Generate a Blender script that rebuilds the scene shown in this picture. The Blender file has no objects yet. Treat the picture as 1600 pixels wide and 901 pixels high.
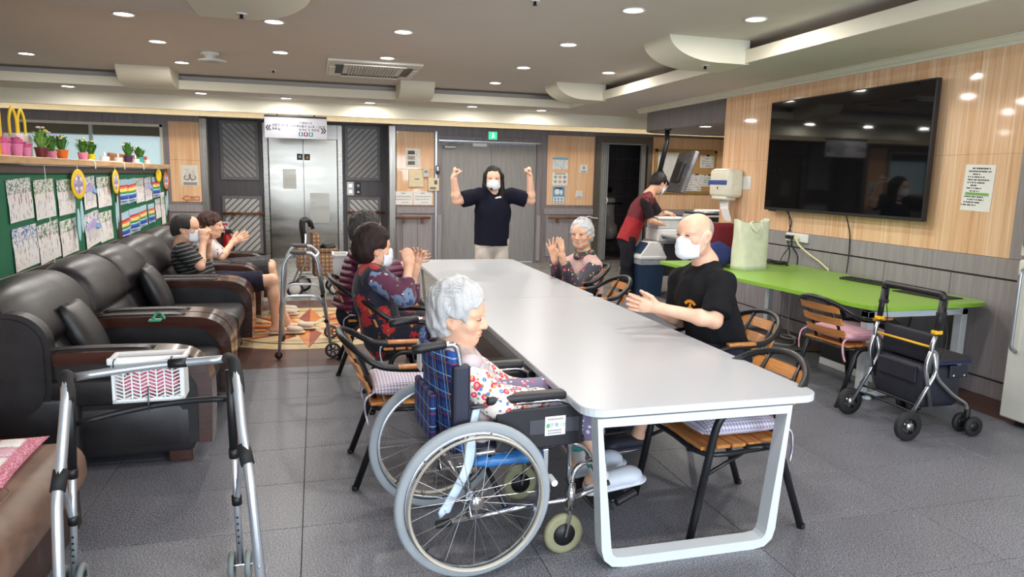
import bpy, bmesh, math, random
import numpy as np
from mathutils import Vector, Matrix
random.seed(7)
SC = bpy.context.scene
COL = SC.collection
PI = math.pi

# ------------------------------------------------------------------ camera
CAM_H = 1.55
YAW, PITCH, ROLL, FPX = 0.271905822, 0.155375, -0.0215023529, 1103.23149
def cam_axes():
    cy, sy = math.cos(YAW), math.sin(YAW)
    f = np.array([sy*math.cos(PITCH), cy*math.cos(PITCH), -math.sin(PITCH)])
    r = np.array([cy, -sy, 0.0]); d = np.cross(f, r)
    c, s = math.cos(ROLL), math.sin(ROLL)
    return c*r+s*d, -s*r+c*d, f
CR, CD, CF = cam_axes()
cam = bpy.data.cameras.new('camera'); camo = bpy.data.objects.new('camera', cam); COL.objects.link(camo)
cam.sensor_fit = 'HORIZONTAL'; cam.sensor_width = 36.0; cam.lens = FPX/1600*36.0; cam.clip_start = .05
camo.matrix_world = Matrix(((CR[0], -CD[0], -CF[0], 0), (CR[1], -CD[1], -CF[1], 0), (CR[2], -CD[2], -CF[2], CAM_H), (0, 0, 0, 1)))
SC.camera = camo
def at(x, y, X=None, Y=None, Z=None):
    """survey helper: the point of the room that lies on one known plane and shows at a pixel of the photograph"""
    d = CR*((x-800)/FPX)+CD*((y-450.5)/FPX)+CF
    if Z is not None: t = (Z-CAM_H)/d[2]
    elif Y is not None: t = Y/d[1]
    else: t = X/d[0]
    return np.array([0, 0, CAM_H])+d*t

# ------------------------------------------------------------------ world, daylight, exposure
W = bpy.data.worlds.new('world'); SC.world = W; W.use_nodes = True
nt = W.node_tree; bg = nt.nodes['Background']
bg.inputs['Color'].default_value = (.62, .76, 1.0, 1); bg.inputs['Strength'].default_value = 1.6
SC.view_settings.view_transform = 'Standard'; SC.view_settings.look = 'None'
SC.view_settings.gamma = 1.0; SC.view_settings.use_curve_mapping = False
SC.view_settings.exposure = 0.22
SC.cycles.use_denoising = True
SC.cycles.max_bounces = 8; SC.cycles.diffuse_bounces = 5; SC.cycles.glossy_bounces = 4; SC.cycles.transmission_bounces = 6
SC.cycles.sample_clamp_indirect = 6.0
def area(name, loc, target, sx, sy, power, color):
    L = bpy.data.lights.new(name, 'AREA'); L.shape = 'RECTANGLE'; L.size = sx; L.size_y = sy; L.energy = power; L.color = color
    o = bpy.data.objects.new(name, L); COL.objects.link(o); o.location = loc
    o.rotation_euler = (Vector(target)-Vector(loc)).to_track_quat('-Z', 'Y').to_euler()
    return o
# daylight in the windows of the wall behind the photographer
area('window_daylight', (-.9, -2.42, 1.45), (-.9, 5, .9), 2.3, 1.7, 110, (.78, .89, 1.0))
area('window_daylight', (2.6, -2.42, 1.45), (2.6, 5, .9), 2.6, 1.7, 170, (.78, .89, 1.0))
DOWNLIGHT_W = 15.0
DOWNLIGHT_COL = (1.0, .955, .90)

# ------------------------------------------------------------------ materials
def lin(c):
    c = c/255.0
    return c/12.92 if c <= .04045 else ((c+.055)/1.055)**2.4
def rgb(r, g, b): return (lin(r), lin(g), lin(b), 1.0)
MATS = {}
class NT:
    def __init__(s, name):
        s.m = bpy.data.materials.new(name); s.m.use_nodes = True; s.t = s.m.node_tree
        s.b = s.t.nodes['Principled BSDF']; s.out = s.t.nodes['Material Output']; MATS[name] = s.m
    def n(s, typ, **kw):
        o = s.t.nodes.new(typ)
        for k, v in kw.items():
            if k.startswith('_'): setattr(o, k[1:], v)
            else: o.inputs[k].default_value = v
        return o
    def l(s, a, b): s.t.links.new(a, b)
    def set(s, **kw):
        for k, v in kw.items(): s.b.inputs[k.replace('_', ' ')].default_value = v
    def coord(s, scale=(1, 1, 1), kind='Object', rot=(0, 0, 0)):
        tc = s.n('ShaderNodeTexCoord'); mp = s.n('ShaderNodeMapping'); mp.inputs['Scale'].default_value = scale; mp.inputs['Rotation'].default_value = rot
        if kind == 'World':
            g = s.n('ShaderNodeNewGeometry'); s.l(g.outputs['Position'], mp.inputs['Vector'])
        else: s.l(tc.outputs[kind], mp.inputs['Vector'])
        return mp.outputs['Vector']
    def noise(s, vec, scale, detail=3, rough=.5, dist=0):
        o = s.n('ShaderNodeTexNoise', Scale=scale, Detail=detail, Roughness=rough, Distortion=dist); s.l(vec, o.inputs['Vector']); return o
    def ramp(s, fac, stops, interp='LINEAR'):
        o = s.n('ShaderNodeValToRGB'); cr = o.color_ramp; cr.interpolation = interp
        while len(cr.elements) < len(stops): cr.elements.new(.5)
        for e, (p, c) in zip(cr.elements, stops): e.position = p; e.color = c
        s.l(fac, o.inputs['Fac']); return o.outputs['Color']
    def mix(s, fac, a, b, mode='MIX'):
        o = s.n('ShaderNodeMix', _data_type='RGBA', _blend_type=mode)
        for v, k in ((fac, 0), (a, 6), (b, 7)):
            if hasattr(v, 'links'): s.l(v, o.inputs[k])
            else: o.inputs[k].default_value = v
        return o.outputs[2]
    def math(s, op, a, b=0.0):
        o = s.n('ShaderNodeMath', _operation=op)
        for v, k in ((a, 0), (b, 1)):
            if hasattr(v, 'links'): s.l(v, o.inputs[k])
            else: o.inputs[k].default_value = v
        return o.outputs[0]
    def bump(s, h, strength=.3, dist=.01):
        o = s.n('ShaderNodeBump', Strength=strength, Distance=dist); s.l(h, o.inputs['Height']); s.l(o.outputs['Normal'], s.b.inputs['Normal'])
    def base(s, c): s.l(c, s.b.inputs['Base Color'])
def mat(name, col, rough=.5, metal=0.0, var=.06, scale=14.0, bump=0.0, spec=.5, coat=0.0, sheen=0.0, trans=0.0, alpha=1.0):
    """plain painted / moulded material: colour with a faint mottling and optional grain"""
    if name in MATS: return MATS[name]
    N = NT(name); c = rgb(*col)
    N.set(Roughness=rough, Metallic=metal)
    N.b.inputs['Specular IOR Level'].default_value = spec
    if coat: N.b.inputs['Coat Weight'].default_value = coat; N.b.inputs['Coat Roughness'].default_value = .08
    if sheen: N.b.inputs['Sheen Weight'].default_value = sheen
    if trans: N.b.inputs['Transmission Weight'].default_value = trans
    if alpha < 1: N.b.inputs['Alpha'].default_value = alpha
    v = N.coord(); n = N.noise(v, scale, 4)
    lo = tuple(x*(1-var) for x in c[:3])+(1,); hi = tuple(min(1, x*(1+var)) for x in c[:3])+(1,)
    N.base(N.ramp(n.outputs['Fac'], [(.3, lo), (.7, hi)]))
    if bump:
        n2 = N.noise(v, scale*8, 3); N.bump(n2.outputs['Fac'], bump, .004)
    return N.m
def emit(name, col, strength):
    N = NT(name); N.set(Roughness=.4); N.b.inputs['Base Color'].default_value = rgb(*col)
    N.b.inputs['Emission Color'].default_value = rgb(*col); N.b.inputs['Emission Strength'].default_value = strength
    return N.m

# ------------------------------------------------------------------ mesh helpers
def V(*a): return np.array(a, float)
def unit(v):
    v = np.asarray(v, float); return v/(np.linalg.norm(v)+1e-12)
def smooth_path(pts, n=6, closed=False):
    P = [np.asarray(p, float) for p in pts]; out = []
    m = len(P)
    for i in range(m if closed else m-1):
        if closed: a, b, c, d = P[(i-1) % m], P[i], P[(i+1) % m], P[(i+2) % m]
        else: a, b, c, d = P[max(i-1, 0)], P[i], P[i+1], P[min(i+2, m-1)]
        for k in range(n):
            t = k/n
            out.append(.5*((2*b)+(c-a)*t+(2*a-5*b+4*c-d)*t*t+(3*b-a-3*c+d)*t**3))
    if not closed: out.append(P[-1])
    return out
def round_path(pts, r=.05, n=4):
    """polyline with filleted corners"""
    P = [np.asarray(p, float) for p in pts]; out = [P[0]]
    for i in range(1, len(P)-1):
        a, b, c = P[i-1], P[i], P[i+1]
        la, lc = np.linalg.norm(a-b), np.linalg.norm(c-b); q = min(r, la*.49, lc*.49)
        p0 = b+(a-b)/la*q; p1 = b+(c-b)/lc*q
        for k in range(n+1):
            t = k/n; out.append((1-t)**2*p0+2*t*(1-t)*b+t*t*p1)
    out.append(P[-1]); return out
class MB:
    def __init__(s): s.v = []; s.f = []
    def add(s, vs, fs):
        k = len(s.v); s.v.extend([tuple(map(float, p)) for p in vs]); s.f.extend([tuple(i+k for i in f) for f in fs]); return s
    def box(s, x0, x1, y0, y1, z0, z1, ch=0.0):
        if ch <= 0:
            vs = [(x0, y0, z0), (x1, y0, z0), (x1, y1, z0), (x0, y1, z0), (x0, y0, z1), (x1, y0, z1), (x1, y1, z1), (x0, y1, z1)]
            return s.add(vs, [(0, 3, 2, 1), (4, 5, 6, 7), (0, 1, 5, 4), (1, 2, 6, 5), (2, 3, 7, 6), (3, 0, 4, 7)])
        ch = min(ch, (x1-x0)*.49, (y1-y0)*.49, (z1-z0)*.49)
        c = V((x0+x1)/2, (y0+y1)/2, (z0+z1)/2); h = V((x1-x0)/2, (y1-y0)/2, (z1-z0)/2)
        vs = []; idx = {}
        for sx in (-1, 1):
            for sy in (-1, 1):
                for sz in (-1, 1):
                    for ax in range(3):
                        p = h-ch; p[ax] = h[ax]; idx[(sx, sy, sz, ax)] = len(vs); vs.append(c+p*V(sx, sy, sz))
        fs = []
        for ax in range(3):
            o = [i for i in range(3) if i != ax]
            for sg in (-1, 1):
                q = []
                for a, b in ((-1, -1), (1, -1), (1, 1), (-1, 1)):
                    k = [0, 0, 0]; k[ax] = sg; k[o[0]] = a; k[o[1]] = b; q.append(idx[(k[0], k[1], k[2], ax)])
                flip = (sg > 0) != (ax == 1)
                fs.append(tuple(q if flip else q[::-1]))
        for ax in range(3):
            o = [i for i in range(3) if i != ax]
            for a in (-1, 1):
                for b in (-1, 1):
                    k0 = [0, 0, 0]; k0[ax] = -1; k0[o[0]] = a; k0[o[1]] = b; k1 = list(k0); k1[ax] = 1
                    fs.append((idx[(*k0, o[0])], idx[(*k1, o[0])], idx[(*k1, o[1])], idx[(*k0, o[1])]))
        for sx in (-1, 1):
            for sy in (-1, 1):
                for sz in (-1, 1): fs.append(tuple(idx[(sx, sy, sz, a)] for a in range(3)))
        return s.add(vs, fs)
    def rbox(s, x0, x1, y0, y1, z0, z1, r=.02, seg=3):
        """box with rounded edges"""
        h = V((x1-x0)/2, (y1-y0)/2, (z1-z0)/2); c = V((x0+x1)/2, (y0+y1)/2, (z0+z1)/2); r = min(r, *(h*.98))
        bm = bmesh.new(); bmesh.ops.create_cube(bm, size=1.0)
        for v in bm.verts: v.co = Vector((v.co.x*2*h[0]+c[0], v.co.y*2*h[1]+c[1], v.co.z*2*h[2]+c[2]))
        bmesh.ops.bevel(bm, geom=bm.edges[:], offset=r, segments=seg, profile=.5, affect='EDGES')
        bm.verts.index_update()
        s.add([v.co for v in bm.verts], [[v.index for v in f.verts] for f in bm.faces]); bm.free(); return s
    def tube(s, pts, r, n=8, caps=True, closed=False, flat=None):
        P = [np.asarray(p, float) for p in pts]; m = len(P)
        rs = r if hasattr(r, '__len__') else [r]*m
        T = []
        for i in range(m):
            a = P[(i-1) % m] if closed else P[max(i-1, 0)]; b = P[(i+1) % m] if closed else P[min(i+1, m-1)]
            T.append(unit(b-a))
        u = np.cross(T[0], V(0, 0, 1))
        if np.linalg.norm(u) < .05: u = np.cross(T[0], V(0, 1, 0))
        u = unit(u); vs = []
        for i in range(m):
            u = unit(u-T[i]*np.dot(u, T[i])); w = np.cross(T[i], u)
            for k in range(n):
                a = 2*PI*k/n
                vs.append(P[i]+(u*math.cos(a)*(flat or 1)+w*math.sin(a))*rs[i])
        fs = []
        for i in range(m if closed else m-1):
            j = (i+1) % m
            for k in range(n): fs.append((i*n+k, i*n+(k+1) % n, j*n+(k+1) % n, j*n+k))
        if caps and not closed: fs.append(tuple(range(n-1, -1, -1))); fs.append(tuple((m-1)*n+k for k in range(n)))
        return s.add(vs, fs)
    def cyl(s, a, b, r, n=16, r2=None): return s.tube([a, b], [r, r if r2 is None else r2], n)
    def lathe(s, prof, c=(0, 0, 0), n=24, axis='z'):
        """profile of (radius, height) turned about an axis"""
        vs = []; m = len(prof)
        for (r, z) in prof:
            for k in range(n):
                a = 2*PI*k/n; x, y = r*math.cos(a), r*math.sin(a)
                p = (x, y, z) if axis == 'z' else ((z, x, y) if axis == 'x' else (y, z, x))
                vs.append(V(*p)+V(*c))
        fs = []
        for i in range(m-1):
            for k in range(n): fs.append((i*n+k, i*n+(k+1) % n, (i+1)*n+(k+1) % n, (i+1)*n+k))
        if tuple(prof[0]) == tuple(prof[-1]): return s.add(vs, fs)
        if prof[0][0] > 1e-6: fs.append(tuple(range(n-1, -1, -1)))
        if prof[-1][0] > 1e-6: fs.append(tuple((m-1)*n+k for k in range(n)))
        return s.add(vs, fs)
    def prism(s, poly, t0, t1, plane='xy'):
        """outline extruded between two heights; plane xy (along z), xz (along y) or yz (along x)"""
        def q(p, t): return {'xy': (p[0], p[1], t), 'xz': (p[0], t, p[1]), 'yz': (t, p[0], p[1])}[plane]
        n = len(poly); vs = [q(p, t0) for p in poly]+[q(p, t1) for p in poly]
        A = sum(poly[i][0]*poly[(i+1) % n][1]-poly[(i+1) % n][0]*poly[i][1] for i in range(n))
        fs = [tuple(range(n-1, -1, -1)), tuple(range(n, 2*n))]+[(i, (i+1) % n, n+(i+1) % n, n+i) for i in range(n)]
        if (A < 0) != (plane == 'xz'): fs = [f[::-1] for f in fs]
        return s.add(vs, fs)
    def ell(s, c, r, n=12, m=8, rot=None):
        vs = [V(0, 0, -1)]
        for i in range(1, m):
            t = -PI/2+PI*i/m
            for k in range(n): vs.append(V(math.cos(t)*math.cos(2*PI*k/n), math.cos(t)*math.sin(2*PI*k/n), math.sin(t)))
        vs.append(V(0, 0, 1)); R = np.eye(3) if rot is None else np.asarray(rot)
        vs = [V(*c)+R@(p*V(*r)) for p in vs]; fs = []
        for k in range(n): fs.append((0, 1+(k+1) % n, 1+k))
        for i in range(m-2):
            for k in range(n): a = 1+i*n; fs.append((a+k, a+(k+1) % n, a+n+(k+1) % n, a+n+k))
        L = len(vs)-1; a = 1+(m-2)*n
        for k in range(n): fs.append((a+k, a+(k+1) % n, L))
        return s.add(vs, fs)
    def pillow(s, w, d, h, c=(0, 0, 0), n=14, p=3.0, pinch=.06, wob=0.0, seed=1):
        rnd = random.Random(seed); ph = [rnd.uniform(0, 6.28) for _ in range(4)]
        vs = []; idx = {}
        for side in (1, -1):
            for i in range(n+1):
                for j in range(n+1):
                    x = -1+2*i/n; y = -1+2*j/n
                    edge = i in (0, n) or j in (0, n)
                    if side < 0 and edge: idx[(side, i, j)] = idx[(1, i, j)]; continue
                    sx = x*(1-pinch*(1-abs(y)**2.0)*abs(x)**3); sy = y*(1-pinch*(1-abs(x)**2.0)*abs(y)**3)
                    z = ((1-abs(x)**p)*(1-abs(y)**p))**.5*h/2
                    if wob: z += wob*(math.sin(5*x+ph[0])*math.sin(4*y+ph[1])+.5*math.sin(9*x+7*y+ph[2]))*(1-x*x)*(1-y*y)
                    idx[(side, i, j)] = len(vs); vs.append((c[0]+sx*w/2, c[1]+sy*d/2, c[2]+z*side))
        fs = []
        for side in (1, -1):
            for i in range(n):
                for j in range(n):
                    q = (idx[(side, i, j)], idx[(side, i+1, j)], idx[(side, i+1, j+1)], idx[(side, i, j+1)])
                    fs.append(q if side > 0 else q[::-1])
        return s.add(vs, fs)
    def xform(s, R=None, t=(0, 0, 0), start=0):
        R = np.eye(3) if R is None else np.asarray(R, float)
        for i in range(start, len(s.v)): s.v[i] = tuple(R@np.array(s.v[i])+np.asarray(t, float))
        return s
    def mesh(s, name, m=None, smooth=False):
        me = bpy.data.meshes.new(name); me.from_pydata(s.v, [], s.f); me.update()
        if m: me.materials.append(m)
        if smooth is True: me.shade_smooth()
        elif smooth:
            me.shade_smooth(); me.set_sharp_from_angle(angle=math.radians(smooth))
        return me
    def build(s, name, m, parent=None, smooth=False):
        o = bpy.data.objects.new(name, s.mesh(name, m, smooth)); COL.objects.link(o)
        if parent: o.parent = parent
        return o
def tag(o, label=None, cat=None, group=None, kind=None):
    if label: o['label'] = label
    if cat: o['category'] = cat
    if group: o['group'] = group
    if kind: o['kind'] = kind
    return o
def thing(name, label, cat, loc=(0, 0, 0), rz=0.0, group=None):
    o = bpy.data.objects.new(name, None); COL.objects.link(o); o.empty_display_size = .1
    o.location = tuple(map(float, loc)); o.rotation_euler = (0, 0, rz)
    return tag(o, label, cat, group)
def struct(name, mb, m, parent=None, smooth=False):
    o = mb.build(name, m, parent, smooth)
    if parent is None: o['kind'] = 'structure'
    return o
def dup(root, loc=None, rz=None, label=None):
    """a copy of a thing with copies of its parts and sub-parts (shared meshes)"""
    def cp(o, par):
        c = o.copy(); COL.objects.link(c); c.parent = par
        for ch in [x for x in COL.objects if x.parent == o]: cp(ch, c)
        return c
    r = cp(root, None)
    if loc is not None: r.location = tuple(map(float, loc))
    if rz is not None: r.rotation_euler = (0, 0, rz)
    if label: r['label'] = label
    return r
def share(name, me, parent, loc=(0, 0, 0), rot=(0, 0, 0), scale=(1, 1, 1)):
    o = bpy.data.objects.new(name, me); COL.objects.link(o); o.parent = parent; o.location = tuple(map(float, loc)); o.rotation_euler = rot; o.scale = scale
    return o
FACING = {'back': (V(1, 0, 0), V(0, 0, 1)), 'right': (V(0, -1, 0), V(0, 0, 1)), 'left': (V(0, 1, 0), V(0, 0, 1)), 'up': (V(1, 0, 0), V(0, 1, 0)), 'down': (V(1, 0, 0), V(0, -1, 0)), 'front': (V(-1, 0, 0), V(0, 0, 1))}
def hang(o, loc, wall, tilt=0.0):
    """put an object built flat in its own xy plane (z outwards) on a wall"""
    u, v = FACING[wall] if isinstance(wall, str) else wall
    u, v = np.array(u, float), np.array(v, float)
    if tilt: c, s_ = math.cos(tilt), math.sin(tilt); u, v = c*u+s_*v, -s_*u+c*v
    n = np.cross(u, v)
    o.matrix_world = Matrix(((u[0], v[0], n[0], loc[0]), (u[1], v[1], n[1], loc[1]), (u[2], v[2], n[2], loc[2]), (0, 0, 0, 1)))
    return o
def text(body, size, m, parent, x=0, y=0, z=.002, align='CENTER', name='lettering', sx=1.0, rot=0.0, bold=0.0):
    cu = bpy.data.curves.new('lettering', 'FONT'); cu.body = body; cu.size = size; cu.align_x = align; cu.align_y = 'CENTER'; cu.resolution_u = 2; cu.offset = bold
    t = bpy.data.objects.new('lettering', cu); COL.objects.link(t)
    me = bpy.data.meshes.new_from_object(t)
    bpy.data.objects.remove(t); bpy.data.curves.remove(cu)
    me.materials.clear(); me.materials.append(m)
    o = bpy.data.objects.new(name, me); COL.objects.link(o); o.parent = parent; o.location = (x, y, z); o.scale = (sx, 1, 1); o.rotation_euler = (0, 0, rot)
    return o
# ------------------------------------------------------------------ surface materials
def m_travertine():
    N = NT('travertine_tile'); v = N.coord((1, 1, 1), 'World')
    mp = N.n('ShaderNodeMapping'); mp.inputs['Scale'].default_value = (46, 46, .9); N.l(v, mp.inputs['Vector'])
    a = N.noise(mp.outputs['Vector'], 1.0, 5, .62, .25)
    mp2 = N.n('ShaderNodeMapping'); mp2.inputs['Scale'].default_value = (9, 9, .35); N.l(v, mp2.inputs['Vector'])
    b = N.noise(mp2.outputs['Vector'], 1.0, 3, .5, .3)
    c1 = N.ramp(a.outputs['Fac'], [(.28, rgb(206, 164, 130)), (.45, rgb(230, 194, 160)), (.58, rgb(236, 204, 172)), (.72, rgb(248, 232, 210))])
    c2 = N.ramp(b.outputs['Fac'], [(.3, rgb(236, 204, 172)), (.7, rgb(255, 249, 240))])
    N.base(N.mix(.55, c1, c2, 'MULTIPLY'))
    N.set(Roughness=.06); N.b.inputs['Specular IOR Level'].default_value = .4
    return N.m
def m_grey_board(name, col):
    N = NT(name); v = N.coord((34, 34, 2.0), 'World'); a = N.noise(v, 1.0, 4, .6)
    c = rgb(*col); N.base(N.ramp(a.outputs['Fac'], [(.3, tuple(x*.82 for x in c[:3])+(1,)), (.7, tuple(x*1.14 for x in c[:3])+(1,))]))
    N.set(Roughness=.42); N.bump(a.outputs['Fac'], .06, .003); return N.m
def m_floor_tile(name, col, ang):
    N = NT(name); v = N.coord((1, 1, 1), 'World', (0, 0, ang))
    f = N.noise(v, 150, 3, .75); g = N.noise(v, 2.2, 3)
    mp = N.n('ShaderNodeMapping'); mp.inputs['Scale'].default_value = (26, 150, 1); N.l(v, mp.inputs['Vector']); st = N.noise(mp.outputs['Vector'], 1.0, 3, .6)
    c = rgb(*col)
    c1 = N.ramp(f.outputs['Fac'], [(.36, tuple(x*.22 for x in c[:3])+(1,)), (.5, c), (.64, tuple(x*2.3 for x in c[:3])+(1,))])
    c2 = N.ramp(g.outputs['Fac'], [(.3, (.86, .86, .86, 1)), (.7, (1, 1, 1, 1))])
    c3 = N.ramp(st.outputs['Fac'], [(.35, (.75, .75, .76, 1)), (.65, (1, 1, 1, 1))])
    N.base(N.mix(1.0, N.mix(1.0, c1, c2, 'MULTIPLY'), c3, 'MULTIPLY'))
    N.set(Roughness=.36); N.b.inputs['Specular IOR Level'].default_value = .5
    N.bump(st.outputs['Fac'], .12, .002); return N.m
def m_plain_tile(name, col, rough=.35, sc=3.0):
    N = NT(name); v = N.coord((1, 1, 1), 'World'); a = N.noise(v, sc, 4, .6); b = N.noise(v, 120, 2)
    c = rgb(*col); c1 = N.ramp(a.outputs['Fac'], [(.3, tuple(x*.8 for x in c[:3])+(1,)), (.7, tuple(x*1.15 for x in c[:3])+(1,))])
    c2 = N.ramp(b.outputs['Fac'], [(.3, (.85, .85, .85, 1)), (.7, (1, 1, 1, 1))]); N.base(N.mix(1.0, c1, c2, 'MULTIPLY'))
    N.set(Roughness=rough); return N.m
def m_steel(name='brushed_steel', col=(158, 154, 147), rough=.28, axis=(2, 2, 90)):
    N = NT(name); v = N.coord(axis, 'World'); a = N.noise(v, 1.0, 4, .6)
    c = rgb(*col); N.base(N.ramp(a.outputs['Fac'], [(.3, tuple(x*.86 for x in c[:3])+(1,)), (.7, c)]))
    N.set(Metallic=1.0); r = N.ramp(a.outputs['Fac'], [(.3, (rough*.8,)*3+(1,)), (.7, (rough*1.3,)*3+(1,))]); N.l(r, N.b.inputs['Roughness']); return N.m
def m_wood(name, col, scale=(3, 30, 30), rough=.4, coat=0.0, dark=.62):
    N = NT(name); v = N.coord(scale, 'Object'); a = N.noise(v, 1.0, 5, .62, .8)
    c = rgb(*col); N.base(N.ramp(a.outputs['Fac'], [(.3, tuple(x*dark for x in c[:3])+(1,)), (.55, c), (.75, tuple(min(1, x*1.2) for x in c[:3])+(1,))]))
    N.set(Roughness=rough); N.bump(a.outputs['Fac'], .05, .002)
    if coat: N.b.inputs['Coat Weight'].default_value = coat; N.b.inputs['Coat Roughness'].default_value = .1
    return N.m
TRAV = m_travertine()
GREY = m_grey_board('grey_panelling', (150, 144, 147)); GREYD = m_grey_board('dark_grey_panelling', (80, 75, 79)); GREYM = m_grey_board('mid_grey_frame', (128, 122, 125))
TILE_A = m_floor_tile('floor_tile_grey', (118, 119, 126), 0.0); TILE_B = m_floor_tile('floor_tile_grey_turned', (115, 116, 123), PI/2)
GROUT = mat('floor_bed', (56, 54, 55), .8)
BROWN_TILE = m_plain_tile('floor_tile_brown', (88, 60, 52), .4); LOBBY_TILE = m_plain_tile('floor_tile_lobby', (140, 139, 134), .22)
PAINT = mat('ceiling_paint', (208, 200, 190), .75, var=.015, scale=3); PAINT_C = mat('cream_paint', (222, 217, 198), .7, var=.015, scale=3)
STEEL = m_steel(); CHROME = mat('chrome', (215, 215, 217), .12, 1.0, .02); ALU = mat('aluminium', (186, 190, 194), .3, 1.0, .05, 30)
BLACKP = mat('black_plastic', (22, 22, 24), .45, var=.1); WHITEP = mat('white_plastic', (225, 226, 224), .4, var=.02); PAPER = mat('paper_white', (232, 232, 230), .8, var=.02)
INK = mat('ink_black', (28, 28, 32), .7); INKG = mat('ink_grey', (120, 122, 128), .7)
WOODRAIL = m_wood('handrail_wood', (120, 72, 44), (30, 30, 30), .35)
GOLDWOOD = m_wood('light_wood', (203, 158, 108), (2.5, 40, 40), .45)
XR, YB, YA = 4.85, 12.6, 13.5          # right wall, back wall, lift alcove

# ------------------------------------------------------------------ floor
fl = struct('floor', MB().box(-5.2, 8.0, -2.5, 14.0, -.12, -.006), GROUT)
TX, TY = .952, .4775; X0, Y0 = -.087, 3.067
SQ0, SQ1, SY0, SY1 = -1.75, 1.56, Y0+6*TY-.1225, 8.97           # square with the inlaid star
tile_me = MB().box(0, TX-.0028, 0, TY-.0028, -.006, 0, .0012).mesh('tile', TILE_A); tile_mb = tile_me.copy(); tile_mb.materials.clear(); tile_mb.materials.append(TILE_B)
lob_me = MB().box(0, .596, 0, .596, -.006, 0, .0015).mesh('tile', LOBBY_TILE)
for j in range(-11, 7):
    for i in range(-6, 6):
        x, y = X0+i*TX, Y0+j*TY
        if x > 4.4: continue
        if j == 6: continue
        if j == 5:
            o = MB().box(.002, TX-.002, .002, SY0-y-.002, -.006, 0).build('tile', TILE_A, fl); o.location = (x, y, 0); continue
        share('tile', tile_me if (i*7+j*3+(i*j) % 5) % 3 else tile_mb, fl, (x+.002, y+.002, 0))
for (a, b, c, d) in ((-5.2, SQ0, SY0, SY1), (SQ1, 4.45, SY0, SY1)):
    y = c
    while y < d-.05:
        x = a
        while x < b-.02:
            w, h = min(TX, b-x), min(TY, d-y)
            if w > TX-.01 and h > TY-.01: share('tile', tile_me, fl, (x+.002, y+.002, 0))
            else: o = MB().box(.002, w-.002, .002, h-.002, -.006, 0).build('tile', TILE_A, fl); o.location = (x, y, 0)
            x += TX
        y += TY
struct('floor_border', MB().box(4.45, XR, -2.5, 7.8, -.006, .0005), BROWN_TILE)
MEDC = (-.085, 7.42)
bx = (SQ1-SQ0)/4; by = (SY1-SY0)/4
for i in range(4):
    for j in range(4):
        MB().box(SQ0+i*bx+.002, SQ0+(i+1)*bx-.002, SY0+j*by+.002, SY0+(j+1)*by-.002, -.006, -.0005).build('brown_tile', BROWN_TILE, fl)
y = SY1
while y < YA+.3:
    x = -4.9
    while x < 7.9:
        share('tile', lob_me, fl, (x+.002, y+.002, 0)); x += .6
    y += .6
# medallion: rings and star points, each a thin inlay
INL = {'cream': m_plain_tile('inlay_cream', (196, 172, 128), .4, 6), 'rust': m_plain_tile('inlay_rust', (140, 62, 34), .4, 6), 'orange': m_plain_tile('inlay_orange', (198, 118, 52), .4, 6), 'dark': m_plain_tile('inlay_dark', (62, 58, 52), .4, 6), 'beige': m_plain_tile('inlay_beige', (214, 192, 150), .4, 6)}
med = thing('floor_medallion', 'round inlaid star medallion in cream, orange and rust set in the floor', 'floor inlay', (MEDC[0], MEDC[1], 0))
def ring(r0, r1, z, m, nm='ring', n=72):
    vs = []; fs = []
    for k in range(n):
        a = 2*PI*k/n; vs += [(r0*math.cos(a), r0*math.sin(a), z), (r1*math.cos(a), r1*math.sin(a), z), (r1*math.cos(a), r1*math.sin(a), z-.003), (r0*math.cos(a), r0*math.sin(a), z-.003)]
    for k in range(n):
        a, b = 4*k, 4*((k+1) % n); fs += [(a, a+1, b+1, b), (a+1, a+2, b+2, b+1), (a, b, b+3, a+3)]
    return MB().add(vs, fs).build(nm, m, med)
ring(.0005, 1.02, .0022, INL['cream'], 'disc'); ring(.80, .83, .0034, INL['dark']); ring(.42, .44, .0034, INL['dark']); ring(.44, .58, .0028, INL['beige'])
for k in range(16):
    a = 2*PI*k/16; big = k % 2 == 0; R1 = .98 if k % 4 == 0 else (.84 if big else .74)
    rb, hw, ri = (.40, .30, .10) if big else (.50, .15, .40)
    for sg, mm in ((1, 'rust'), (-1, 'orange')):
        tip = (R1*math.cos(a), R1*math.sin(a)); c0 = (ri*math.cos(a), ri*math.sin(a)); w = (rb*math.cos(a+sg*hw), rb*math.sin(a+sg*hw))
        pts = [c0, w, tip]; MB().prism(pts if sg < 0 else pts[::-1], .002, .0046 if big else .004).build('star_point', INL[mm], med)
ring(.0005, .2, .0052, INL['beige'], 'disc'); ring(.0005, .06, .006, INL['dark'], 'disc')
for k in range(8):
    a = 2*PI*k/8
    MB().prism([(.04*math.cos(a-.4), .04*math.sin(a-.4)), (.19*math.cos(a), .19*math.sin(a)), (.04*math.cos(a+.4), .04*math.sin(a+.4))], .005, .0066).build('star_point', INL['rust' if k % 2 else 'orange'], med)

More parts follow.
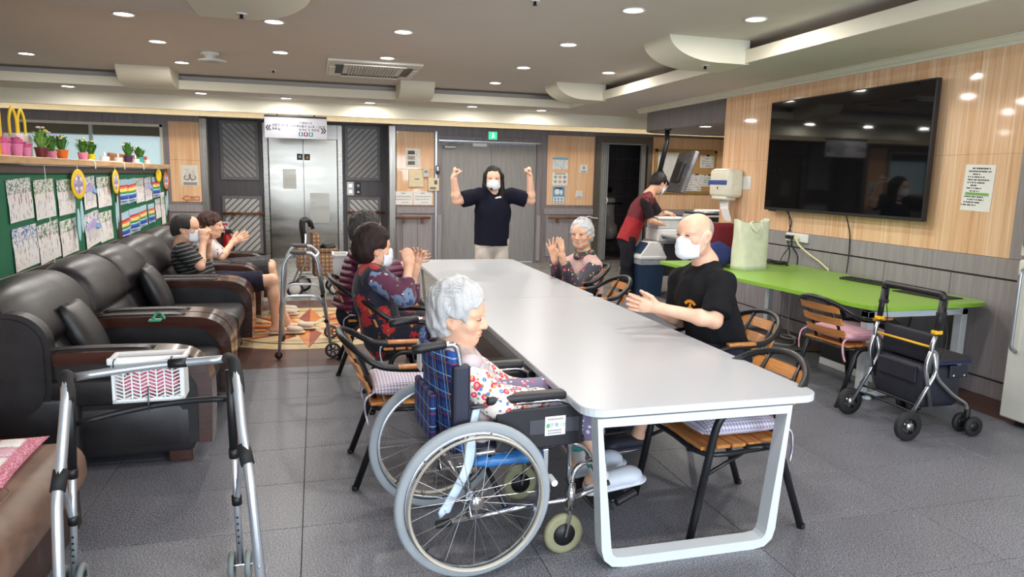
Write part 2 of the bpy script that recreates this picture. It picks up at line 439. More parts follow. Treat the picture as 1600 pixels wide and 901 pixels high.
# ------------------------------------------------------------------ right wall: grey wainscot below, glossy stone tile above
wr = struct('wall_right', MB().box(XR, XR+.2, -2.5, 7.8, 0, 2.9), mat('wall_base', (70, 66, 68), .8))
py = [-2.4, -1.74, -1.06, -.37, .31, 1.0, 1.68, 2.37, 3.05, 3.74, 4.42, 5.105, 5.79, 6.475, 7.16, 7.8]
for a, b in zip(py[:-1], py[1:]):
    MB().box(XR-.012, XR+.01, a+.003, b-.003, .14, .885, .003).build('wainscot_panel', GREY, wr)
MB().box(XR-.02, XR+.01, -2.4, 7.8, .9, 1.045, .003).build('dado_rail', GREY, wr)
struct('baseboard_right', MB().box(XR-.014, XR+.01, -2.4, 7.8, 0, .125, .003), GREY)
ty = [3.95, 4.6, 5.4, 6.2, 7.0, 7.79]
for z0, z1 in ((1.047, 1.80), (1.80, 2.565)):
    for a, b in zip(ty[:-1], ty[1:]): MB().box(XR-.012, XR+.01, a+.0008, b-.0008, z0+.0005, z1-.0005, .0006).build('stone_tile', TRAV, wr)
MB().box(XR-.02, XR+.01, 3.72, 3.948, 1.047, 2.565, .003).build('corner_board', GREY, wr)
for z0, z1 in ((1.047, 1.80), (1.80, 2.565)):
    MB().box(XR-.012, XR+.01, -2.4, 3.72, z0, z1, .0015).build('stone_tile', TRAV, wr)
MB().box(XR-.02, XR+.2, 7.79, 7.812, .14, 2.565).build('corner_tile', TRAV, wr)
# the far recess behind the corner
struct('wall_recess', MB().box(7.85, 8.0, 7.6, 12.8, 0, 2.9), mat('recess_paint', (196, 190, 176), .7))
struct('wall_recess_near', MB().box(XR+.2, 8.0, 7.6, 7.8, 0, 2.9), mat('recess_paint', (0, 0, 0)))
# ------------------------------------------------------------------ back wall, in lengths between its openings
wb = struct('wall_back', MB().box(-5.2, -4.37, YB, YB+.15, 0, 2.9).box(-4.37, -2.34, YB, YB+.15, 0, 1.35).box(-4.37, -2.34, YB, YB+.15, 2.27, 2.9).box(-2.34, -1.78, YB, YB+.15, 0, 2.9)
    .box(-1.93, -1.78, YB+.15, YA, 0, 2.9).box(1.30, 2.16, YB, YB+.15, 0, 2.9).box(1.30, 1.45, YB+.15, YA, 0, 2.9).box(2.16, 3.94, YB, YB+.15, 2.16, 2.9).box(3.94, 5.17, YB, YB+.15, 0, 2.9)
    .box(5.17, 6.16, YB, YB+.15, 2.29, 2.9).box(6.16, 8.0, YB, YB+.15, 0, 2.9), GREYM)
def board(x0, x1, z0, z1, m, nm, t=.012, ch=.003): return MB().box(x0, x1, YB-t, YB+.01, z0, z1, ch).build(nm, m, wb)
for x0, x1, z0, z1 in ((-2.25, -1.79, 1.05, 1.72), (-2.25, -1.79, 1.72, 2.33), (1.37, 2.03, 1.03, 1.66), (1.37, 2.03, 1.66, 2.31), (4.14, 5.06, 1.06, 2.34), (6.26, 7.04, 1.0, 2.38), (7.04, 7.80, 1.0, 2.38)):
    board(x0, x1, z0+.001, z1-.001, TRAV, 'stone_tile')
for x0, x1 in ((-2.27, -1.79), (1.48, 1.735), (1.735, 2.00), (4.14, 4.60), (4.60, 5.06), (6.26, 6.9), (6.9, 7.5), (7.5, 7.84)):
    board(x0+.003, x1-.003, .10, .86, GREY, 'wainscot_panel', .014)
for x0, x1 in ((-2.3, -1.79), (1.37, 2.05), (4.10, 5.08), (6.2, 7.84)): board(x0, x1, .89, 1.0, GREY, 'dado_rail', .018)
struct('wall_alcove', MB().box(-1.93, 1.45, YA, YA+.15, 0, 2.9), GREYD)
VSTEEL = m_steel('upright_steel', (158, 154, 147), .3, (60, 60, 1.5))
struct('trim_1', MB().box(-1.80, -1.68, YB-.02, YB+.14, 0, 2.4, .01), VSTEEL)
struct('trim_2', MB().box(1.24, 1.36, YB-.02, YB+.14, 0, 2.4, .01), VSTEEL)
struct('trim_3', MB().box(2.045, 2.085, YB-.03, YB, 0, 2.33, .004), ALU)
struct('wall_left', MB().box(-5.3, -5.15, -2.5, 12.8, 0, 2.9), mat('left_paint', (200, 194, 180), .7))
# the wall behind the photographer, with the two windows that let the daylight in
struct('wall_rear', MB().box(-5.2, -2.1, -2.7, -2.5, 0, 2.9).box(-2.1, .3, -2.7, -2.5, 0, .55).box(-2.1, .3, -2.7, -2.5, 2.35, 2.9).box(.3, 1.25, -2.7, -2.5, 0, 2.9).box(1.25, 3.95, -2.7, -2.5, 0, .55).box(1.25, 3.95, -2.7, -2.5, 2.35, 2.9).box(3.95, 5.05, -2.7, -2.5, 0, 2.9), mat('rear_paint', (205, 200, 188), .7))
for nm, x0, x1 in (('window_3', -2.1, .3), ('window_4', 1.25, 3.95)):
    w = MB()
    for a, b, c, d in ((x0, x0+.06, .55, 2.35), (x1-.06, x1, .55, 2.35), (x0, x1, .55, .61), (x0, x1, 2.29, 2.35), ((x0+x1)/2-.03, (x0+x1)/2+.03, .55, 2.35)): w.box(a, b, -2.66, -2.54, c, d, .004)
    struct(nm, w, WHITEP)
# ------------------------------------------------------------------ low partition with shelf on the left
XL = -1.85
hw = struct('wall_partition', MB().box(XL-.2, XL-.012, 2.6, 9.97, 0, 1.565), mat('partition_core', (150, 110, 76), .7))
PWOOD = m_wood('partition_wood', (186, 138, 90), (30, 3, 30), .45)
yy = 2.6
while yy < 9.9:
    y2 = min(yy+1.22, 9.97); MB().box(XL-.012, XL, yy+.001, y2-.001, .1, 1.565, .001).build('wood_panel', PWOOD, hw); yy += 1.22
MB().box(XL-.2, XL, 9.97, 9.99, 0, 1.565).build('end_panel', PWOOD, hw)
SHELFZ = 1.62
SHELFW = m_wood('shelf_wood', (206, 164, 116), (30, 2.5, 30), .5)
yy = 2.6
while yy < 9.9:
    y2 = min(yy+1.85, 10.0); MB().box(XL-.24, XL+.07, yy+.001, y2-.001, SHELFZ-.05, SHELFZ, .004).build('shelf_board', SHELFW, hw); yy += 1.85
MB().box(XL-.24, XL-.21, 8.35, 9.98, SHELFZ, SHELFZ+.1, .003).build('back_lip', m_wood('lip_wood', (158, 104, 70), (30, 3, 30), .5), hw)
# ------------------------------------------------------------------ ceiling, soffits, coves
ZC, ZS = 2.83, 2.63; LX, LY = 3.82, 10.6
struct('ceiling', MB().box(-5.2, LX+.25, -2.6, LY+.25, ZC, ZC+.1), PAINT)
struct('ceiling_soffit_right', MB().box(LX, XR+.1, -2.6, LY, ZS, ZS+.03).box(LX+.25, XR+.1, -2.6, LY+.25, ZS+.03, ZC+.1), PAINT)
struct('ceiling_soffit_back', MB().box(-5.2, XR+.1, LY, 11.5, ZS, ZS+.03).box(-5.2, XR+.1, LY+.25, 11.5, ZS+.03, ZC+.1), PAINT)
struct('ceiling_soffit_left', MB().box(-5.2, -.735, -2.6, 5.58, ZS, ZC), PAINT)
struct('trim_4', MB().box(LX-.012, LX+.012, -2.6, LY, ZS-.001, ZS+.115), PAINT_C)
struct('trim_5', MB().box(-5.2, LX, LY-.012, LY+.012, ZS-.001, ZS+.115), PAINT_C)
struct('trim_6', MB().box(-.74, -.725, -2.6, 5.585, ZS-.004, ZS+.02), PAINT_C)
ZF = float(at(400, 176, Y=11.5)[2]); ZB = float(at(400, 184.5, Y=11.8)[2])
struct('ceiling_fascia', MB().box(-5.2, 7.9, 11.5, 11.56, ZF, ZC), PAINT_C)
struct('trim_7', MB().box(-5.2, 7.9, 11.8, 11.86, ZB, ZC), PAINT_C)
struct('ceiling_lobby', MB().box(-5.2, 8.0, 11.56, 13.7, 2.47, 2.55), PAINT)
# crown moulding of the right wall
cp = [(XR-.03, 2.562), (XR+.05, 2.562), (XR+.05, 2.632), (XR-.085, 2.632), (XR-.085, 2.622), (XR-.062, 2.617), (XR-.062, 2.606), (XR-.05, 2.600), (XR-.05, 2.590), (XR-.03, 2.584)]
struct('trim_8', MB().prism([(p[0], p[1]) for p in cp], -2.5, 10.25, 'xz'), PAINT_C)
# grey bulkhead over the copier corner, rounded at its far end
BKZ = 2.29
pl = [(XR+.01, 7.8), (XR+.01, 9.9)]+[(XR+.01+.55*(1-math.cos(t)), 9.9+.55*math.sin(t)) for t in [PI/2*k/8 for k in range(1, 9)]]+[(7.86, 10.45), (7.86, 7.8)]
struct('ceiling_bulkhead', MB().prism(pl, BKZ, 2.565), m_grey_board('bulkhead_grey', (98, 92, 94)))
pl2 = [(x-.03 if x < 6 else x, y+.02 if y > 8 else y) for x, y in pl]
struct('ceiling_bulkhead_top', MB().prism(pl2, 2.565, 2.632), PAINT_C)
struct('ceiling_recess', MB().box(XR+.101, 8.0, 7.7, 11.499, ZS, ZS+.05), PAINT)
# curved corbels under the main ceiling
def corbel(nm, label, p0, along, width, length):
    """p0: lip point at the corbel's near/left corner, along: outwards unit vector; profile drops from the ceiling and curves up at its end"""
    along = np.array(along, float); side = np.array([-along[1], along[0], 0])
    prof = [(-.03, ZC+.01), (-.03, ZS-.012)]+[(length*.38, ZS-.012)]+[(length*.38+length*.62*math.sin(t), ZS-.012+(ZC+.02-ZS)*(1-math.cos(t))) for t in [PI/2*k/10 for k in range(1, 11)]]
    vs = []
    for w in (0, width):
        for a, z in prof: q = np.array(p0)+along*a+side*w; vs.append((q[0], q[1], z))
    n = len(prof); fs = [tuple(range(n)), tuple(range(2*n-1, n-1, -1))]+[(i, n+i, n+(i+1) % n, (i+1) % n) for i in range(n)]
    return tag(MB().add(vs, fs).build(nm, PAINT_C, None, 30), label, 'ceiling bracket')
corbel('ceiling_bracket', 'curved cream ceiling bracket at the left, below the smoke detector', (-2.35, LY, 0), (0, -1, 0), .62, .62)
corbel('ceiling_bracket', 'curved cream ceiling bracket beside the air conditioner', (1.15, LY, 0), (0, -1, 0), .47, .62)
corbel('ceiling_bracket', 'large curved cream ceiling bracket nearest the wall television', (LX, 6.42, 0), (-1, 0, 0), .52, .78)
corbel('ceiling_bracket', 'smaller curved cream ceiling bracket farther along the right soffit', (LX, 9.78, 0), (-1, 0, 0), .52, .68)
corbel('ceiling_bracket', 'curved cream ceiling bracket cut off by the top edge of the photo', (-.735, 4.85, 0), (1, 0, 0), .72, .74)
# LED strip behind the fascia
tag(MB().box(-4.8, 7.6, 11.575, 11.6, ZF+.02, ZF+.03).build('cove_light', emit('led_strip_warm', (255, 232, 190), 9.0)), 'LED strip behind the fascia over the lift lobby', 'light')

# ------------------------------------------------------------------ downlights
LENS = emit('downlight_lens', (255, 246, 236), 14.0); RIM = mat('downlight_rim', (232, 228, 220), .4)
rim_me = MB().lathe([(.074, 0), (.09, -.002), (.094, -.008), (.088, -.012), (.074, -.010), (.072, 0)], n=28).mesh('rim', RIM, True)
lens_me = MB().lathe([(.0, -.0065), (.04, -.0065), (.074, -.006)], n=28).mesh('lens', LENS)
def downlight(p, label, group, power=DOWNLIGHT_W):
    t = thing('downlight', label, 'ceiling light', p, 0, group)
    share('rim', rim_me, t); share('lens', lens_me, t)
    L = bpy.data.lights.new('lamp', 'AREA'); L.shape = 'DISK'; L.size = .14; L.energy = power; L.color = DOWNLIGHT_COL
    o = bpy.data.objects.new('lamp', L); COL.objects.link(o); o.parent = t; o.location = (0, 0, -.014)
for (x, y), lab in {(990, 15): 'round ceiling downlight at the top, above the seated man', (1181, 29): 'round ceiling downlight nearest the right cove, at the top', (888, 69): 'round downlight below and left of the topmost centre one', (818, 105): 'round downlight above the standing woman, right of the air conditioner', (951, 113): 'round downlight beside the smaller right bracket',
        (630, 49): 'round downlight above the air conditioner, upper one', (605, 90): 'round downlight directly over the air conditioner edge', (774, 129): 'round downlight nearest the back cove, right of the air conditioner bracket', (428, 33): 'round downlight just below the cropped bracket at top', (438, 81): 'round downlight between the detector and the air conditioner',
        (246, 64): 'round downlight up and left of the smoke detector', (284, 97): 'round downlight left of the smoke detector, close to the bracket', (41, 83): 'leftmost round downlight on the main ceiling', (187, 16): 'round downlight tucked behind the edge of the left soffit'}.items():
    p = at(x, y, Z=ZC)
    if (x, y) == (187, 16): p[1] += .12
    downlight((p[0], p[1], ZC), lab, 'main ceiling downlights')
for (x, y), lab in {(106, 134): 'downlight in the back soffit, leftmost', (314, 145): 'downlight in the back soffit above the wood panel', (447, 153): 'downlight in the back soffit above the hanging sign', (578, 160): 'downlight in the back soffit between sign and bracket', (738, 166): 'downlight in the back soffit above the double door', (846, 172): 'downlight in the back soffit, rightmost'}.items():
    p = at(x, y, Z=ZS); downlight((p[0], p[1], ZS), lab, 'back soffit downlights', DOWNLIGHT_W*.75)
for i, (x, y) in enumerate(((.8, 3.4), (2.35, 3.4), (.8, 1.7), (2.35, 1.7), (.8, -.4), (2.35, -.4))):
    downlight((x, y, ZC), 'ceiling downlight outside the photo, %s row towards the rear windows, %s' % (('first', 'second', 'last')[i//2], ('left', 'right')[i % 2]), 'downlights outside the photo')
for x, y in ((1106, 188), (1057, 195)):
    p = at(x, y, Z=BKZ); p[0] = max(p[0], XR+.22); downlight((p[0], p[1], BKZ+.001), 'small downlight in the dark bulkhead '+('near its rounded end' if x < 1100 else 'near the wall corner'), 'bulkhead downlights', DOWNLIGHT_W*.8)
for x, y in ((6.6, 11.0), (.0, 12.5)): downlight((x, y, 2.47 if y > 11.6 else ZS), 'downlight in front of the %s, hidden above' % ('lift' if y > 12 else 'bulletin board'), 'lobby downlights', DOWNLIGHT_W*(.15 if y > 12 else 1.3))
downlight((6.1, 13.5, 2.5), 'added washroom fill light, unseen above the washroom door', 'lobby downlights', DOWNLIGHT_W*1.6)  # unseen lamp, added to brighten the washroom
# ------------------------------------------------------------------ furniture materials
def m_check(name, a, b, size, soft=True, c=None, kind='Object', rough=.85):
    """woven check: two crossed sets of bands"""
    N = NT(name); v = N.coord((1, 1, 1), kind); sp = N.n('ShaderNodeSeparateXYZ'); N.l(v, sp.inputs[0])
    def band(o):
        f = N.math('FRACT', N.math('MULTIPLY', o, 1/size)); return N.math('GREATER_THAN', f, .5)
    bx_, by_, bz_ = band(sp.outputs['X']), band(sp.outputs['Y']), band(sp.outputs['Z'])
    g = N.n('ShaderNodeNewGeometry')
    s1 = N.math('MULTIPLY', N.math('ADD', bx_, by_), .5)
    N.base(N.ramp(s1, [(0, rgb(*a)), (.5, rgb(*[(p+q)/2 for p, q in zip(a, b)])), (1, rgb(*b))], 'CONSTANT') if c is None else N.ramp(s1, [(0, rgb(*a)), (.4, rgb(*c)), (.9, rgb(*b))], 'CONSTANT'))
    N.set(Roughness=rough); N.b.inputs['Sheen Weight'].default_value = .2; return N.m
def m_plaid(name, base, lines, size, axes=('X', 'Z'), ang=0.0):
    N = NT(name); v = N.coord((1, 1, 1), 'Object', (0, ang, 0)); sp = N.n('ShaderNodeSeparateXYZ'); N.l(v, sp.inputs[0]); col = rgb(*base)
    nz = N.noise(v, 300, 2)
    for ax, off, wid, c in lines:
        f = N.math('FRACT', N.math('ADD', N.math('MULTIPLY', sp.outputs[ax], 1/size), off)); k = N.math('LESS_THAN', f, wid)
        col = N.mix(N.math('MULTIPLY', k, .8), col, rgb(*c))
    N.base(N.mix(.25, col, nz.outputs['Color'], 'MULTIPLY')); N.set(Roughness=.85); return N.m
def m_leather(name, col, rough=.4):
    N = NT(name); v = N.coord(); a = N.n('ShaderNodeTexVoronoi', Scale=170.0); N.l(v, a.inputs['Vector']); b = N.noise(v, 5, 4)
    c = rgb(*col); N.base(N.ramp(b.outputs['Fac'], [(.3, tuple(x*.7 for x in c[:3])+(1,)), (.7, tuple(x*1.35 for x in c[:3])+(1,))]))
    r = N.ramp(b.outputs['Fac'], [(.3, (rough*.85,)*3+(1,)), (.7, (rough*1.2,)*3+(1,))]); N.l(r, N.b.inputs['Roughness'])
    N.bump(a.outputs['Distance'], .12, .002); return N.m
LEATHER = m_leather('black_leather', (31, 29, 31)); TAUPE = m_leather('brown_leatherette', (128, 100, 84), .45)
ROSEW = m_wood('arm_rosewood', (66, 36, 26), (3, 30, 30), .22, .5); BLACKM = mat('black_tube', (26, 27, 30), .35, .2, .1)
SLATW = m_wood('chair_slat_wood', (196, 128, 62), (30, 3, 30), .4, .2); WLAM = mat('white_laminate', (176, 179, 184), .3, var=.01, scale=4); WMET = mat('white_powder_coat', (206, 212, 216), .35, var=.02)
GREENLAM = mat('green_laminate', (136, 184, 62), .3, var=.02, scale=4); RUBBER = mat('black_rubber', (24, 24, 25), .7, var=.12); GREYRUB = mat('grey_rubber', (150, 156, 160), .65, var=.05, bump=.2)
GINGHAM = m_check('gingham_cushion', (226, 220, 226), (150, 140, 168), .016); PINKCH = m_check('pink_gingham', (220, 180, 190), (190, 120, 140), .012)
def rrect(x0, x1, y0, y1, r, n=6):
    out = []
    for cx, cy, a0 in ((x1-r, y1-r, 0), (x0+r, y1-r, PI/2), (x0+r, y0+r, PI), (x1-r, y0+r, 1.5*PI)):
        for k in range(n+1): a = a0+PI/2*k/n; out.append((cx+r*math.cos(a), cy+r*math.sin(a)))
    return out
# ------------------------------------------------------------------ the two long white tables
def bar_loop(mb, pts, w, t, close=True):
    """flat bar swept round a loop lying in the xz plane (y = bar width)"""
    n = len(pts); vs = []; fs = []
    for i in range(n):
        p = np.array(pts[i]); a = np.array(pts[(i-1) % n]); b = np.array(pts[(i+1) % n]); d = unit(b-a); nrm = np.array([-d[1], d[0]])
        for s_, y in ((1, -w/2), (1, w/2), (-1, w/2), (-1, -w/2)): q = p+nrm*s_*t/2; vs.append((q[0], y, q[1]))
    for i in range(n if close else n-1):
        j = (i+1) % n
        for k in range(4): fs.append((4*i+k, 4*i+(k+1) % 4, 4*j+(k+1) % 4, 4*j+k))
    return mb.add(vs, fs)
TZ = .672
def white_table(label, y0, y1, x0, x1, ends):
    t = thing('meeting_table', label, 'table', ((x0+x1)/2, (y0+y1)/2, 0), 0, 'long white tables pushed end to end')
    hx, hy = (x1-x0)/2, (y1-y0)/2
    MB().prism(rrect(-hx, hx, -hy, hy, .085), TZ-.032, TZ).build('tabletop', WLAM, t)
    MB().prism(rrect(-hx-.0025, hx+.0025, -hy-.0025, hy+.0025, .087), TZ-.03, TZ-.003).build('edge_band', WMET, t)
    for sg in (-1, 1):
        lp = [(-hx+.09, TZ-.034), (-hx+.13, .085), (-hx+.14, .05), (-hx+.165, .028), (-hx+.21, .022), (hx-.21, .022), (hx-.165, .028), (hx-.14, .05), (hx-.13, .085), (hx-.09, TZ-.034)]
        leg = bar_loop(MB(), [(-hx+.06, TZ-.055)]+[(p[0]-(.02 if p[0] < 0 else .07), p[1]) for p in lp[1:-1]]+[(hx-.155, TZ-.055)], .07, .042).xform(t=(0, sg*(hy-.036) if sg*ends < 0 else sg*(hy-.12), 0)).build('leg_frame', WMET, t)
        for q in (-1, 1): MB().lathe([(.0, 0), (.026, 0), (.03, .006), (.03, .02), (.012, .026)], (q*(hx-.24), sg*(hy-.036) if sg*ends < 0 else sg*(hy-.12), -.0), 14).build('foot', WHITEP, leg, True)
    MB().box(-.02, .02, -hy+.15, hy-.15, TZ-.075, TZ-.034, .003).build('rail', WMET, t)
    for q in (-1, 1): MB().box(q*(hx-.16)-.02, q*(hx-.16)+.02, -hy+.15, hy-.15, TZ-.075, TZ-.034, .003).build('rail', WMET, t)
    return t
white_table('long white rounded-corner table nearest the camera, wheelchair parked at it', 2.43, 4.965, .985, 2.055, 1)
white_table('long white table at the far end, standing woman behind it', 4.97, 7.43, 1.0, 2.06, -1)

# ------------------------------------------------------------------ cafe chairs
def make_chair(label):
    t = thing('slat_chair', label, 'chair', (0, 0, 0), 0, 'black tube armchairs with wooden slats')
    hoop = [(.21, -.255, .40), (.192, -.264, .52), (.155, -.268, .585), (.08, -.27, .608), (0, -.27, .612), (-.09, -.268, .617), (-.17, -.262, .630), (-.235, -.245, .665), (-.295, -.20, .708), (-.345, -.11, .742), (-.36, 0, .755)]
    hp = hoop+[(x, -y, z) for x, y, z in hoop[-2::-1]]
    MB().tube([(.285, -.255, 0)]+smooth_path(hp, 5)+[(.285, .255, 0)], .0175, 10).build('hoop_frame', BLACKM, t, True)
    for s in (-1, 1):
        MB().tube(round_path([(.02, s*.235, .405), (-.15, s*.235, .405), (-.30, s*.245, 0)], .06, 5), .017, 8).build('rear_leg', BLACKM, t, True)
        MB().tube([(-.18, s*.125, .40), (-.235, s*.125, .55), (-.345, s*.11, .742)], .011, 8).build('back_upright', BLACKM, t, True)
        MB().tube([(.24, s*.25, .30), (-.02, s*.22, .40)], .009, 7).build('brace', BLACKM, t, True)
        MB().rbox(-.09, .09, s*.268-.021, s*.268+.021, .616, .634, .006, 2).build('arm_pad', SLATW, t, 40)
    MB().tube(smooth_path([(.22, -.235, .40), (.235, 0, .40), (.22, .235, .40), (0, .245, .40), (-.19, .20, .40), (-.205, 0, .40), (-.19, -.20, .40), (0, -.245, .40)], 4, True), .012, 8, closed=True).build('seat_ring', BLACKM, t, True)
    for k in range(6): x = .205-k*.078; w = .235 if k < 4 else .21; MB().box(x-.034, x+.034, -w, w, .413, .430, .004).build('seat_slat', SLATW, t)
    for k in range(3):
        z = .505+k*.088; x = -.215-(z-.5)*.42
        vs = MB()
        for i in range(8):
            y0_, y1_ = -.185+.37*i/8, -.185+.37*(i+1)/8
            def px_(y): return x-.035*(1-(y/.2)**2)
            a = len(vs.v); th = .014
            for yy_ in (y0_, y1_):
                for zz_, dx in ((z-.026, 0), (z+.026, -.021)): vs.v += [(px_(yy_)+dx+.012, yy_, zz_), (px_(yy_)+dx+.012-th, yy_, zz_)]
            # 0 front-low 1 back-low 2 front-high 3 back-high, then the same at y1
            vs.f += [(a, a+2, a+6, a+4), (a+1, a+5, a+7, a+3), (a+2, a+3, a+7, a+6), (a, a+4, a+5, a+1)]
            if i == 0: vs.f.append((a, a+1, a+3, a+2))
            if i == 7: vs.f.append((a+4, a+6, a+7, a+5))
        vs.build('back_slat', SLATW, t)
    for a, b in ((.285, .255), (.285, -.255), (-.30, .245), (-.30, -.245)): MB().lathe([(.0, -.0), (.017, 0), (.0185, .012), (.0165, .02)], (a, b, 0), 10).build('foot_cap', RUBBER, t, True)
    return t
CH = [((.46, 3.645), 0, 'empty slat chair between the wheelchair and the woman in flowered vest'), ((.62, 4.775), .03, 'slat chair the woman in the flowered vest sits on'), ((.45, 5.725), -.04, 'slat chair the woman in the maroon padded jacket sits on'),
      ((1.80, 2.79), PI+.02, 'empty slat chair with gingham cushion at the near right of the table'), ((2.36, 3.76), PI, 'slat chair the man in black T-shirt sits on'), ((2.12, 5.36), PI-.05, 'empty slat chair between the man in black and the clapping white-haired woman'),
      ((2.30, 6.22), PI-.2, 'slat chair the clapping white-haired woman sits on'), ((3.80, 4.27), .06, 'slat chair with pink cushion pushed in at the green table')]
chair0 = make_chair(CH[0][2])
for i, ((x, y), rz, lab) in enumerate(CH):
    if i == 0: chair0.location = (x, y, 0); chair0.rotation_euler = (0, 0, rz); continue
    dup(chair0, (x, y, 0), rz, lab)
def cushion(loc, rz, m, label, w=.40, h=.085, seed=1):
    t = thing('seat_cushion', label, 'cushion', loc, rz, 'tied seat cushions')
    MB().pillow(w, w, h, (0, 0, h/2), 16, 2.6, .05, .006, seed).build('pad', m, t, True)
    for s in (-1, 1):
        MB().tube(smooth_path([(-w/2+.02, s*(w/2-.02), h/2), (-w/2-.03, s*(w/2-.01), h/2-.03), (-w/2-.035, s*(w/2), -.05), (-w/2-.02, s*(w/2+.01), -.11)], 4), .004, 5, flat=2.2).build('tie', m, t, True)
cushion((.46, 3.645, .431), 0, GINGHAM, 'lilac gingham cushion on the empty chair behind the wheelchair', .42, .10, 3)
cushion((.62, 4.775, .431), .03, m_check('blue_check', (196, 212, 226), (150, 180, 206), .02), 'pale blue checked cushion under the woman in flowered vest', .41, .07, 4)
cushion((.43, 5.725, .431), 0, m_check('grey_check', (186, 180, 196), (160, 152, 172), .02), 'grey-lilac cushion under the woman in padded jacket', .41, .07, 5)
cushion((1.79, 2.79, .431), PI+.02, GINGHAM, 'plump lilac gingham cushion on the near right chair', .43, .10, 6)
cushion((3.79, 4.27, .431), .06, PINKCH, 'pink gingham cushion on the chair at the green table', .44, .11, 8)

# ------------------------------------------------------------------ green table against the right wall
gt = thing('green_table', 'long lime-green table with white legs along the right wall', 'table', (4.2, 5.3, 0))
def cor(p, a, b, r, n=6):
    p, a, b = map(np.array, (p, a, b)); q0 = p+unit(a-p)*r; q1 = p+unit(b-p)*r
    return [tuple((1-t)**2*q0+2*t*(1-t)*p+t*t*q1) for t in [k/n for k in range(n+1)]]
GP = [(3.45, 6.72), (3.70, 3.92), (4.80, 3.99), (4.825, 6.72)]
out = []
for i, r in enumerate((.1, .20, .16, .05)): out += cor(GP[i], GP[i-1], GP[(i+1) % 4], r)
MB().prism(out, .692, .72).xform(t=(-4.2, -5.3, 0)).build('tabletop', GREENLAM, gt)
for yy_, xx0, xx1 in ((4.14, 3.80, 4.70), (6.5, 3.62, 4.72)):
    bm_ = MB(); W2 = .026
    bm_.box(xx0, xx0+.055, yy_-.035, yy_+.035, .03, .655, .003).box(xx1-.055, xx1, yy_-.035, yy_+.035, .03, .655, .003).box(xx0, xx1, yy_-.035, yy_+.035, .61, .655, .003).box(xx0, xx1, yy_-.035, yy_+.035, .022, .06, .003)
    lg = bm_.xform(t=(-4.2, -5.3, 0)).build('leg_frame', WMET, gt)
    for q in (xx0+.08, xx1-.08):
        MB().lathe([(.0, 0), (.035, 0), (.038, .008), (.02, .022)], (q-4.2, yy_-5.3, 0), 14).build('foot', WHITEP, lg, True)
        MB().box(q-4.2-.02, q-4.2+.02, yy_-5.3-.05, yy_-5.3+.05, .655, .692).build('spacer', WMET, lg)
MB().box(4.18, 4.24, 4.17, 6.47, .62, .69, .003).xform(t=(-4.2, -5.3, 0)).build('beam', GREYM, gt)

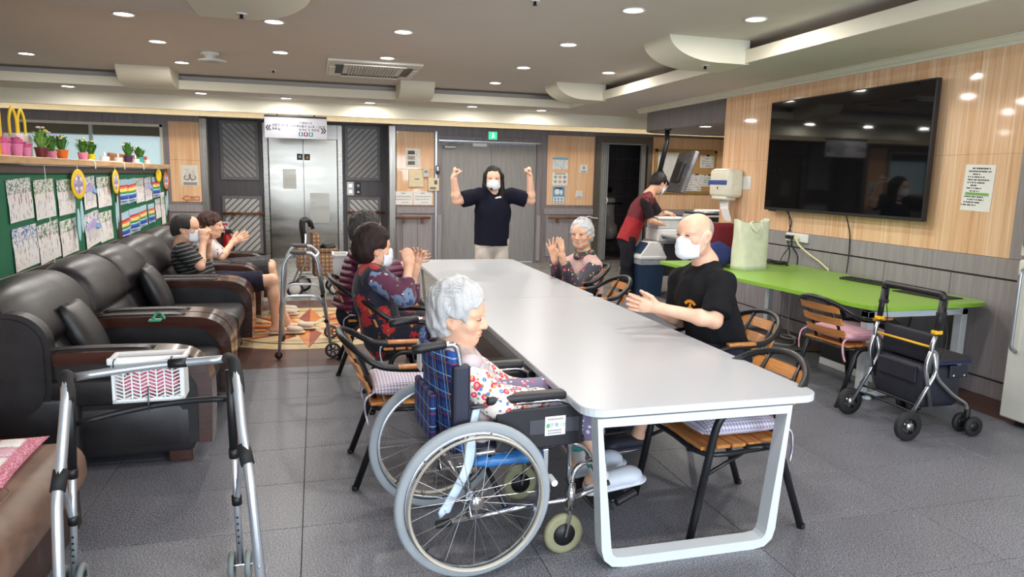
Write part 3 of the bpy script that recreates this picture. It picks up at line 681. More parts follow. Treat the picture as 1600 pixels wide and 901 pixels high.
# ------------------------------------------------------------------ sofas along the left partition
def arm_profile(x0, x1, zt, zb, th):
    """wooden arm seen from the side: flat top that rolls over and drops at the front"""
    o = [(x0, zt-.02), (x0+.25, zt+.01), (x1-.24, zt+.005), (x1-.09, zt-.03), (x1-.02, zt-.11), (x1, zt-.22), (x1-.01, zb)]
    o = [tuple(p) for p in smooth_path([np.array(p) for p in o], 5)]
    i = [(x0, zt-.02-th), (x0+.25, zt+.01-th), (x1-.27, zt-th), (x1-.15, zt-th-.03), (x1-.085, zt-th-.10), (x1-.07, zt-.24), (x1-.075, zb)]
    i = [tuple(p) for p in smooth_path([np.array(p) for p in i], 5)]
    return o, i
def sofa(label, y0, y1, seats, cat='sofa'):
    t = thing('leather_sofa', label, cat, (-1.15, (y0+y1)/2, 0), 0, 'black leather sofas with rosewood arms')
    L = (y1-y0)/2; aw = .17
    MB().rbox(-.55, .50, -L+.01, L-.01, .07, .33, .03, 2).build('base', LEATHER, t, 40)
    for s in (-1, 1):
        for xx in (-.45, .42): MB().box(xx-.06, xx+.06, s*(L-.12)-.06, s*(L-.12)+.06, 0, .07, .006).build('block_foot', ROSEW, t)
    iw = 2*L-2*aw; cw = iw/seats
    for k in range(seats):
        c = -L+aw+cw*(k+.5)
        MB().rbox(-.30, .545, c-cw/2+.004, c+cw/2-.004, .27, .455, .07, 4).build('seat_cushion', LEATHER, t, True)
        b = thing_part = MB()
        # puffy back: rolls stacked and leaning
        for zc, xc, rx, rz in ((.50, -.33, .17, .16), (.70, -.42, .175, .17), (.86, -.49, .155, .135)):
            pass
        prof = [(-.12, .42), (-.155, .52), (-.19, .60), (-.215, .64), (-.20, .69), (-.235, .79), (-.30, .885), (-.40, .945), (-.50, .935), (-.57, .86), (-.60, .72), (-.60, .40)]
        prof = smooth_path([np.array(p) for p in prof], 4)
        n = 9; vs = []; fs = []; m = len(prof); wid = 2*L/seats; c = -L+wid*(k+.5)
        for j in range(n+1):
            u = -1+2*j/n; sq = 1-.12*abs(u)**5; bulge = .03*(1-u*u)
            for p in prof: vs.append((-.42+(p[0]+.42)*sq+(bulge if p[0] > -.45 else 0), c+u*wid/2, .40+(p[1]-.40)*(1-.09*abs(u)**4)+(.012*(1-u*u))))
        for j in range(n):
            for i in range(m-1): fs.append((j*m+i, (j+1)*m+i, (j+1)*m+i+1, j*m+i+1))
        fs.append(tuple(range(m))); fs.append(tuple(n*m+i for i in range(m-1, -1, -1)))
        MB().add(vs, fs).build('back_cushion', LEATHER, t, 70)
    MB().rbox(-.62, -.40, -L+.02, L-.02, .30, .86, .09, 4).build('back_frame', LEATHER, t, True)
    for s in (-1, 1):
        y_ = s*(L-aw/2)
        o, i = arm_profile(-.34, .60, .625, .12, .062)
        arm = MB().prism(o+i[::-1], y_-aw/2, y_+aw/2, 'xz').build('wooden_arm', ROSEW, t, 30)
        MB().prism([(p[0], p[1]) for p in i]+[(.30, .14), (-.34, .14)], y_-aw/2+.012, y_+aw/2-.012, 'xz').build('arm_panel', LEATHER, t, 40)
        MB().pillow(.52, .10, .034, (.06, y_, .632), 12, 4, .0).build('arm_pad', LEATHER, arm, True)
        MB().rbox(-.15, .44, y_+s*(aw/2)-.03, y_+s*(aw/2)+.012, .36, .50, .05, 3).build('arm_inset', LEATHER, t, True)
        MB().rbox(-.5, .46, y_-aw/2+.005, y_+aw/2-.005, .10, .34, .03, 2).build('arm_base', LEATHER, t, 40)
        MB().rbox(-.60, -.22, y_-aw/2+.002, y_+aw/2-.002, .22, .80, .14, 5).build('back_wing', LEATHER, t, True)
    return t
s0 = sofa('black leather armchair with wooden arms nearest the camera, behind the walking frame', 3.90, 4.98, 1, 'armchair')
MB().prism(rrect(-.60, -.13, .30, .85, .17, 8), -.572, -.49, 'xz').build('end_pad', LEATHER, s0, 40); MB().prism(rrect(-.575, -.155, .325, .825, .155, 8), -.588, -.56, 'xz').build('end_pad_face', LEATHER, s0, 40); MB().rbox(-.60, -.02, -.575, -.50, .07, .42, .03, 3).build('end_panel', LEATHER, s0, True)
sofa('two-seat black leather sofa, green thing on its near arm', 5.0, 6.58, 2)
sofa('black leather armchair in which the masked man sits', 6.60, 7.62, 1, 'armchair')
sofa('farthest black leather armchair, woman in flowered blouse clapping in it', 7.66, 8.70, 1, 'armchair')
for i, (x, y, rz, lab) in enumerate(((-1.28, 4.45, .1, 'round black leather lumbar pillow in the nearest armchair'), (-1.22, 6.05, .1, 'large black leather lumbar pillow on the two-seat sofa'))):
    p = tag(MB().pillow(.46, .40, .17, (0, 0, 0), 14, 2.2, .02).build('leather_pillow', LEATHER, None, True), lab, 'pillow', 'leather lumbar pillows')
    p.location = (x, y, .60); p.rotation_euler = (0, math.radians(68), rz)
gi = thing('green_trinket', 'small green plastic trinket on the sofa arm', 'trinket', at(247, 501, Z=.645))
MB().box(-.05, .02, -.03, .03, 0, .012, .003).build('base', mat('trinket_green', (60, 150, 120), .4), gi); MB().tube(smooth_path([(-.03, 0, .012), (-.01, .01, .04), (.02, 0, .045), (.04, -.01, .012)], 4), .008, 6).build('loop', MATS['trinket_green'], gi, True)

# ------------------------------------------------------------------ brown bench with quilted mat, lower left
ot = thing('leather_bench', 'brown leatherette bench at the lower left corner', 'bench', (-1.45, 2.62, 0))
MB().rbox(-.36, .50, -.72, .64, .20, .425, .095, 6).build('seat_body', TAUPE, ot, True); MB().rbox(-.35, .46, -.70, .60, .04, .24, .02, 2).build('base', m_leather('dark_brown_base', (58, 42, 38), .5), ot, 40)
MB().tube([(p[0], p[1], .4235) for p in rrect(-.29, .40, -.66, .16, .1, 4)], .004, 5, closed=True).build('seam', TAUPE, ot, True)
for sx in (-.25, .4):
    for sy in (-.6, .5): MB().cyl((sx, sy, 0), (sx, sy, .06), .025, 10).build('foot', BLACKP, ot)
def m_quilt(name, cells):
    N = NT(name); v = N.coord((1, 1, 1)); n = N.noise(v, 160, 3); w = N.noise(v, 45, 2); c = N.ramp(n.outputs['Fac'], cells); N.base(c); N.set(Roughness=.9); N.bump(w.outputs['Fac'], .4, .006); return N.m
QP = m_quilt('quilt_pink_print', [(.40, rgb(196, 92, 118)), (.52, rgb(222, 140, 160)), (.62, rgb(240, 196, 206))]); QW = m_quilt('quilt_white_print', [(.30, rgb(200, 150, 160)), (.38, rgb(236, 230, 226)), (.7, rgb(244, 240, 236))]); QG = m_quilt('quilt_gingham', [(.4, rgb(224, 170, 186)), (.6, rgb(236, 200, 210))])
qm = thing('quilted_mat', 'pink and white patchwork quilted mat on the brown bench', 'mat', (-1.345, 2.965, .424), .03)
MB().pillow(.52, .52, .035, (0, 0, .018), 14, 5, .03, .003, 2).build('border', QP, qm, True)
for i in range(4):
    for j in range(4): MB().pillow(.098, .098, .022, (-.15+i*.1, -.15+j*.1, .033), 6, 3, .02).build('patch', (QW, QG, QP)[(i+j*2) % 3] if (i+j) % 2 else QW, qm, True)
# ------------------------------------------------------------------ wheelchair
PLAID = m_plaid('wheelchair_plaid', (34, 78, 150), [('Y', 0, .30, (24, 34, 84)), ('Z', 0, .30, (26, 40, 96)), ('Y', .5, .07, (150, 190, 225)), ('Z', .5, .07, (150, 190, 225)), ('Y', .75, .05, (196, 170, 90)), ('Z', .78, .05, (180, 60, 60))], .075)
NAVY = mat('navy_vinyl', (28, 32, 52), .5, var=.1); SKIRT = mat('black_side_panel', (25, 25, 28), .4, var=.08)
wc = thing('wheelchair', 'silver folding wheelchair with blue plaid back and grey tyres at the table end', 'wheelchair', (.545, 2.83, 0), .075)
WR, TRK = .315, .315
spoke_pts = []
for s, who in ((-1, 'near'), (1, 'far')):
    y = s*TRK
    w = MB().lathe([(WR-.036, -.014), (WR-.012, -.019), (WR-.003, -.012), (WR, 0), (WR-.003, .012), (WR-.012, .019), (WR-.036, .014), (WR-.036, -.014)], (0, y, WR), 64, 'y').build('wheel', GREYRUB, wc, True)
    MB().lathe([(WR-.05, -.011), (WR-.034, -.013), (WR-.034, .013), (WR-.05, .011), (WR-.05, -.011)], (0, y, WR), 64, 'y').build('rim', ALU, w, True)
    MB().lathe([(.268, -.009), (.273, 0), (.268, .009), (.258, .0), (.268, -.009)], (0, y+s*.042, WR), 64, 'y').build('hand_rim', mat('handrim_cream', (198, 192, 176), .4), w, True)
    MB().lathe([(.0, -.036), (.026, -.036), (.028, -.028), (.018, -.022), (.018, .022), (.028, .028), (.026, .036), (.012, .045), (.0, .045)], (0, y, WR), 20, 'y').build('hub', CHROME, w, True)
    for k in range(6):
        a = 2*PI*k/6+.3; MB().cyl((.264*math.cos(a), y+s*.042, WR+.264*math.sin(a)), (.272*math.cos(a), y+s*.006, WR+.272*math.sin(a)), .006, 6).build('rim_clip', ALU, w)
    for k in range(28):
        a = 2*PI*k/28; da = (.95 if k % 4 < 2 else -.95); yo = .026 if k % 2 else -.026
        MB().tube([(.022*math.cos(a+da), y+yo, WR+.022*math.sin(a+da)), ((WR-.046)*math.cos(a), y, WR+(WR-.046)*math.sin(a))], .0014, 4).build('spoke', ALU, w)
    MB().cyl(((WR-.05)*math.cos(3.9), y, WR+(WR-.05)*math.sin(3.9)), ((WR-.085)*math.cos(3.9), y, WR+(WR-.085)*math.sin(3.9)), .004, 6).build('valve', BLACKP, w)
    f = s*.245
    # frame tubes
    MB().tube(round_path([(-.085, f, .20), (.30, f, .225), (.44, f, .225), (.62, f, .275)], .05, 4), .0125, 10).build('lower_rail', CHROME, wc, True)
    MB().cyl((-.135, f, .197), (-.08, f, .20), .016, 10).build('tip_cap', RUBBER, wc)
    MB().tube([(-.10, f, .47), (.42, f, .485)], .0125, 10).build('seat_rail', CHROME, wc, True)
    MB().cyl((.40, f, .485), (.49, f, .487), .0145, 10).build('rail_cap', RUBBER, wc)
    MB().tube(round_path([(-.0, f, .20), (-.02, f, .55), (-.045, f, .86), (-.06, f, .925), (-.21, f, .905)], .055, 5), .0125, 10).build('back_post', CHROME, wc, True)
    MB().lathe([(.0, 0), (.015, 0), (.0185, .008), (.0175, .05), (.0185, .10), (.017, .13), (.0, .13)], (0, 0, 0), 14, 'x').xform(np.array([[.985, 0, -.12], [0, 1, 0], [.12, 0, .985]]) @ np.diag([-1, -1, 1])).xform(t=(-.10, f, .923)).build('push_grip', BLACKP, wc, True)
    MB().tube(round_path([(.0, f, .665), (.38, f, .665), (.43, f, .64), (.43, f, .235)], .05, 4), .011, 10).build('arm_tube', CHROME, wc, True)
    MB().rbox(.06, .40, f-.028, f+.028, .67, .705, .012, 3).build('arm_pad', BLACKP, wc, True)
    sk = MB().rbox(.10, .475, f+s*.018-.006, f+s*.018+.006, .475, .645, .005, 2).build('side_panel', SKIRT, wc)
    if s < 0:
        MB().box(.24, .455, f-.0265, f-.0242, .535, .595).build('tape_strip', mat('grey_tape', (64, 64, 70), .45), sk)
        lb = MB().rbox(.305, .395, f-.0288, f-.0262, .525, .605, .001, 1).build('name_sticker', PAPER, sk)
        for tx, sz, xx, mm in (('상계', .022, .342, mat('sticker_blue', (30, 96, 130), .6)), ('요양원', .016, .374, mat('sticker_green', (80, 176, 96), .6))):
            o = text(tx, sz, mm, sk); o.rotation_euler = (PI/2, 0, 0); o.location = (xx, f-.0292, .567)
        MB().ell((.318, f-.029, .567), (.008, .001, .010), 10, 6).build('sticker_emblem', MATS['sticker_green'], sk)
        for zz, n_ in ((.593, 9), (.546, 8), (.535, 8)):
            g = MB()
            for k in range(n_): g.box(.318+k*.0075, .323+k*.0075, f-.0296, f-.0286, zz-.003, zz+.003)
            tag(g.build('print_line', INKG, sk), kind='stuff')
    # caster
    cx, cy = .435, s*.262
    MB().cyl((cx, cy, .195), (cx, cy, .30), .019, 12).build('caster_stem', CHROME, wc, True)
    MB().tube(round_path([(cx-.03, cy-.028, .085), (cx-.01, cy-.028, .18), (cx-.01, cy+.028, .18), (cx-.03, cy+.028, .085)], .01, 2), .006, 6, flat=1.8).build('caster_fork', ALU, wc)
    MB().lathe([(.03, -.012), (.07, -.016), (.084, -.013), (.087, 0), (.084, .013), (.07, .016), (.03, .012)], (cx-.03, cy, .087), 28, 'y').build('caster_wheel', mat('caster_olive', (140, 138, 106), .6), wc, True)
    MB().lathe([(.0, -.019), (.048, -.018), (.05, 0), (.048, .018), (.0, .019)], (cx-.03, cy, .087), 18, 'y').build('caster_hub', BLACKP, wc, True)
    # brake
    MB().rbox(.30, .325, f-.03-s*0, f-.015, .31, .47, .004, 2).build('brake_plate', ALU, wc); MB().cyl((.335, f+s*.02, .345), (.335, f+s*.075, .34), .014, 10).build('brake_pad', WHITEP, wc)
    # leg rest hanger and foot plate
    MB().tube(round_path([(.43, f*.9, .47), (.53, f*.85, .43), (.58, f*.8, .30), (.68, f*.72, .115)], .06, 4), .011, 10).build('leg_rest', CHROME, wc, True)
    MB().tube(round_path([(.44, f, .23), (.45, f, .34), (.48, f, .375), (.55, f*.9, .37)], .03, 4), .011, 8).build('hanger_loop', CHROME, wc, True)
    fp = MB().rbox(.60, .77, s*.02 if s > 0 else -.165, .165 if s > 0 else -.02, .125, .140, .006, 2).xform(np.array([[.96, 0, -.26], [0, 1, 0], [.26, 0, .96]])).xform(t=(.055, 0, -.165)).build('foot_plate', BLACKP, wc)
    MB().cyl((.70, s*.17, .14), (.80, s*.155, .168), .02, 10).build('plate_roll', BLACKP, fp)
MB().tube([(.16, -.23, .22), (.10, .23, .46)], .011, 8).build('cross_brace', BLACKM, wc, True); MB().tube([(.16, .23, .22), (.10, -.23, .46)], .011, 8).build('cross_brace', BLACKM, wc, True)
MB().cyl((0, -TRK, WR), (0, TRK, WR), .011, 10).build('axle', ALU, wc)
MB().rbox(-.02, .43, -.235, .235, .468, .492, .01, 2).build('seat_sling', NAVY, wc, 40)
n = 10; vs = []; fs = []
for j in range(n+1):
    u = -1+2*j/n
    for i in range(9):
        z = .46+.43*i/8; x = -.02-.05*(i/8)-.06*(1-u*u)
        vs += [(x-.008, u*.25, z), (x+.008, u*.25, z)]
for j in range(n):
    for i in range(8):
        a = (j*9+i)*2; b = ((j+1)*9+i)*2
        fs += [(a, b, b+2, a+2), (a+1, a+3, b+3, b+1)]
for j in range(n): a = j*18; b = (j+1)*18; fs += [(a, a+1, b+1, b), (a+16, b+16, b+17, a+17)]
for i in range(8): a = i*2; fs += [(a, a+2, a+3, a+1)]; a = n*18+i*2; fs += [(a, a+1, a+3, a+2)]
bs = MB().add(vs, fs).build('back_sling', PLAID, wc, True)
for s in (-1, 1): MB().rbox(-.075, -.005, s*.245-.022, s*.245+.022, .57, .84, .012, 2).build('post_sleeve', NAVY, bs)
MB().rbox(-.138, -.11, -.15, .15, .50, .70, .012, 2).build('back_pocket', PLAID, bs)
MB().box(-.118, -.112, .12, .19, .72, .84).build('care_label', PAPER, bs)
# pale blue strap tied round the near arm and hanging beside the wheel, blue bag under the seat
CLOTHB = mat('pale_blue_cloth', (206, 222, 238), .9, var=.06, bump=.3)
st = tag(MB().tube(smooth_path([(.20, -.16, .70), (.08, -.205, .72), (.03, -.225, .64), (.0, -.262, .52), (-.02, -.268, .42), (-.10, -.266, .27), (-.105, -.262, .255)], 6), [.014]*6+[.02]*12+[.026]*12+[.03]*5+[.02]*2, 8, flat=.22).build('waist_strap', CLOTHB, None, True), 'pale blue cloth strap hanging down beside the near wheel of the wheelchair', 'strap')
st.location = wc.location; st.rotation_euler = wc.rotation_euler
tag(MB().pillow(.34, .40, .09, (0, 0, 0), 12, 2.4, .03, .012, 5).build('plastic_bag', mat('blue_bag', (58, 128, 196), .35, var=.12), None, True), 'blue plastic bag slung under the wheelchair seat', 'bag').location = (.74, 2.84, .40)

# ------------------------------------------------------------------ walking frame in the left foreground
SILV = mat('silver_tube', (206, 212, 218), .28, .75, .04, 20)
wk = thing('walking_frame', 'silver folding walking frame with white basket in the left foreground', 'walker', (-.60, 2.75, 0))
O = np.array([-.60, 2.75, 0])
def L(*a): return [np.array(p)-O for p in a]
for s in (0, 1):
    if s == 0: fb, ft, rt, gr, rm, lo_ = at(117, 912, Z=.03), at(110, 592, Y=2.68), at(104, 612, Y=2.50), at(101, 586, Y=2.56), at(95, 745, Y=2.40), at(92, 895, Y=2.27)
    else: fb, ft, rt, gr, rm, lo_ = at(376, 882, Z=.05), at(357, 561, Y=2.68), at(371, 600, Y=2.50), at(366, 566, Y=2.56), at(380, 705, Y=2.40), at(405, 880, Y=2.27)
    pb_ = rm+V(.0, -.05, -.05) if s == 0 else rm+V(.022, -.05, -.05); dd_ = (lo_-pb_); rb = pb_+dd_*(pb_[2]-.0)/(pb_[2]-lo_[2])
    MB().tube(L(fb, fb+(ft-fb)*.62), .0125, 10).build('front_leg', SILV, wk, True)
    MB().tube(L(fb+(ft-fb)*.56, fb+(ft-fb)*.95), .0155, 10).build('hinge_post', BLACKP, wk, True)
    d = unit(rt-rm); side = -1 if s == 0 else 1
    ob = rm+np.array([0, -.045, -.10])
    MB().tube(L(*round_path([ft, gr, rt, rm+np.array([0, .012, .04]), pb_, rb], .05, 5)), .0165, 12).build('side_tube', SILV, wk, True)
    MB().tube(L(*round_path([rt+np.array([0, -.004, -.03]), rt+np.array([0, .01, -.005]), gr, ft+np.array([0, -.01, .006])], .03, 4)), .0225, 12).build('hand_grip', RUBBER, wk, True)
    a, b = rm+np.array([0, .006, .02]), pb_
    MB().tube(L(a, a+(b-a)*.75), .0225, 12).build('lower_grip', RUBBER, wk, True)
    MB().tube(L(*round_path([rm+np.array([0, .0, .03]), fb+(ft-fb)*.42+np.array([side*.012, -.02, 0]), fb+(ft-fb)*.30], .05, 4)), .009, 8).build('brace', SILV, wk, True)
    for q in (.56, .33): c = fb+(ft-fb)*q; MB().tube(L(c-unit(ft-fb)*.018, c+unit(ft-fb)*.018), .0185, 10).build('collar', BLACKP, wk, True)
    for q in range(5): c = fb+(ft-fb)*(.12+.032*q); MB().cyl(*L(c+np.array([0, -.0125, 0]), c+np.array([0, -.0135, 0])), .0045, 8).build('adjust_hole', BLACKP, wk)
    c = rb+(pb_-rb)*.25; MB().tube(L(c-unit(pb_-rb)*.018, c+unit(pb_-rb)*.018), .02, 10).build('collar', BLACKP, wk, True)
    MB().lathe([(.0, 0), (.019, 0), (.021, .01), (.018, .035)], tuple(rb-O), 12).build('rubber_tip', RUBBER, wk, True)
    c = pb_+(rb-pb_)*.5; MB().ell(c-O+np.array([0, -.016, 0]), (.005, .004, .005), 8, 6).build('rivet', CHROME, wk, True)
    for q in (-.03, .03):
        w = MB().lathe([(.028, -.009), (.05, -.011), (.056, 0), (.05, .011), (.028, .009), (.028, -.009)], tuple(fb*np.array([1, 1, 0])+np.array([q, -.01, .056])-O), 24, 'x').build('wheel', mat('walker_tyre', (120, 128, 128), .6), wk, True)
        MB().lathe([(.0, -.006), (.03, -.008), (.03, .008), (.0, .006)], tuple(fb*np.array([1, 1, 0])+np.array([q, -.01, .056])-O), 16, 'x').build('wheel_disc', BLACKP, w, True)
    MB().cyl(*L(fb*np.array([1, 1, 0])+np.array([-.045, -.01, .056]), fb*np.array([1, 1, 0])+np.array([.045, -.01, .056])), .005, 8).build('axle', ALU, wk)
fl_, fr_ = at(110, 590, Y=2.68), at(357, 560, Y=2.68); bl_, br_ = at(118, 662, Y=2.72), at(360, 622, Y=2.72)
def bar(t): return fl_+(fr_-fl_)*t+V(0, .03*math.sin(PI*t), 0)
MB().tube(L(*[bar(k/8) for k in range(9)]), .0145, 10).build('top_bar', SILV, wk, True)
MB().tube(L(bar(.60), bar(.66), bar(.72)), .0175, 10).build('bar_clamp', BLACKP, wk, True)
MB().tube(L(*[bl_+(br_-bl_)*t+V(0, .03*math.sin(PI*t), .012*math.sin(PI*t)) for t in [k/8 for k in range(9)]]), .0115, 10).build('lower_bar', BLACKP, wk, True)
# white perforated basket tied to the frame
def basket(loc, rz, label, w=.245, h=.165, d=.12):
    b = thing('plastic_basket', label, 'basket', loc, rz)
    WB = MATS['white_plastic']
    MB().rbox(-w/2-.012, w/2+.012, -.012, .006, h-.014, h+.012, .006, 2).rbox(-w/2-.012, w/2+.012, d-.006, d+.012, h-.014, h+.006, .006, 2).rbox(-w/2-.012, -w/2+.006, -.008, d+.008, h-.012, h+.006, .005, 2).rbox(w/2-.006, w/2+.012, -.008, d+.008, h-.012, h+.006, .005, 2).build('rim', WB, b)
    MB().box(-w/2, w/2, -.003, d+.003, 0, .006).build('bottom', WB, b)
    for y in (0, d):
        lat = MB().box(-w/2, w/2, y-.003, y+.003, 0, .014).box(-w/2, w/2, y-.003, y+.003, h-.03, h).box(-w/2, -w/2+.012, y-.003, y+.003, 0, h).box(w/2-.012, w/2, y-.003, y+.003, 0, h)
        nc = 8; cw = (w-.02)/nc; bh = (h-.036)/9
        for i in range(nc):
            x0_ = -w/2+.01+i*cw
            lat.box(x0_-.0022, x0_+.0022, y-.003, y+.003, .01, h-.02)
            for j in range(-1, 10):
                za = .010+j*bh; up = bh*.9 if i % 2 else -bh*.9; zs = max(za, .008) if up > 0 else za+bh
                p0_, p1_ = (x0_, zs), (x0_+cw, zs+up); t_ = bh*.30
                if min(p0_[1], p1_[1]) < .004 or max(p0_[1], p1_[1]) > h-.018: continue
                lat.prism([(p0_[0], p0_[1]), (p1_[0], p1_[1]), (p1_[0], p1_[1]+t_), (p0_[0], p0_[1]+t_)], y-.0028, y+.0028, 'xz')
        tag(lat.build('lattice', WB, b), kind='stuff')
    for q in (-1, 1): MB().box(q*(w/2-.001)-.003, q*(w/2-.001)+.003, 0, d, 0, h).build('side_wall', WB, b)
    return b
bc = at(235, 625, Y=2.76)
bk = basket((bc[0], 2.745, bc[2]), .03, 'white plastic basket with chevron holes tied on the foreground walking frame', .235, .158, .11)
for x in (-.10, .085): MB().tube(smooth_path([(x, -.004, .13), (x, -.04, .135), (x, -.042, .165), (x, -.004, .165)], 4, True), .0025, 5, closed=True).build('zip_tie', BLACKP, bk)
MB().tube([(.0, -.006, .06), (.0, -.022, -.005), (.0, -.02, -.03)], .0025, 5).build('zip_tie', BLACKP, bk)
tag(MB().pillow(.2, .09, .09, (0, 0, 0), 10, 2.4, .0, .01, 4).build('pink_towel', mat('towel_pink', (216, 120, 140), .9, bump=.4), None, True), 'pink towel inside the white basket', 'towel').location = (bc[0], 2.80, bc[2]+.06)

# ------------------------------------------------------------------ walking frame on the star medallion
w2 = thing('walking_frame', 'silver walking frame with grey grips standing on the floor medallion', 'walker', (-.1, 6.42, 0))
for s in (-1, 1):
    y = s*.335; ys = s*.30
    MB().tube(round_path([(-.225, y, .01), (-.17, ys, .80), (-.11, ys, .895), (.06, ys, .895), (.10, ys, .83), (.205, y, .05)], .07, 5), .0135, 12).build('side_tube', SILV, w2, True)
    MB().tube([(-.115, ys, .896), (.015, ys, .896)], .0185, 12).build('hand_grip', mat('grip_grey', (92, 92, 94), .7), w2, True)
    MB().tube(round_path([(-.2, y*.97, .44), (-.16, y*.97, .535), (.09, y*.97, .535), (.15, y*.97, .44)], .06, 5), .0115, 10).build('side_rung', SILV, w2, True)
    MB().tube([(.122, ys*1.04, .70), (.143, ys*1.06, .55)], .018, 10).build('fold_joint', mat('grip_grey', (92, 92, 94)), w2, True)
    for q in (.52, .30): x = .205-.105*(q/.83); MB().cyl((x, y*.97, q), (x-.004, y*.97, q+.025), .0175, 10).build('collar', BLACKP, w2)
    MB().ell((-.227, y, .035), (.033, .022, .035), 12, 8).build('glide_ball', mat('glide_brown', (54, 34, 26), .35), w2, True)
    w = MB().lathe([(.046, -.01), (.06, -.012), (.067, 0), (.06, .012), (.046, .01), (.046, -.01)], (.215, y+s*.03, .067), 24, 'y').build('wheel', mat('wheel_grey', (58, 58, 60), .6), w2, True)
    sp = MB().lathe([(.0, -.008), (.014, -.008), (.014, .008), (.0, .008)], (.215, y+s*.03, .067), 12, 'y')
    for k in range(6): a = 2*PI*k/6; sp.cyl((.215, y+s*.03, .067), (.215+.05*math.cos(a), y+s*.03, .067+.05*math.sin(a)), .006, 6)
    sp.build('spokes', mat('wheel_grey', (58, 58, 60)), w, True)
    MB().cyl((.215, y-.005, .067), (.215, y+s*.045, .067), .006, 8).build('axle', ALU, w2)
for z in (.86, .60): x = .205-.105*(z/.83); MB().tube([(x-.005, -.30, z), (x+.02, 0, z), (x-.005, .30, z)], .0115, 10).build('front_bar', SILV, w2, True)
basket((.14, 6.42, .68), -PI/2, 'white perforated basket on the walking frame over the medallion', .26, .17, .12)

# ------------------------------------------------------------------ checked shopping cart in front of the lift
CHECK = m_plaid('cart_check', (206, 172, 134), [('X', 0, .5, (112, 76, 54)), ('Z', 0, .5, (112, 76, 54)), ('Y', 0, .5, (112, 76, 54)), ('X', .2, .1, (40, 30, 28)), ('Z', .2, .1, (40, 30, 28))], .052)
ct = thing('walker_cart', 'brown checked shopping walker cart parked before the lift doors', 'shopping cart', (-.03, 9.45, 0), .1)
for x, y, r in ((-.27, -.22, .105), (-.13, .22, .105), (.23, -.17, .085), (.23, .17, .085)):
    w = MB().lathe([(r*.7, -.016), (r*.95, -.018), (r, 0), (r*.95, .018), (r*.7, .016), (r*.7, -.016)], (x, y, r), 28, 'y').build('wheel', RUBBER, ct, True)
    MB().lathe([(.0, -.022), (r*.3, -.022), (r*.72, -.014), (r*.72, .014), (r*.3, .022), (.0, .022)], (x, y, r), 16, 'y').build('wheel_disc', mat('wheel_white', (196, 192, 186), .4), w, True)
for s in (-1, 1):
    MB().tube(round_path([(-.27, s*.2, .11), (-.14, s*.2, .42), (-.12, s*.2, .80)], .05, 3), .012, 8).build('rear_tube', ALU, ct, True)
    MB().tube(round_path([(.23, s*.15, .09), (.12, s*.18, .24), (-.22, s*.19, .24)], .05, 3), .010, 8).build('base_tube', ALU, ct, True)
    MB().tube(round_path([(-.12, s*.18, .62), (-.15, s*.18, .90), (-.13, s*.18, .97), (-.06, s*.18, .97), (-.03, s*.18, .86)], .04, 4), .022, 8).build('handle', BLACKP, ct, True)
MB().tube([(-.14, -.18, .95), (-.14, .18, .95)], .02, 8).build('handle_bar', BLACKP, ct, True)
MB().rbox(-.02, .27, -.17, .17, .22, .56, .035, 2).build('main_bag', CHECK, ct, 40); MB().rbox(-.22, -.07, -.17, .17, .32, .60, .02, 2).build('front_pocket', CHECK, ct, 40)
MB().rbox(-.03, .29, -.18, .18, .555, .60, .02, 2).build('seat_lid', CHECK, ct, 40); MB().rbox(-.04, .06, -.18, .18, .60, .80, .03, 2).build('back_rest', CHECK, ct, 40)
MB().ell((.17, 0, .61), (.10, .12, .06), 14, 8).build('bag_bundle', BLACKP, ct, True)

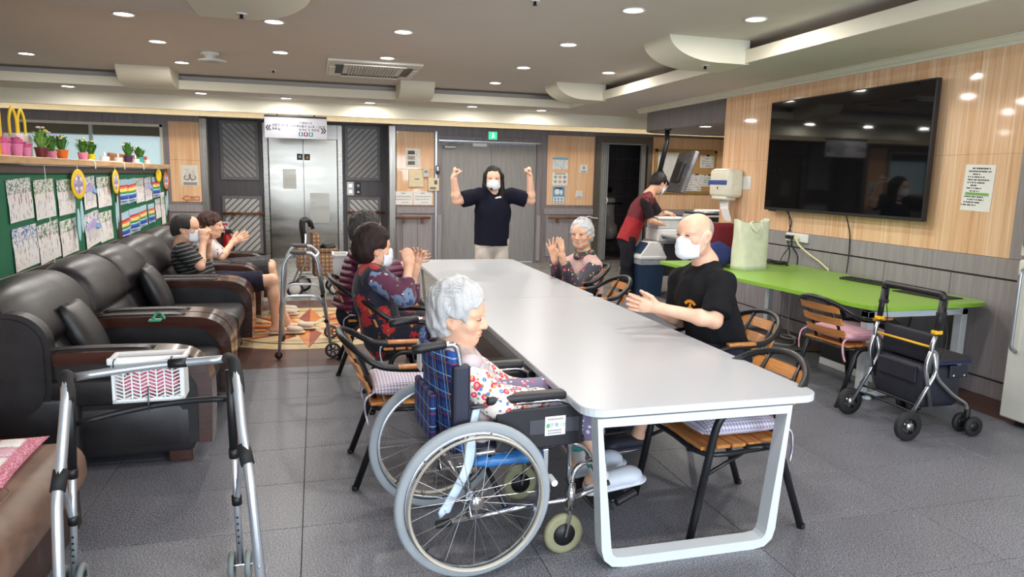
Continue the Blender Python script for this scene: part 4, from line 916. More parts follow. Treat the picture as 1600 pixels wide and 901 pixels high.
# ------------------------------------------------------------------ rollator beside the green table
NAVYF = mat('navy_fabric', (24, 26, 38), .6, var=.15, bump=.3); NAVYB = mat('navy_binding', (30, 38, 84), .8); YEL = mat('yellow_plastic', (230, 176, 30), .45)
ro = thing('rollator', 'silver rollator with dark navy bag seat beside the green table', 'rollator', (3.74, 3.61, 0), -.02)
for s in (-1, 1):
    y = s*.235
    w = MB().lathe([(.05, -.018), (.083, -.02), (.092, -.012), (.093, 0), (.092, .012), (.083, .02), (.05, .018), (.05, -.018)], (-.25, y+s*.02, .093), 30, 'y').build('rear_wheel', RUBBER, ro, True)
    sp = MB()
    for k in range(6): a = 2*PI*k/6; sp.cyl((-.25, y+s*.02, .093), (-.25+.06*math.cos(a), y+s*.02, .093+.06*math.sin(a)), .009, 6)
    sp.build('wheel_spokes', BLACKP, w, True); MB().lathe([(.0, -.024), (.024, -.024), (.026, .0), (.024, .024), (.0, .024)], (-.25, y+s*.02, .093), 14, 'y').build('hub_cap', ALU, w, True)
    MB().tube(round_path([(-.25, y, .095), (-.06, y, .42), (-.075, y, .54), (-.12, y, .56), (-.15, y, .46), (-.075, y, .20)], .05, 4), .0125, 10).build('main_tube', ALU, ro, True)
    MB().tube(round_path([(-.10, y, .56), (-.055, y, .38), (.09, y, .26), (.20, y, .20), (.215, y, .14)], .05, 4), .012, 10).build('front_tube', ALU, ro, True)
    MB().tube([(-.12, y, .42), (-.115, y, .60), (-.095, y, .66)], .0135, 10).build('handle_post', ALU, ro, True)
    MB().tube([(-.095, y, .655), (-.075, y, .885)], .0185, 12).build('handle_sleeve', BLACKP, ro, True); MB().rbox(-.12, -.065, y-.02, y+.02, .66, .685, .006, 2).build('lock_tab', YEL, ro)
    MB().tube(round_path([(-.05, y, .79), (-.045, y-.03*0, .86), (-.052, y, .90)], .02, 3), .008, 8).build('brake_lever', BLACKP, ro, True); MB().rbox(-.10, -.045, y-.018, y+.018, .77, .80, .006, 2).build('brake_clamp', BLACKP, ro)
    MB().tube(smooth_path([(-.05, y, .78), (-.02, y+s*.01, .60), (-.10, y, .35), (-.2, y, .22)], 5), .003, 5).build('brake_cable', BLACKP, ro, True)
    MB().cyl((.215, y, .10), (.215, y, .17), .018, 10).build('caster_stem', BLACKP, ro)
    for q in (-.045, .045):
        w = MB().lathe([(.03, -.011), (.06, -.013), (.065, 0), (.06, .013), (.03, .011), (.03, -.011)], (.225, y+q, .066), 24, 'y').build('caster_wheel', RUBBER, ro, True)
        MB().lathe([(.0, -.009), (.03, -.009), (.03, .009), (.0, .009)], (.225, y+q, .066), 14, 'y').build('wheel_disc', BLACKP, w, True)
    MB().cyl((.225, y-.045, .066), (.225, y+.045, .066), .008, 8).build('axle', BLACKP, ro)
MB().tube(round_path([(-.075, -.235, .87), (-.072, -.235, .905), (-.072, .235, .905), (-.075, .235, .87)], .04, 4), .021, 12).build('handle_bar', BLACKP, ro, True)
MB().tube([(-.10, -.22, .575), (-.11, .22, .575)], .008, 8).build('yellow_rod', YEL, ro, True)
for z, x in ((.155, -.19), (.20, -.17)): MB().tube(round_path([(x, -.235, z), (x+.05, -.2, z-.01), (x+.05, .2, z-.01), (x, .235, z)], .04, 3), .008, 8).build('cross_rod', BLACKM, ro, True)
MB().rbox(-.13, .19, -.205, .205, .17, .45, .05, 3).build('bag_body', NAVYF, ro, True)
MB().rbox(-.04, .24, -.21, .21, .45, .50, .018, 3).build('seat_pad', NAVYF, ro, True); MB().tube(rr3 := [(p[0], p[1], .462) for p in rrect(-.042, .242, -.212, .212, .03, 3)], .006, 6, closed=True).build('seat_binding', NAVYB, ro, True)
MB().rbox(-.08, -.045, -.205, .205, .46, .65, .015, 2).build('back_panel', NAVYF, ro, True)
fpk = MB().rbox(.06, .20, -.222, -.205, .37, .45, .008, 2).build('side_flap', NAVYF, ro); MB().ell((.09, -.223, .385), (.008, .004, .008), 8, 6).ell((.17, -.223, .385), (.008, .004, .008), 8, 6).build('snap_button', ALU, fpk, True)
MB().rbox(-.145, -.125, -.16, .16, .33, .44, .008, 2).build('front_flap', NAVYF, ro)
# ------------------------------------------------------------------ printed matter
def m_print(name, paper=(236, 236, 234), ink=(70, 72, 80), pitch=.02, head=None, dens=.5, cell=.006, margin=.88, hx=.1, hy=.14, headf=.8):
    """rows of small print on a sheet whose half size is hx, hy"""
    N = NT(name); v = N.coord((1, 1, 1)); sp = N.n('ShaderNodeSeparateXYZ'); N.l(v, sp.inputs[0])
    row = N.math('FRACT', N.math('MULTIPLY', sp.outputs['Y'], 1/pitch)); inrow = N.math('LESS_THAN', row, .45)
    mp = N.n('ShaderNodeMapping'); mp.inputs['Scale'].default_value = (1/cell, 1/pitch*.98, 1); N.l(v, mp.inputs['Vector'])
    wn = N.n('ShaderNodeTexWhiteNoise', _noise_dimensions='2D'); sn = N.n('ShaderNodeVectorMath', _operation='FLOOR'); N.l(mp.outputs['Vector'], sn.inputs[0]); N.l(sn.outputs[0], wn.inputs['Vector'])
    on = N.math('LESS_THAN', wn.outputs['Value'], dens)
    ax = N.math('LESS_THAN', N.math('ABSOLUTE', sp.outputs['X']), hx*margin); ay = N.math('LESS_THAN', N.math('ABSOLUTE', sp.outputs['Y']), hy*margin)
    f = N.math('MULTIPLY', N.math('MULTIPLY', N.math('MULTIPLY', inrow, on), N.math('MULTIPLY', ax, ay)), .85)
    c = N.mix(f, rgb(*paper), rgb(*ink))
    if head: c = N.mix(N.math('GREATER_THAN', sp.outputs['Y'], hy*headf), c, rgb(*head))
    N.base(c); N.set(Roughness=.75); return N.m
def sheet(name, label, cat, wall, c, w, h, m, tilt=0.0, group=None, t=.0025):
    o = MB().box(-w/2, w/2, -h/2, h/2, 0, t).build(name, m); hang(o, c, wall, tilt); return tag(o, label, cat, group)
def px_rect(x0, y0, x1, y1, **k):
    a, b = at(x0, (y0+y1)/2, **k), at(x1, (y0+y1)/2, **k); c, d = at((x0+x1)/2, y0, **k), at((x0+x1)/2, y1, **k)
    return (a+b+c+d)/4, float(np.linalg.norm(b-a)), float(abs(c[2]-d[2]))
YS = YB-.013
# ------------------------------------------------------------------ lift
el = thing('elevator', 'brushed steel lift doors behind the shopping cart', 'elevator', (-.20, YA-.04, 0))
LD = m_steel('lift_door_steel', (146, 141, 132), .2, (1.2, 1.2, 6))
EX0, EX1, EZ = -.60, .60, 2.16
for x0, x1 in ((EX0+.012, -.002), (.002, EX1-.012)): MB().box(x0, x1, -.0, .02, .012, EZ, .003).build('door_leaf', LD, el)
for s in (-1, 1): MB().box(s*(EX1+.04)-.045, s*(EX1+.04)+.045, -.07, .03, 0, 2.42, .006).build('jamb', STEEL, el)
MB().box(EX0, EX1, -.05, .03, EZ, 2.42, .004).build('transom', STEEL, el); MB().box(EX0, EX1, -.06, .03, -.004, .012).build('sill', ALU, el)
for i, x in enumerate((-.06, .065)):
    so = MB().box(-.05, .05, -.055, .055, 0, .002).build('warning_sticker', mat('sticker_dark', (46, 40, 38), .5), el); so.location = (x, -.001, 1.84); so.rotation_euler = (PI/2, 0, 0)
    MB().prism([(-.025, -.03), (.03, -.03), (.01, .035)] if i else [(-.02, -.025), (.025, -.02), (.02, .03), (-.025, .02)], .002, .0035).build('pictogram', mat('sticker_amber' if i else 'sticker_grey', (214, 168, 60) if i else (190, 188, 184), .6), so)
for x0, x1 in ((-.36, -.13), (.10, .44)): MB().box(x0, x1, -.0015, 0, 1.27 if x0 < 0 else .66, 1.62 if x0 < 0 else 1.2).build('film_patch', m_steel('film_steel_%d' % (x0 > 0), (158, 153, 143), .34, (1.2, 1.2, 6)), el)
# ------------------------------------------------------------------ slatted decorative panels either side of the lift
def clip_band(x0, x1, z0, z1, pts):
    def cut(P, f):
        o = []
        for i in range(len(P)):
            a, b = P[i-1], P[i]; fa, fb = f(a), f(b)
            if (fa >= 0) != (fb >= 0): t = fa/(fa-fb); o.append((a[0]+(b[0]-a[0])*t, a[1]+(b[1]-a[1])*t))
            if fb >= 0: o.append(b)
        return o
    for f in (lambda p: p[0]-x0, lambda p: x1-p[0], lambda p: p[1]-z0, lambda p: z1-p[1]):
        pts = cut(pts, f)
        if len(pts) < 3: return None
    return pts
SL_L = mat('slat_light_grey', (196, 196, 194), .4, var=.08, scale=30); SL_D = mat('slat_mid_grey', (150, 149, 148), .4, var=.08, scale=30); SLB = mat('slat_backing', (116, 114, 115), .5)
PN = 0
def slat_panel(label, r, sgn, m):
    c, w, h = px_rect(*r, Y=YA-.03)
    t = thing('slatted_panel', label, 'wall panel', c, 0, 'diagonal slatted panels beside the lift')
    MB().box(-w/2, w/2, 0, .03, -h/2, h/2).build('backing', SLB, t); b = .05
    for q in ((-w/2, -w/2+b, -h/2+b, h/2-b), (w/2-b, w/2, -h/2+b, h/2-b), (-w/2, w/2, h/2-b, h/2), (-w/2, w/2, -h/2, -h/2+b)): MB().box(q[0], q[1], -.022, 0, q[2], q[3], .003).build('frame_board', SLB, t)
    pit = .112; bw = .078; d = (w+h)
    k = -d
    while k < d:
        e = [(-w, k+sgn*-w), (w, k+sgn*w), (w, k+sgn*w+bw), (-w, k+sgn*-w+bw)]
        p = clip_band(-w/2+b, w/2-b, -h/2+b, h/2-b, e)
        if p and len(p) > 2: MB().prism(p, -.016, 0, 'xz').build('slat', m, t)
        k += pit
slat_panel('upper left diagonal slat panel beside the lift', (344, 189, 404, 281), -1, SL_D); slat_panel('lower left diagonal slat panel beside the lift', (349, 306, 411, 396), 1, SL_L)
slat_panel('upper right diagonal slat panel beside the lift', (539, 197, 594, 282), 1, SL_D); slat_panel('lower right diagonal slat panel beside the lift', (543, 308, 595, 398), -1, SL_L)
c, w, h = px_rect(542, 284, 553, 305, Y=YA-.01)
t = thing('lift_call_panel', 'white lift call button panel right of the lift', 'button panel', c)
MB().box(-w/2, w/2, -.01, .02, -h/2, h/2, .004).build('plate', WHITEP, t)
for z in (-h*.22, h*.22): MB().rbox(-w*.3, w*.3, -.016, -.008, z-.035, z+.035, .004, 2).build('button', ALU, t)
c, w, h = px_rect(556, 285, 563, 303, Y=YA-.01)
t = thing('intercom', 'black narrow intercom beside the lift call panel', 'intercom', c); MB().rbox(-w/2, w/2, -.03, .012, -h/2, h/2, .008, 2).build('body', BLACKP, t); MB().box(-w*.3, w*.3, -.032, -.03, h*.1, h*.35).build('lens', mat('lens_grey', (90, 92, 98), .2), t); MB().box(-w*.25, w*.25, -.033, -.03, -h*.4, -h*.25).build('key', WHITEP, t)
# ------------------------------------------------------------------ hanging direction sign
c, w, h = px_rect(413.5, 184, 511, 216.5, Y=11.48)
SG = mat('sign_grey', (164, 164, 171), .45, var=.02)
sg = MB().box(-w/2, w/2, -h/2, h/2, -.02, 0, .002).build('direction_sign', SG); hang(sg, c, 'back'); tag(sg, 'grey hanging direction sign in Korean with arrows and toilet symbols', 'sign')
MB().box(-w/2, w/2, h/2, h/2+.03, -.025, .004).build('top_rail', BLACKP, sg)
for q in (-.3, .3): MB().box(w*q-.012, w*q+.012, h/2-.02, h/2+.12, -.055, -.03).build('bracket', BLACKP, sg)
text('«', .17, INK, sg, -w*.44, .01, bold=.002); text('»', .17, INK, sg, w*.445, -.015, bold=.002)
text('생활관 201호 ~ 215호', .044, INK, sg, -w*.385, .035, align='LEFT'); text('목욕실', .044, INK, sg, -w*.385, -.02, align='LEFT')
text('안내데스크', .044, INK, sg, w*.04, .078, align='LEFT'); text('생활관 201호 ~ 227호', .044, INK, sg, w*.04, .027, align='LEFT'); text('휴게실 및 화장실', .044, INK, sg, w*.04, -.023, align='LEFT')
MB().box(w*.015, w*.018, -.09, .10, 0, .002).build('divider', INKG, sg)
for i, col in enumerate(((58, 92, 104), (104, 42, 68), (34, 112, 100))):
    ic = MB().prism(rrect(-.031, .031, -.031, .031, .008, 3), 0, .002).build('toilet_symbol', mat('symbol_%d' % i, col, .5), sg); ic.location = (w*.075+i*.074, -.085, 0)
    g = MB().lathe([(.0, .0035), (.006, .0035), (.006, .002)], (0, .018, 0), 10).prism([(-.011, .010), (.011, .010), (.005, -.006), (.005, -.022), (-.005, -.022), (-.005, -.006)] if i == 0 else ([(-.004, .010), (.004, .010), (.013, -.012), (-.013, -.012)] if i == 1 else [(-.012, .008), (.004, .008), (.012, -.02), (.006, -.02), (-.002, 0), (-.012, -.018)]), .002, .0035).build('figure', PAPER, ic)
# ------------------------------------------------------------------ window of the office behind the partition
w1 = MB().box(-4.37, -2.34, YB+.0, YB+.12, 2.23, 2.27).box(-4.37, -4.33, YB, YB+.12, 1.35, 2.27).box(-2.38, -2.34, YB, YB+.12, 1.35, 2.27).box(-4.37, -2.34, YB, YB+.12, 1.35, 1.40)
o = struct('window_1', w1, mat('window_frame', (206, 202, 184), .5))
MB().box(-3.395, -3.345, YB+.02, YB+.10, 1.4, 2.23).build('mullion', ALU, o)
FILM = NT('frosted_blue_film'); FILM.set(Roughness=.35); FILM.b.inputs['Base Color'].default_value = rgb(196, 222, 232); FILM.b.inputs['Emission Color'].default_value = rgb(176, 214, 228); FILM.b.inputs['Emission Strength'].default_value = .28; FILM = FILM.m  # faint glow put into the film imitates a lit office behind
for x0, x1 in ((-4.33, -3.395), (-3.345, -2.38)):
    MB().box(x0, x1, YB+.05, YB+.062, 1.40, 2.08).build('frosted_pane', FILM, o); MB().box(x0, x1, YB+.05, YB+.062, 2.08, 2.23).build('clear_pane', mat('dark_glass', (98, 96, 84), .06, .3), o)
    MB().box(x0, x1, YB+.044, YB+.066, 2.072, 2.086).build('film_edge', ALU, o)
struct('wall_office', MB().box(-5.2, -1.95, YB+.5, YB+.6, 0, 2.9), PAINT)
# ------------------------------------------------------------------ double door
d1 = MB().box(2.085, 2.165, YB-.03, YB+.12, 0, 2.155, .004).box(3.935, 4.02, YB-.03, YB+.12, 0, 2.155, .004).box(2.085, 4.02, YB-.03, YB+.12, 2.155, 2.26, .004)
d1 = struct('door_1', d1, GREYM); DLEAF = m_grey_board('door_leaf_grey', (140, 138, 138))
for x0, x1 in ((2.17, 3.075), (3.081, 3.93)): MB().box(x0, x1, YB+.02, YB+.065, .008, 2.15, .003).build('door_leaf', DLEAF, d1)
MB().box(2.11, 4.0, YB-.05, YB-.03, 2.165, 2.185).build('drip_rail', ALU, d1)
for x in (2.09, 3.945): MB().box(x, x+.075, YB-.055, YB-.028, .02, .87, .004).build('corner_guard', GREY, d1)
dc = MB().rbox(2.2, 2.42, YB-.05, YB+.02, 2.04, 2.09, .01, 2).build('door_closer', mat('closer_grey', (150, 148, 146), .4, .5), d1)
MB().tube([(2.30, YB-.055, 2.10), (2.55, YB-.11, 2.13), (2.30, YB-.03, 2.15)], .010, 6).build('closer_arm', ALU, dc); MB().box(2.73, 2.99, YB-.0, YB+.02, 2.09, 2.145, .003).build('sensor_strip', WHITEP, d1)
c, w, h = px_rect(762, 205, 777, 219, Y=YB-.06)
ex = thing('exit_sign', 'small green lit exit sign above the double door', 'exit sign', c); MB().rbox(-w/2, w/2, -.03, .05, -h/2, h/2, .006, 2).build('housing', mat('exit_housing', (188, 194, 190), .4), ex)
MB().box(-w*.42, w*.42, -.0315, -.03, -h*.4, h*.4).build('lit_panel', emit('exit_green', (60, 210, 150), 1.1), ex)
MB().tube([(-.02, -.033, -.045), (.0, -.033, -.005), (.0, -.033, .025), (.02, -.033, .0)], .007, 5).tube([(.0, -.033, -.005), (.03, -.033, -.03)], .007, 5).ell((.003, -.033, .043), (.011, .004, .011), 8, 6).build('running_figure', emit('exit_white', (235, 255, 245), 1.3), ex)
# ------------------------------------------------------------------ washroom behind the folding door
WT = mat('washroom_tile', (84, 79, 81), .25, var=.1, scale=5); WG = mat('washroom_grout', (124, 119, 119), .8)
wsh = struct('wall_washroom', MB().box(5.05, 7.2, 14.3, 14.4, 0, 2.5).box(4.95, 5.05, YB+.15, 14.4, 0, 2.5).box(7.2, 7.3, YB+.15, 14.4, 0, 2.5).box(4.95, 7.3, YB+.15, 14.4, 2.5, 2.6), WG)
tm = MB().box(.003, .297, -.006, 0, .003, .397, .001).mesh('tile', WT)
for i in range(7):
    for j in range(6): share('tile', tm, wsh, (5.06+i*.3, 14.3, j*.4))
tm2 = MB().box(0, .006, .003, .297, .003, .397, .001).mesh('tile', WT); tm3 = MB().box(-.006, 0, .003, .297, .003, .397, .001).mesh('tile', WT)
for i in range(5):
    for j in range(6): share('tile', tm2, wsh, (5.05, 12.78+i*.3, j*.4)); share('tile', tm3, wsh, (7.2, 12.78+i*.3, j*.4))
struct('floor_washroom', MB().box(5.05, 7.2, YB+.15, 14.3, -.01, .004), WT)
d2 = struct('door_2', MB().box(5.085, 5.175, YB-.04, YB+.15, 0, 2.24, .004).box(6.155, 6.245, YB-.04, YB+.15, 0, 2.24, .004).box(5.085, 6.245, YB-.04, YB+.15, 2.24, 2.36, .004), mat('bronze_frame', (104, 96, 88), .35, .4))
MB().box(5.18, 6.15, YB+.02, YB+.05, 2.215, 2.24).build('track', ALU, d2)
for k in range(7): MB().box(-.008, .008, -.06, .06, .02, 2.21, .003).xform(np.array([[math.cos(.6*(-1)**k), -math.sin(.6*(-1)**k), 0], [math.sin(.6*(-1)**k), math.cos(.6*(-1)**k), 0], [0, 0, 1]])).xform(t=(5.195+k*.021, YB+.05, 0)).build('fold_panel', mat('folding_grey', (150, 152, 152), .35), d2)
MB().tube(smooth_path([(5.33, YB-.02, 1.22), (5.345, YB-.05, 1.17), (5.33, YB-.02, 1.10)], 4), .010, 8).build('pull_handle', WHITEP, d2, True)
for k in range(4): MB().box(6.05+k*.022, 6.062+k*.022, YB+.01, YB+.10, .02, 2.21, .003).build('fold_panel', MATS['folding_grey'], d2)
ur = thing('urinal', 'grey-white wall urinal seen through the washroom door', 'urinal', (6.10, 14.28, .28))
CER = mat('ceramic', (190, 190, 188), .15, coat=.4)
MB().add(*(lambda prof, n=20: ([(r*math.sin(PI*k/n-PI/2), -d*math.cos(PI*k/n-PI/2), z) for (r, d, z) in prof for k in range(n+1)], [(i*(n+1)+k, i*(n+1)+k+1, (i+1)*(n+1)+k+1, (i+1)*(n+1)+k) for i in range(len(prof)-1) for k in range(n)]))([(.02, .02, -.02), (.16, .26, .02), (.20, .34, .14), (.20, .33, .30), (.16, .20, .36), (.15, .12, .6), (.16, .13, .86), (.13, .10, .9), (.0, .0, .9)])).build('bowl', CER, ur, True)
MB().tube(round_path([(-.22, .0, .78), (-.22, -.32, .78), (.22, -.32, .78), (.22, .0, .78)], .1, 5), .016, 8).build('grab_rail', BLACKM, ur, True)
MB().rbox(-.07, .07, -.02, .03, 1.0, 1.12, .01, 2).build('flush_plate', CHROME, ur)
# ------------------------------------------------------------------ handrails
def rail(label, x0, x1, y, z, n=2):
    t = thing('handrail', label, 'handrail', ((x0+x1)/2, y, z), 0, 'wooden wall handrails'); w = (x1-x0)/2
    MB().tube([(-w, -.06, 0), (w, -.06, 0)], .022, 12).build('rail', WOODRAIL, t, True)
    for s in (-1, 1): MB().ell((s*w, -.06, 0), (.012, .022, .022), 10, 6).build('end_cap', WOODRAIL, t, True)
    for k in range(n): x = -w*.55+2*w*.55*k/max(1, n-1); MB().rbox(x-.016, x+.016, -.06, -.001, -.095, -.012, .006, 2).build('bracket', WOODRAIL, t)
for lab, x0, x1, py_, Yp, nb in (('wooden handrail on the left lift panel', 349, 412, 333.5, YA-.055, 1), ('wooden handrail right of the lift, behind the seated women', 544, 601, 331.5, YA-.055, 2), ('wooden handrail between the lift and the double door', 619, 672, 340, YB-.014, 2), ('wooden handrail right of the double door', 857, 921, 340, YB-.014, 2), ('short wooden handrail behind the man on the sofa', 288, 318, 341, YB-.014, 2)):
    a, b = at(x0, py_, Y=Yp-.06), at(x1, py_, Y=Yp-.06); rail(lab, a[0], b[0], Yp, (a[2]+b[2])/2, nb)
tag(MB().tube(smooth_path([at(912, 341, Y=YB-.08), at(920, 338, Y=YB-.1), at(926, 340, Y=YB-.08), at(934, 341, Y=YB-.06)], 5), .012, 6, flat=.5).build('ribbon_tie', PAPER, None, True), 'white ribbon tying the folding door to the handrail', 'ribbon')
# ------------------------------------------------------------------ notices, boxes and switches on the back wall
def ws(nm, lab, cat, r, m, Y=YS, tilt=0.0): c, w, h = px_rect(*r, Y=Y); return sheet(nm, lab, cat, 'back', c, w, h, m, tilt), w, h
o, w, h = ws('notice_sheet', 'laminated notice with a flexing figure, left of the lift', 'notice', (283.5, 258, 310, 289.5), m_print('notice_flex', (216, 214, 204), (150, 90, 90), .03, dens=.4, hx=.12, hy=.17, margin=.6))
MB().tube(smooth_path([(-.07, -.0, .004), (-.085, -.05, .004), (-.03, -.07, .004), (0, -.02, .004)], 4), .008, 5).tube(smooth_path([(.07, -.0, .004), (.085, -.05, .004), (.03, -.07, .004), (0, -.02, .004)], 4), .008, 5).ell((0, .0, .004), (.02, .025, .004), 10, 6).build('figure', INKG, o); MB().box(-w*.4, w*.4, -h*.48, -h*.34, .0025, .0032).build('caption_band', mat('caption_grey', (140, 142, 146), .7), o)
c, w, h = px_rect(284, 304, 312.5, 315.5, Y=YS); ar = MB().prism([(-w*.5, 0), (-w*.18, h*.5), (-w*.18, h*.27), (w*.5, h*.27), (w*.5, -h*.27), (-w*.18, -h*.27), (-w*.18, -h*.5)], 0, .004).build('arrow_sign', mat('arrow_red', (176, 74, 52), .6)); hang(ar, c, 'back'); tag(ar, 'red outlined arrow sign pointing left on the wood panel', 'sign')
MB().prism([(-w*.42, 0), (-w*.2, h*.32), (-w*.2, h*.17), (w*.46, h*.17), (w*.46, -h*.17), (-w*.2, -h*.17), (-w*.2, -h*.32)], .004, .0055).build('arrow_face', mat('arrow_tan', (212, 168, 124), .6), ar); text('계단', h*.36, INK, ar, w*.1, 0, .006)
c, w, h = px_rect(343.5, 346, 357.5, 363, Y=YA-.16); o = sheet('arrow_sign', 'white sign with red down arrow beside the lower left lift panel', 'sign', 'back', c, w, h, PAPER); MB().box(-w*.4, w*.4, h*.12, h*.36, .0025, .004).prism([(-w*.12, h*.05), (w*.12, h*.05), (w*.12, -h*.15), (w*.28, -h*.15), (0, -h*.42), (-w*.28, -h*.15), (-w*.12, -h*.15)], .0025, .004).build('red_arrow', mat('arrow_pink', (206, 92, 100), .6), o)
MB().cyl((0, -h/2, -.001), (0, -c[2]+.45, -.001), .008, 6).build('post', ALU, o)
fe = thing('fire_extinguisher', 'red fire extinguisher half hidden behind the clapping woman on the sofa', 'extinguisher', (at(355, 380, Y=13.1)[0], 13.15, 0))
REDP = mat('extinguisher_red', (176, 26, 30), .3); MB().lathe([(.0, 0), (.075, 0), (.08, .02), (.08, .40), (.06, .46), (.025, .49), (.0, .49)], (0, 0, 0), 20).build('cylinder', REDP, fe, True); MB().rbox(-.03, .07, -.02, .02, .49, .56, .008, 2).build('valve', BLACKP, fe); MB().tube(smooth_path([(.03, 0, .52), (.12, -.02, .46), (.10, -.05, .2)], 5), .012, 8).build('hose', RUBBER, fe, True)
o, w, h = ws('photo_notice', 'notice with three stacked photos, left of the double door', 'notice', (634, 232, 656, 261), m_print('notice_p', (226, 226, 222), (150, 150, 150), .03, dens=.3, hx=.13, hy=.17))
for k in range(3): MB().box(-w*.36, w*.14, h*(.28-.28*k)-h*.1, h*(.28-.28*k)+h*.1, .0025, .004).build('photo', mat('photo_dark_%d' % k, ((70, 66, 64), (150, 146, 138), (96, 92, 88))[k], .5, var=.5, scale=40), o)
c, w, h = px_rect(638.5, 265, 661.5, 292.5, Y=YB-.03); t = thing('breaker_box', 'beige wall breaker box left of the double door', 'wall box', c); BEI = mat('beige_metal', (222, 206, 172), .45); MB().rbox(-w/2, w/2, -.02, .03, -h/2, h/2, .005, 2).build('body', BEI, t); MB().box(-w*.45, w*.45, -.026, -.02, -h*.46, h*.46, .002).build('lid', BEI, t); MB().cyl((-w*.36, -.03, 0), (-w*.36, -.026, 0), .012, 10).build('latch', ALU, t); MB().box(-w*.1, w*.2, -.0275, -.026, -.02, .0).build('tag', INKG, t)
c, w, h = px_rect(660.5, 263.5, 669.5, 276.5, Y=YB-.03); t = thing('thermostat', 'small grey thermostat overlapping the beige breaker box', 'thermostat', (c[0], c[1]-.035, c[2])); MB().rbox(-w/2, w/2, -.012, .06, -h/2, h/2, .006, 2).build('body', mat('thermo_grey', (196, 196, 190), .4), t); MB().box(-w*.3, w*.3, -.0135, -.012, -.0, h*.3).build('display', mat('lcd', (120, 124, 116), .2), t)
c, w, h = px_rect(669, 278, 686, 298, Y=YB-.045); t = thing('control_panel', 'beige alarm control panel at the door frame', 'control panel', c); MB().rbox(-w/2, w/2, -.02, .045, -h/2, h/2, .008, 2).build('body', BEI, t); MB().box(w*.05, w*.32, -.022, -.02, 0, h*.32).build('display', mat('lcd_dark', (76, 80, 86), .2), t); MB().box(-w*.35, w*.2, -.022, -.02, -h*.38, -h*.2).build('legend', INKG, t)
c, w, h = px_rect(681, 258.5, 686.5, 272, Y=YB-.045); t = thing('door_phone', 'small black and silver door release on the door frame', 'door phone', c); MB().rbox(-w/2, w/2, -.02, .02, -h/2, h/2, .006, 2).build('body', BLACKP, t); MB().rbox(-w*.3, w*.3, -.026, -.018, -h*.1, h*.4, .003, 2).build('plate', WHITEP, t)
for (a, b), lab in (((615.5, 644.5), 'evacuation plan sheet, the left of two'), ((646, 675), 'evacuation plan sheet, the right of two')):
    o, w, h = ws('floor_plan', lab, 'floor plan', (a, 299, b, 319.5), PAPER)
    g = MB(); rr = random.Random(int(a))
    g.box(-w*.4, w*.4, h*.12, h*.15, .0025, .0032).box(-w*.4, w*.35, -h*.13, -h*.1, .0025, .0032).box(-w*.1, w*.3, -h*.34, -h*.31, .0025, .0032)
    for k in range(9): x = -w*.4+w*.1*k; g.box(x, x+.004, -h*.12+rr.choice((0, h*.1)), h*.15, .0025, .0032)
    g.box(-w*.12, w*.12, h*.34, h*.39, .0025, .0032); g.build('plan_lines', INKG, o)
SKYB = (92, 160, 200)
ws('wall_poster', 'white notice with blue heading, topmost right of the double door', 'poster', (863.5, 246, 887.5, 264.5), m_print('poster_a', (222, 226, 228), (120, 130, 140), .035, (110, 168, 208), .35, .008, hx=.16, hy=.12, headf=.55))
o, w, h = ws('wall_poster', 'poster of hand-washing steps, middle one right of the double door', 'poster', (863, 270, 887, 289), PAPER)
for k in range(6): MB().ell((-w*.3+w*.3*(k % 3), h*(.16 if k < 3 else -.22), .003), (w*.11, h*.13, .003), 10, 6).build('step_picture', mat('step_%d' % (k % 3), ((150, 176, 150), (196, 170, 150), (150, 156, 166))[k % 3], .6), o)
MB().box(-w*.35, w*.35, h*.38, h*.46, .0025, .0035).build('heading', mat('heading_green', (120, 140, 120), .6), o)
o, w, h = ws('wall_poster', 'bright blue health poster, lowest right of the double door', 'poster', (863.5, 291.5, 882, 318), mat('poster_blue', SKYB, .5, var=.15, scale=12))
MB().ell((-.03, .06, .003), (.05, .06, .004), 12, 6).ell((.05, .05, .003), (.03, .05, .004), 12, 6).build('white_figures', PAPER, o, True); MB().box(-w*.45, w*.45, -h*.48, -h*.1, .0025, .0035).build('white_band', PAPER, o)
for k in range(6): MB().box(-w*.36+w*.27*(k % 3), -w*.2+w*.27*(k % 3), h*(-.28 if k < 3 else -.44), h*(-.16 if k < 3 else -.33), .0035, .0045).build('icon', mat('icon_blue', (120, 150, 176), .6), o)
MB().box(-w*.3, w*.3, h*.36, h*.45, .0025, .0035).build('heading', mat('heading_navy', (44, 66, 120), .6), o)
for r, lab, k in (((906, 257, 918, 270.5), 'white wall switch with one key, upper of two by the washroom', 1), ((899.5, 298, 910, 309.5), 'white wall switch with paired keys, lower of two by the washroom', 2)):
    c, w, h = px_rect(*r, Y=YB-.02); t = thing('wall_switch', lab, 'switch', c, 0, 'white wall switches'); MB().rbox(-w/2, w/2, -.008, .012, -h/2, h/2, .004, 2).build('plate', WHITEP, t)
    for j in range(k): MB().box(-w*.08+(j-(k-1)/2)*w*.36, w*.08+(j-(k-1)/2)*w*.36, -.013, -.008, -h*.05, h*.3, .002).build('key', mat('switch_key', (120, 120, 124), .5) if k == 1 else WHITEP, t)
    MB().box(-w*.36, w*.36, -.0095, -.008, -h*.36, -h*.26).build('print_line', INKG, t)
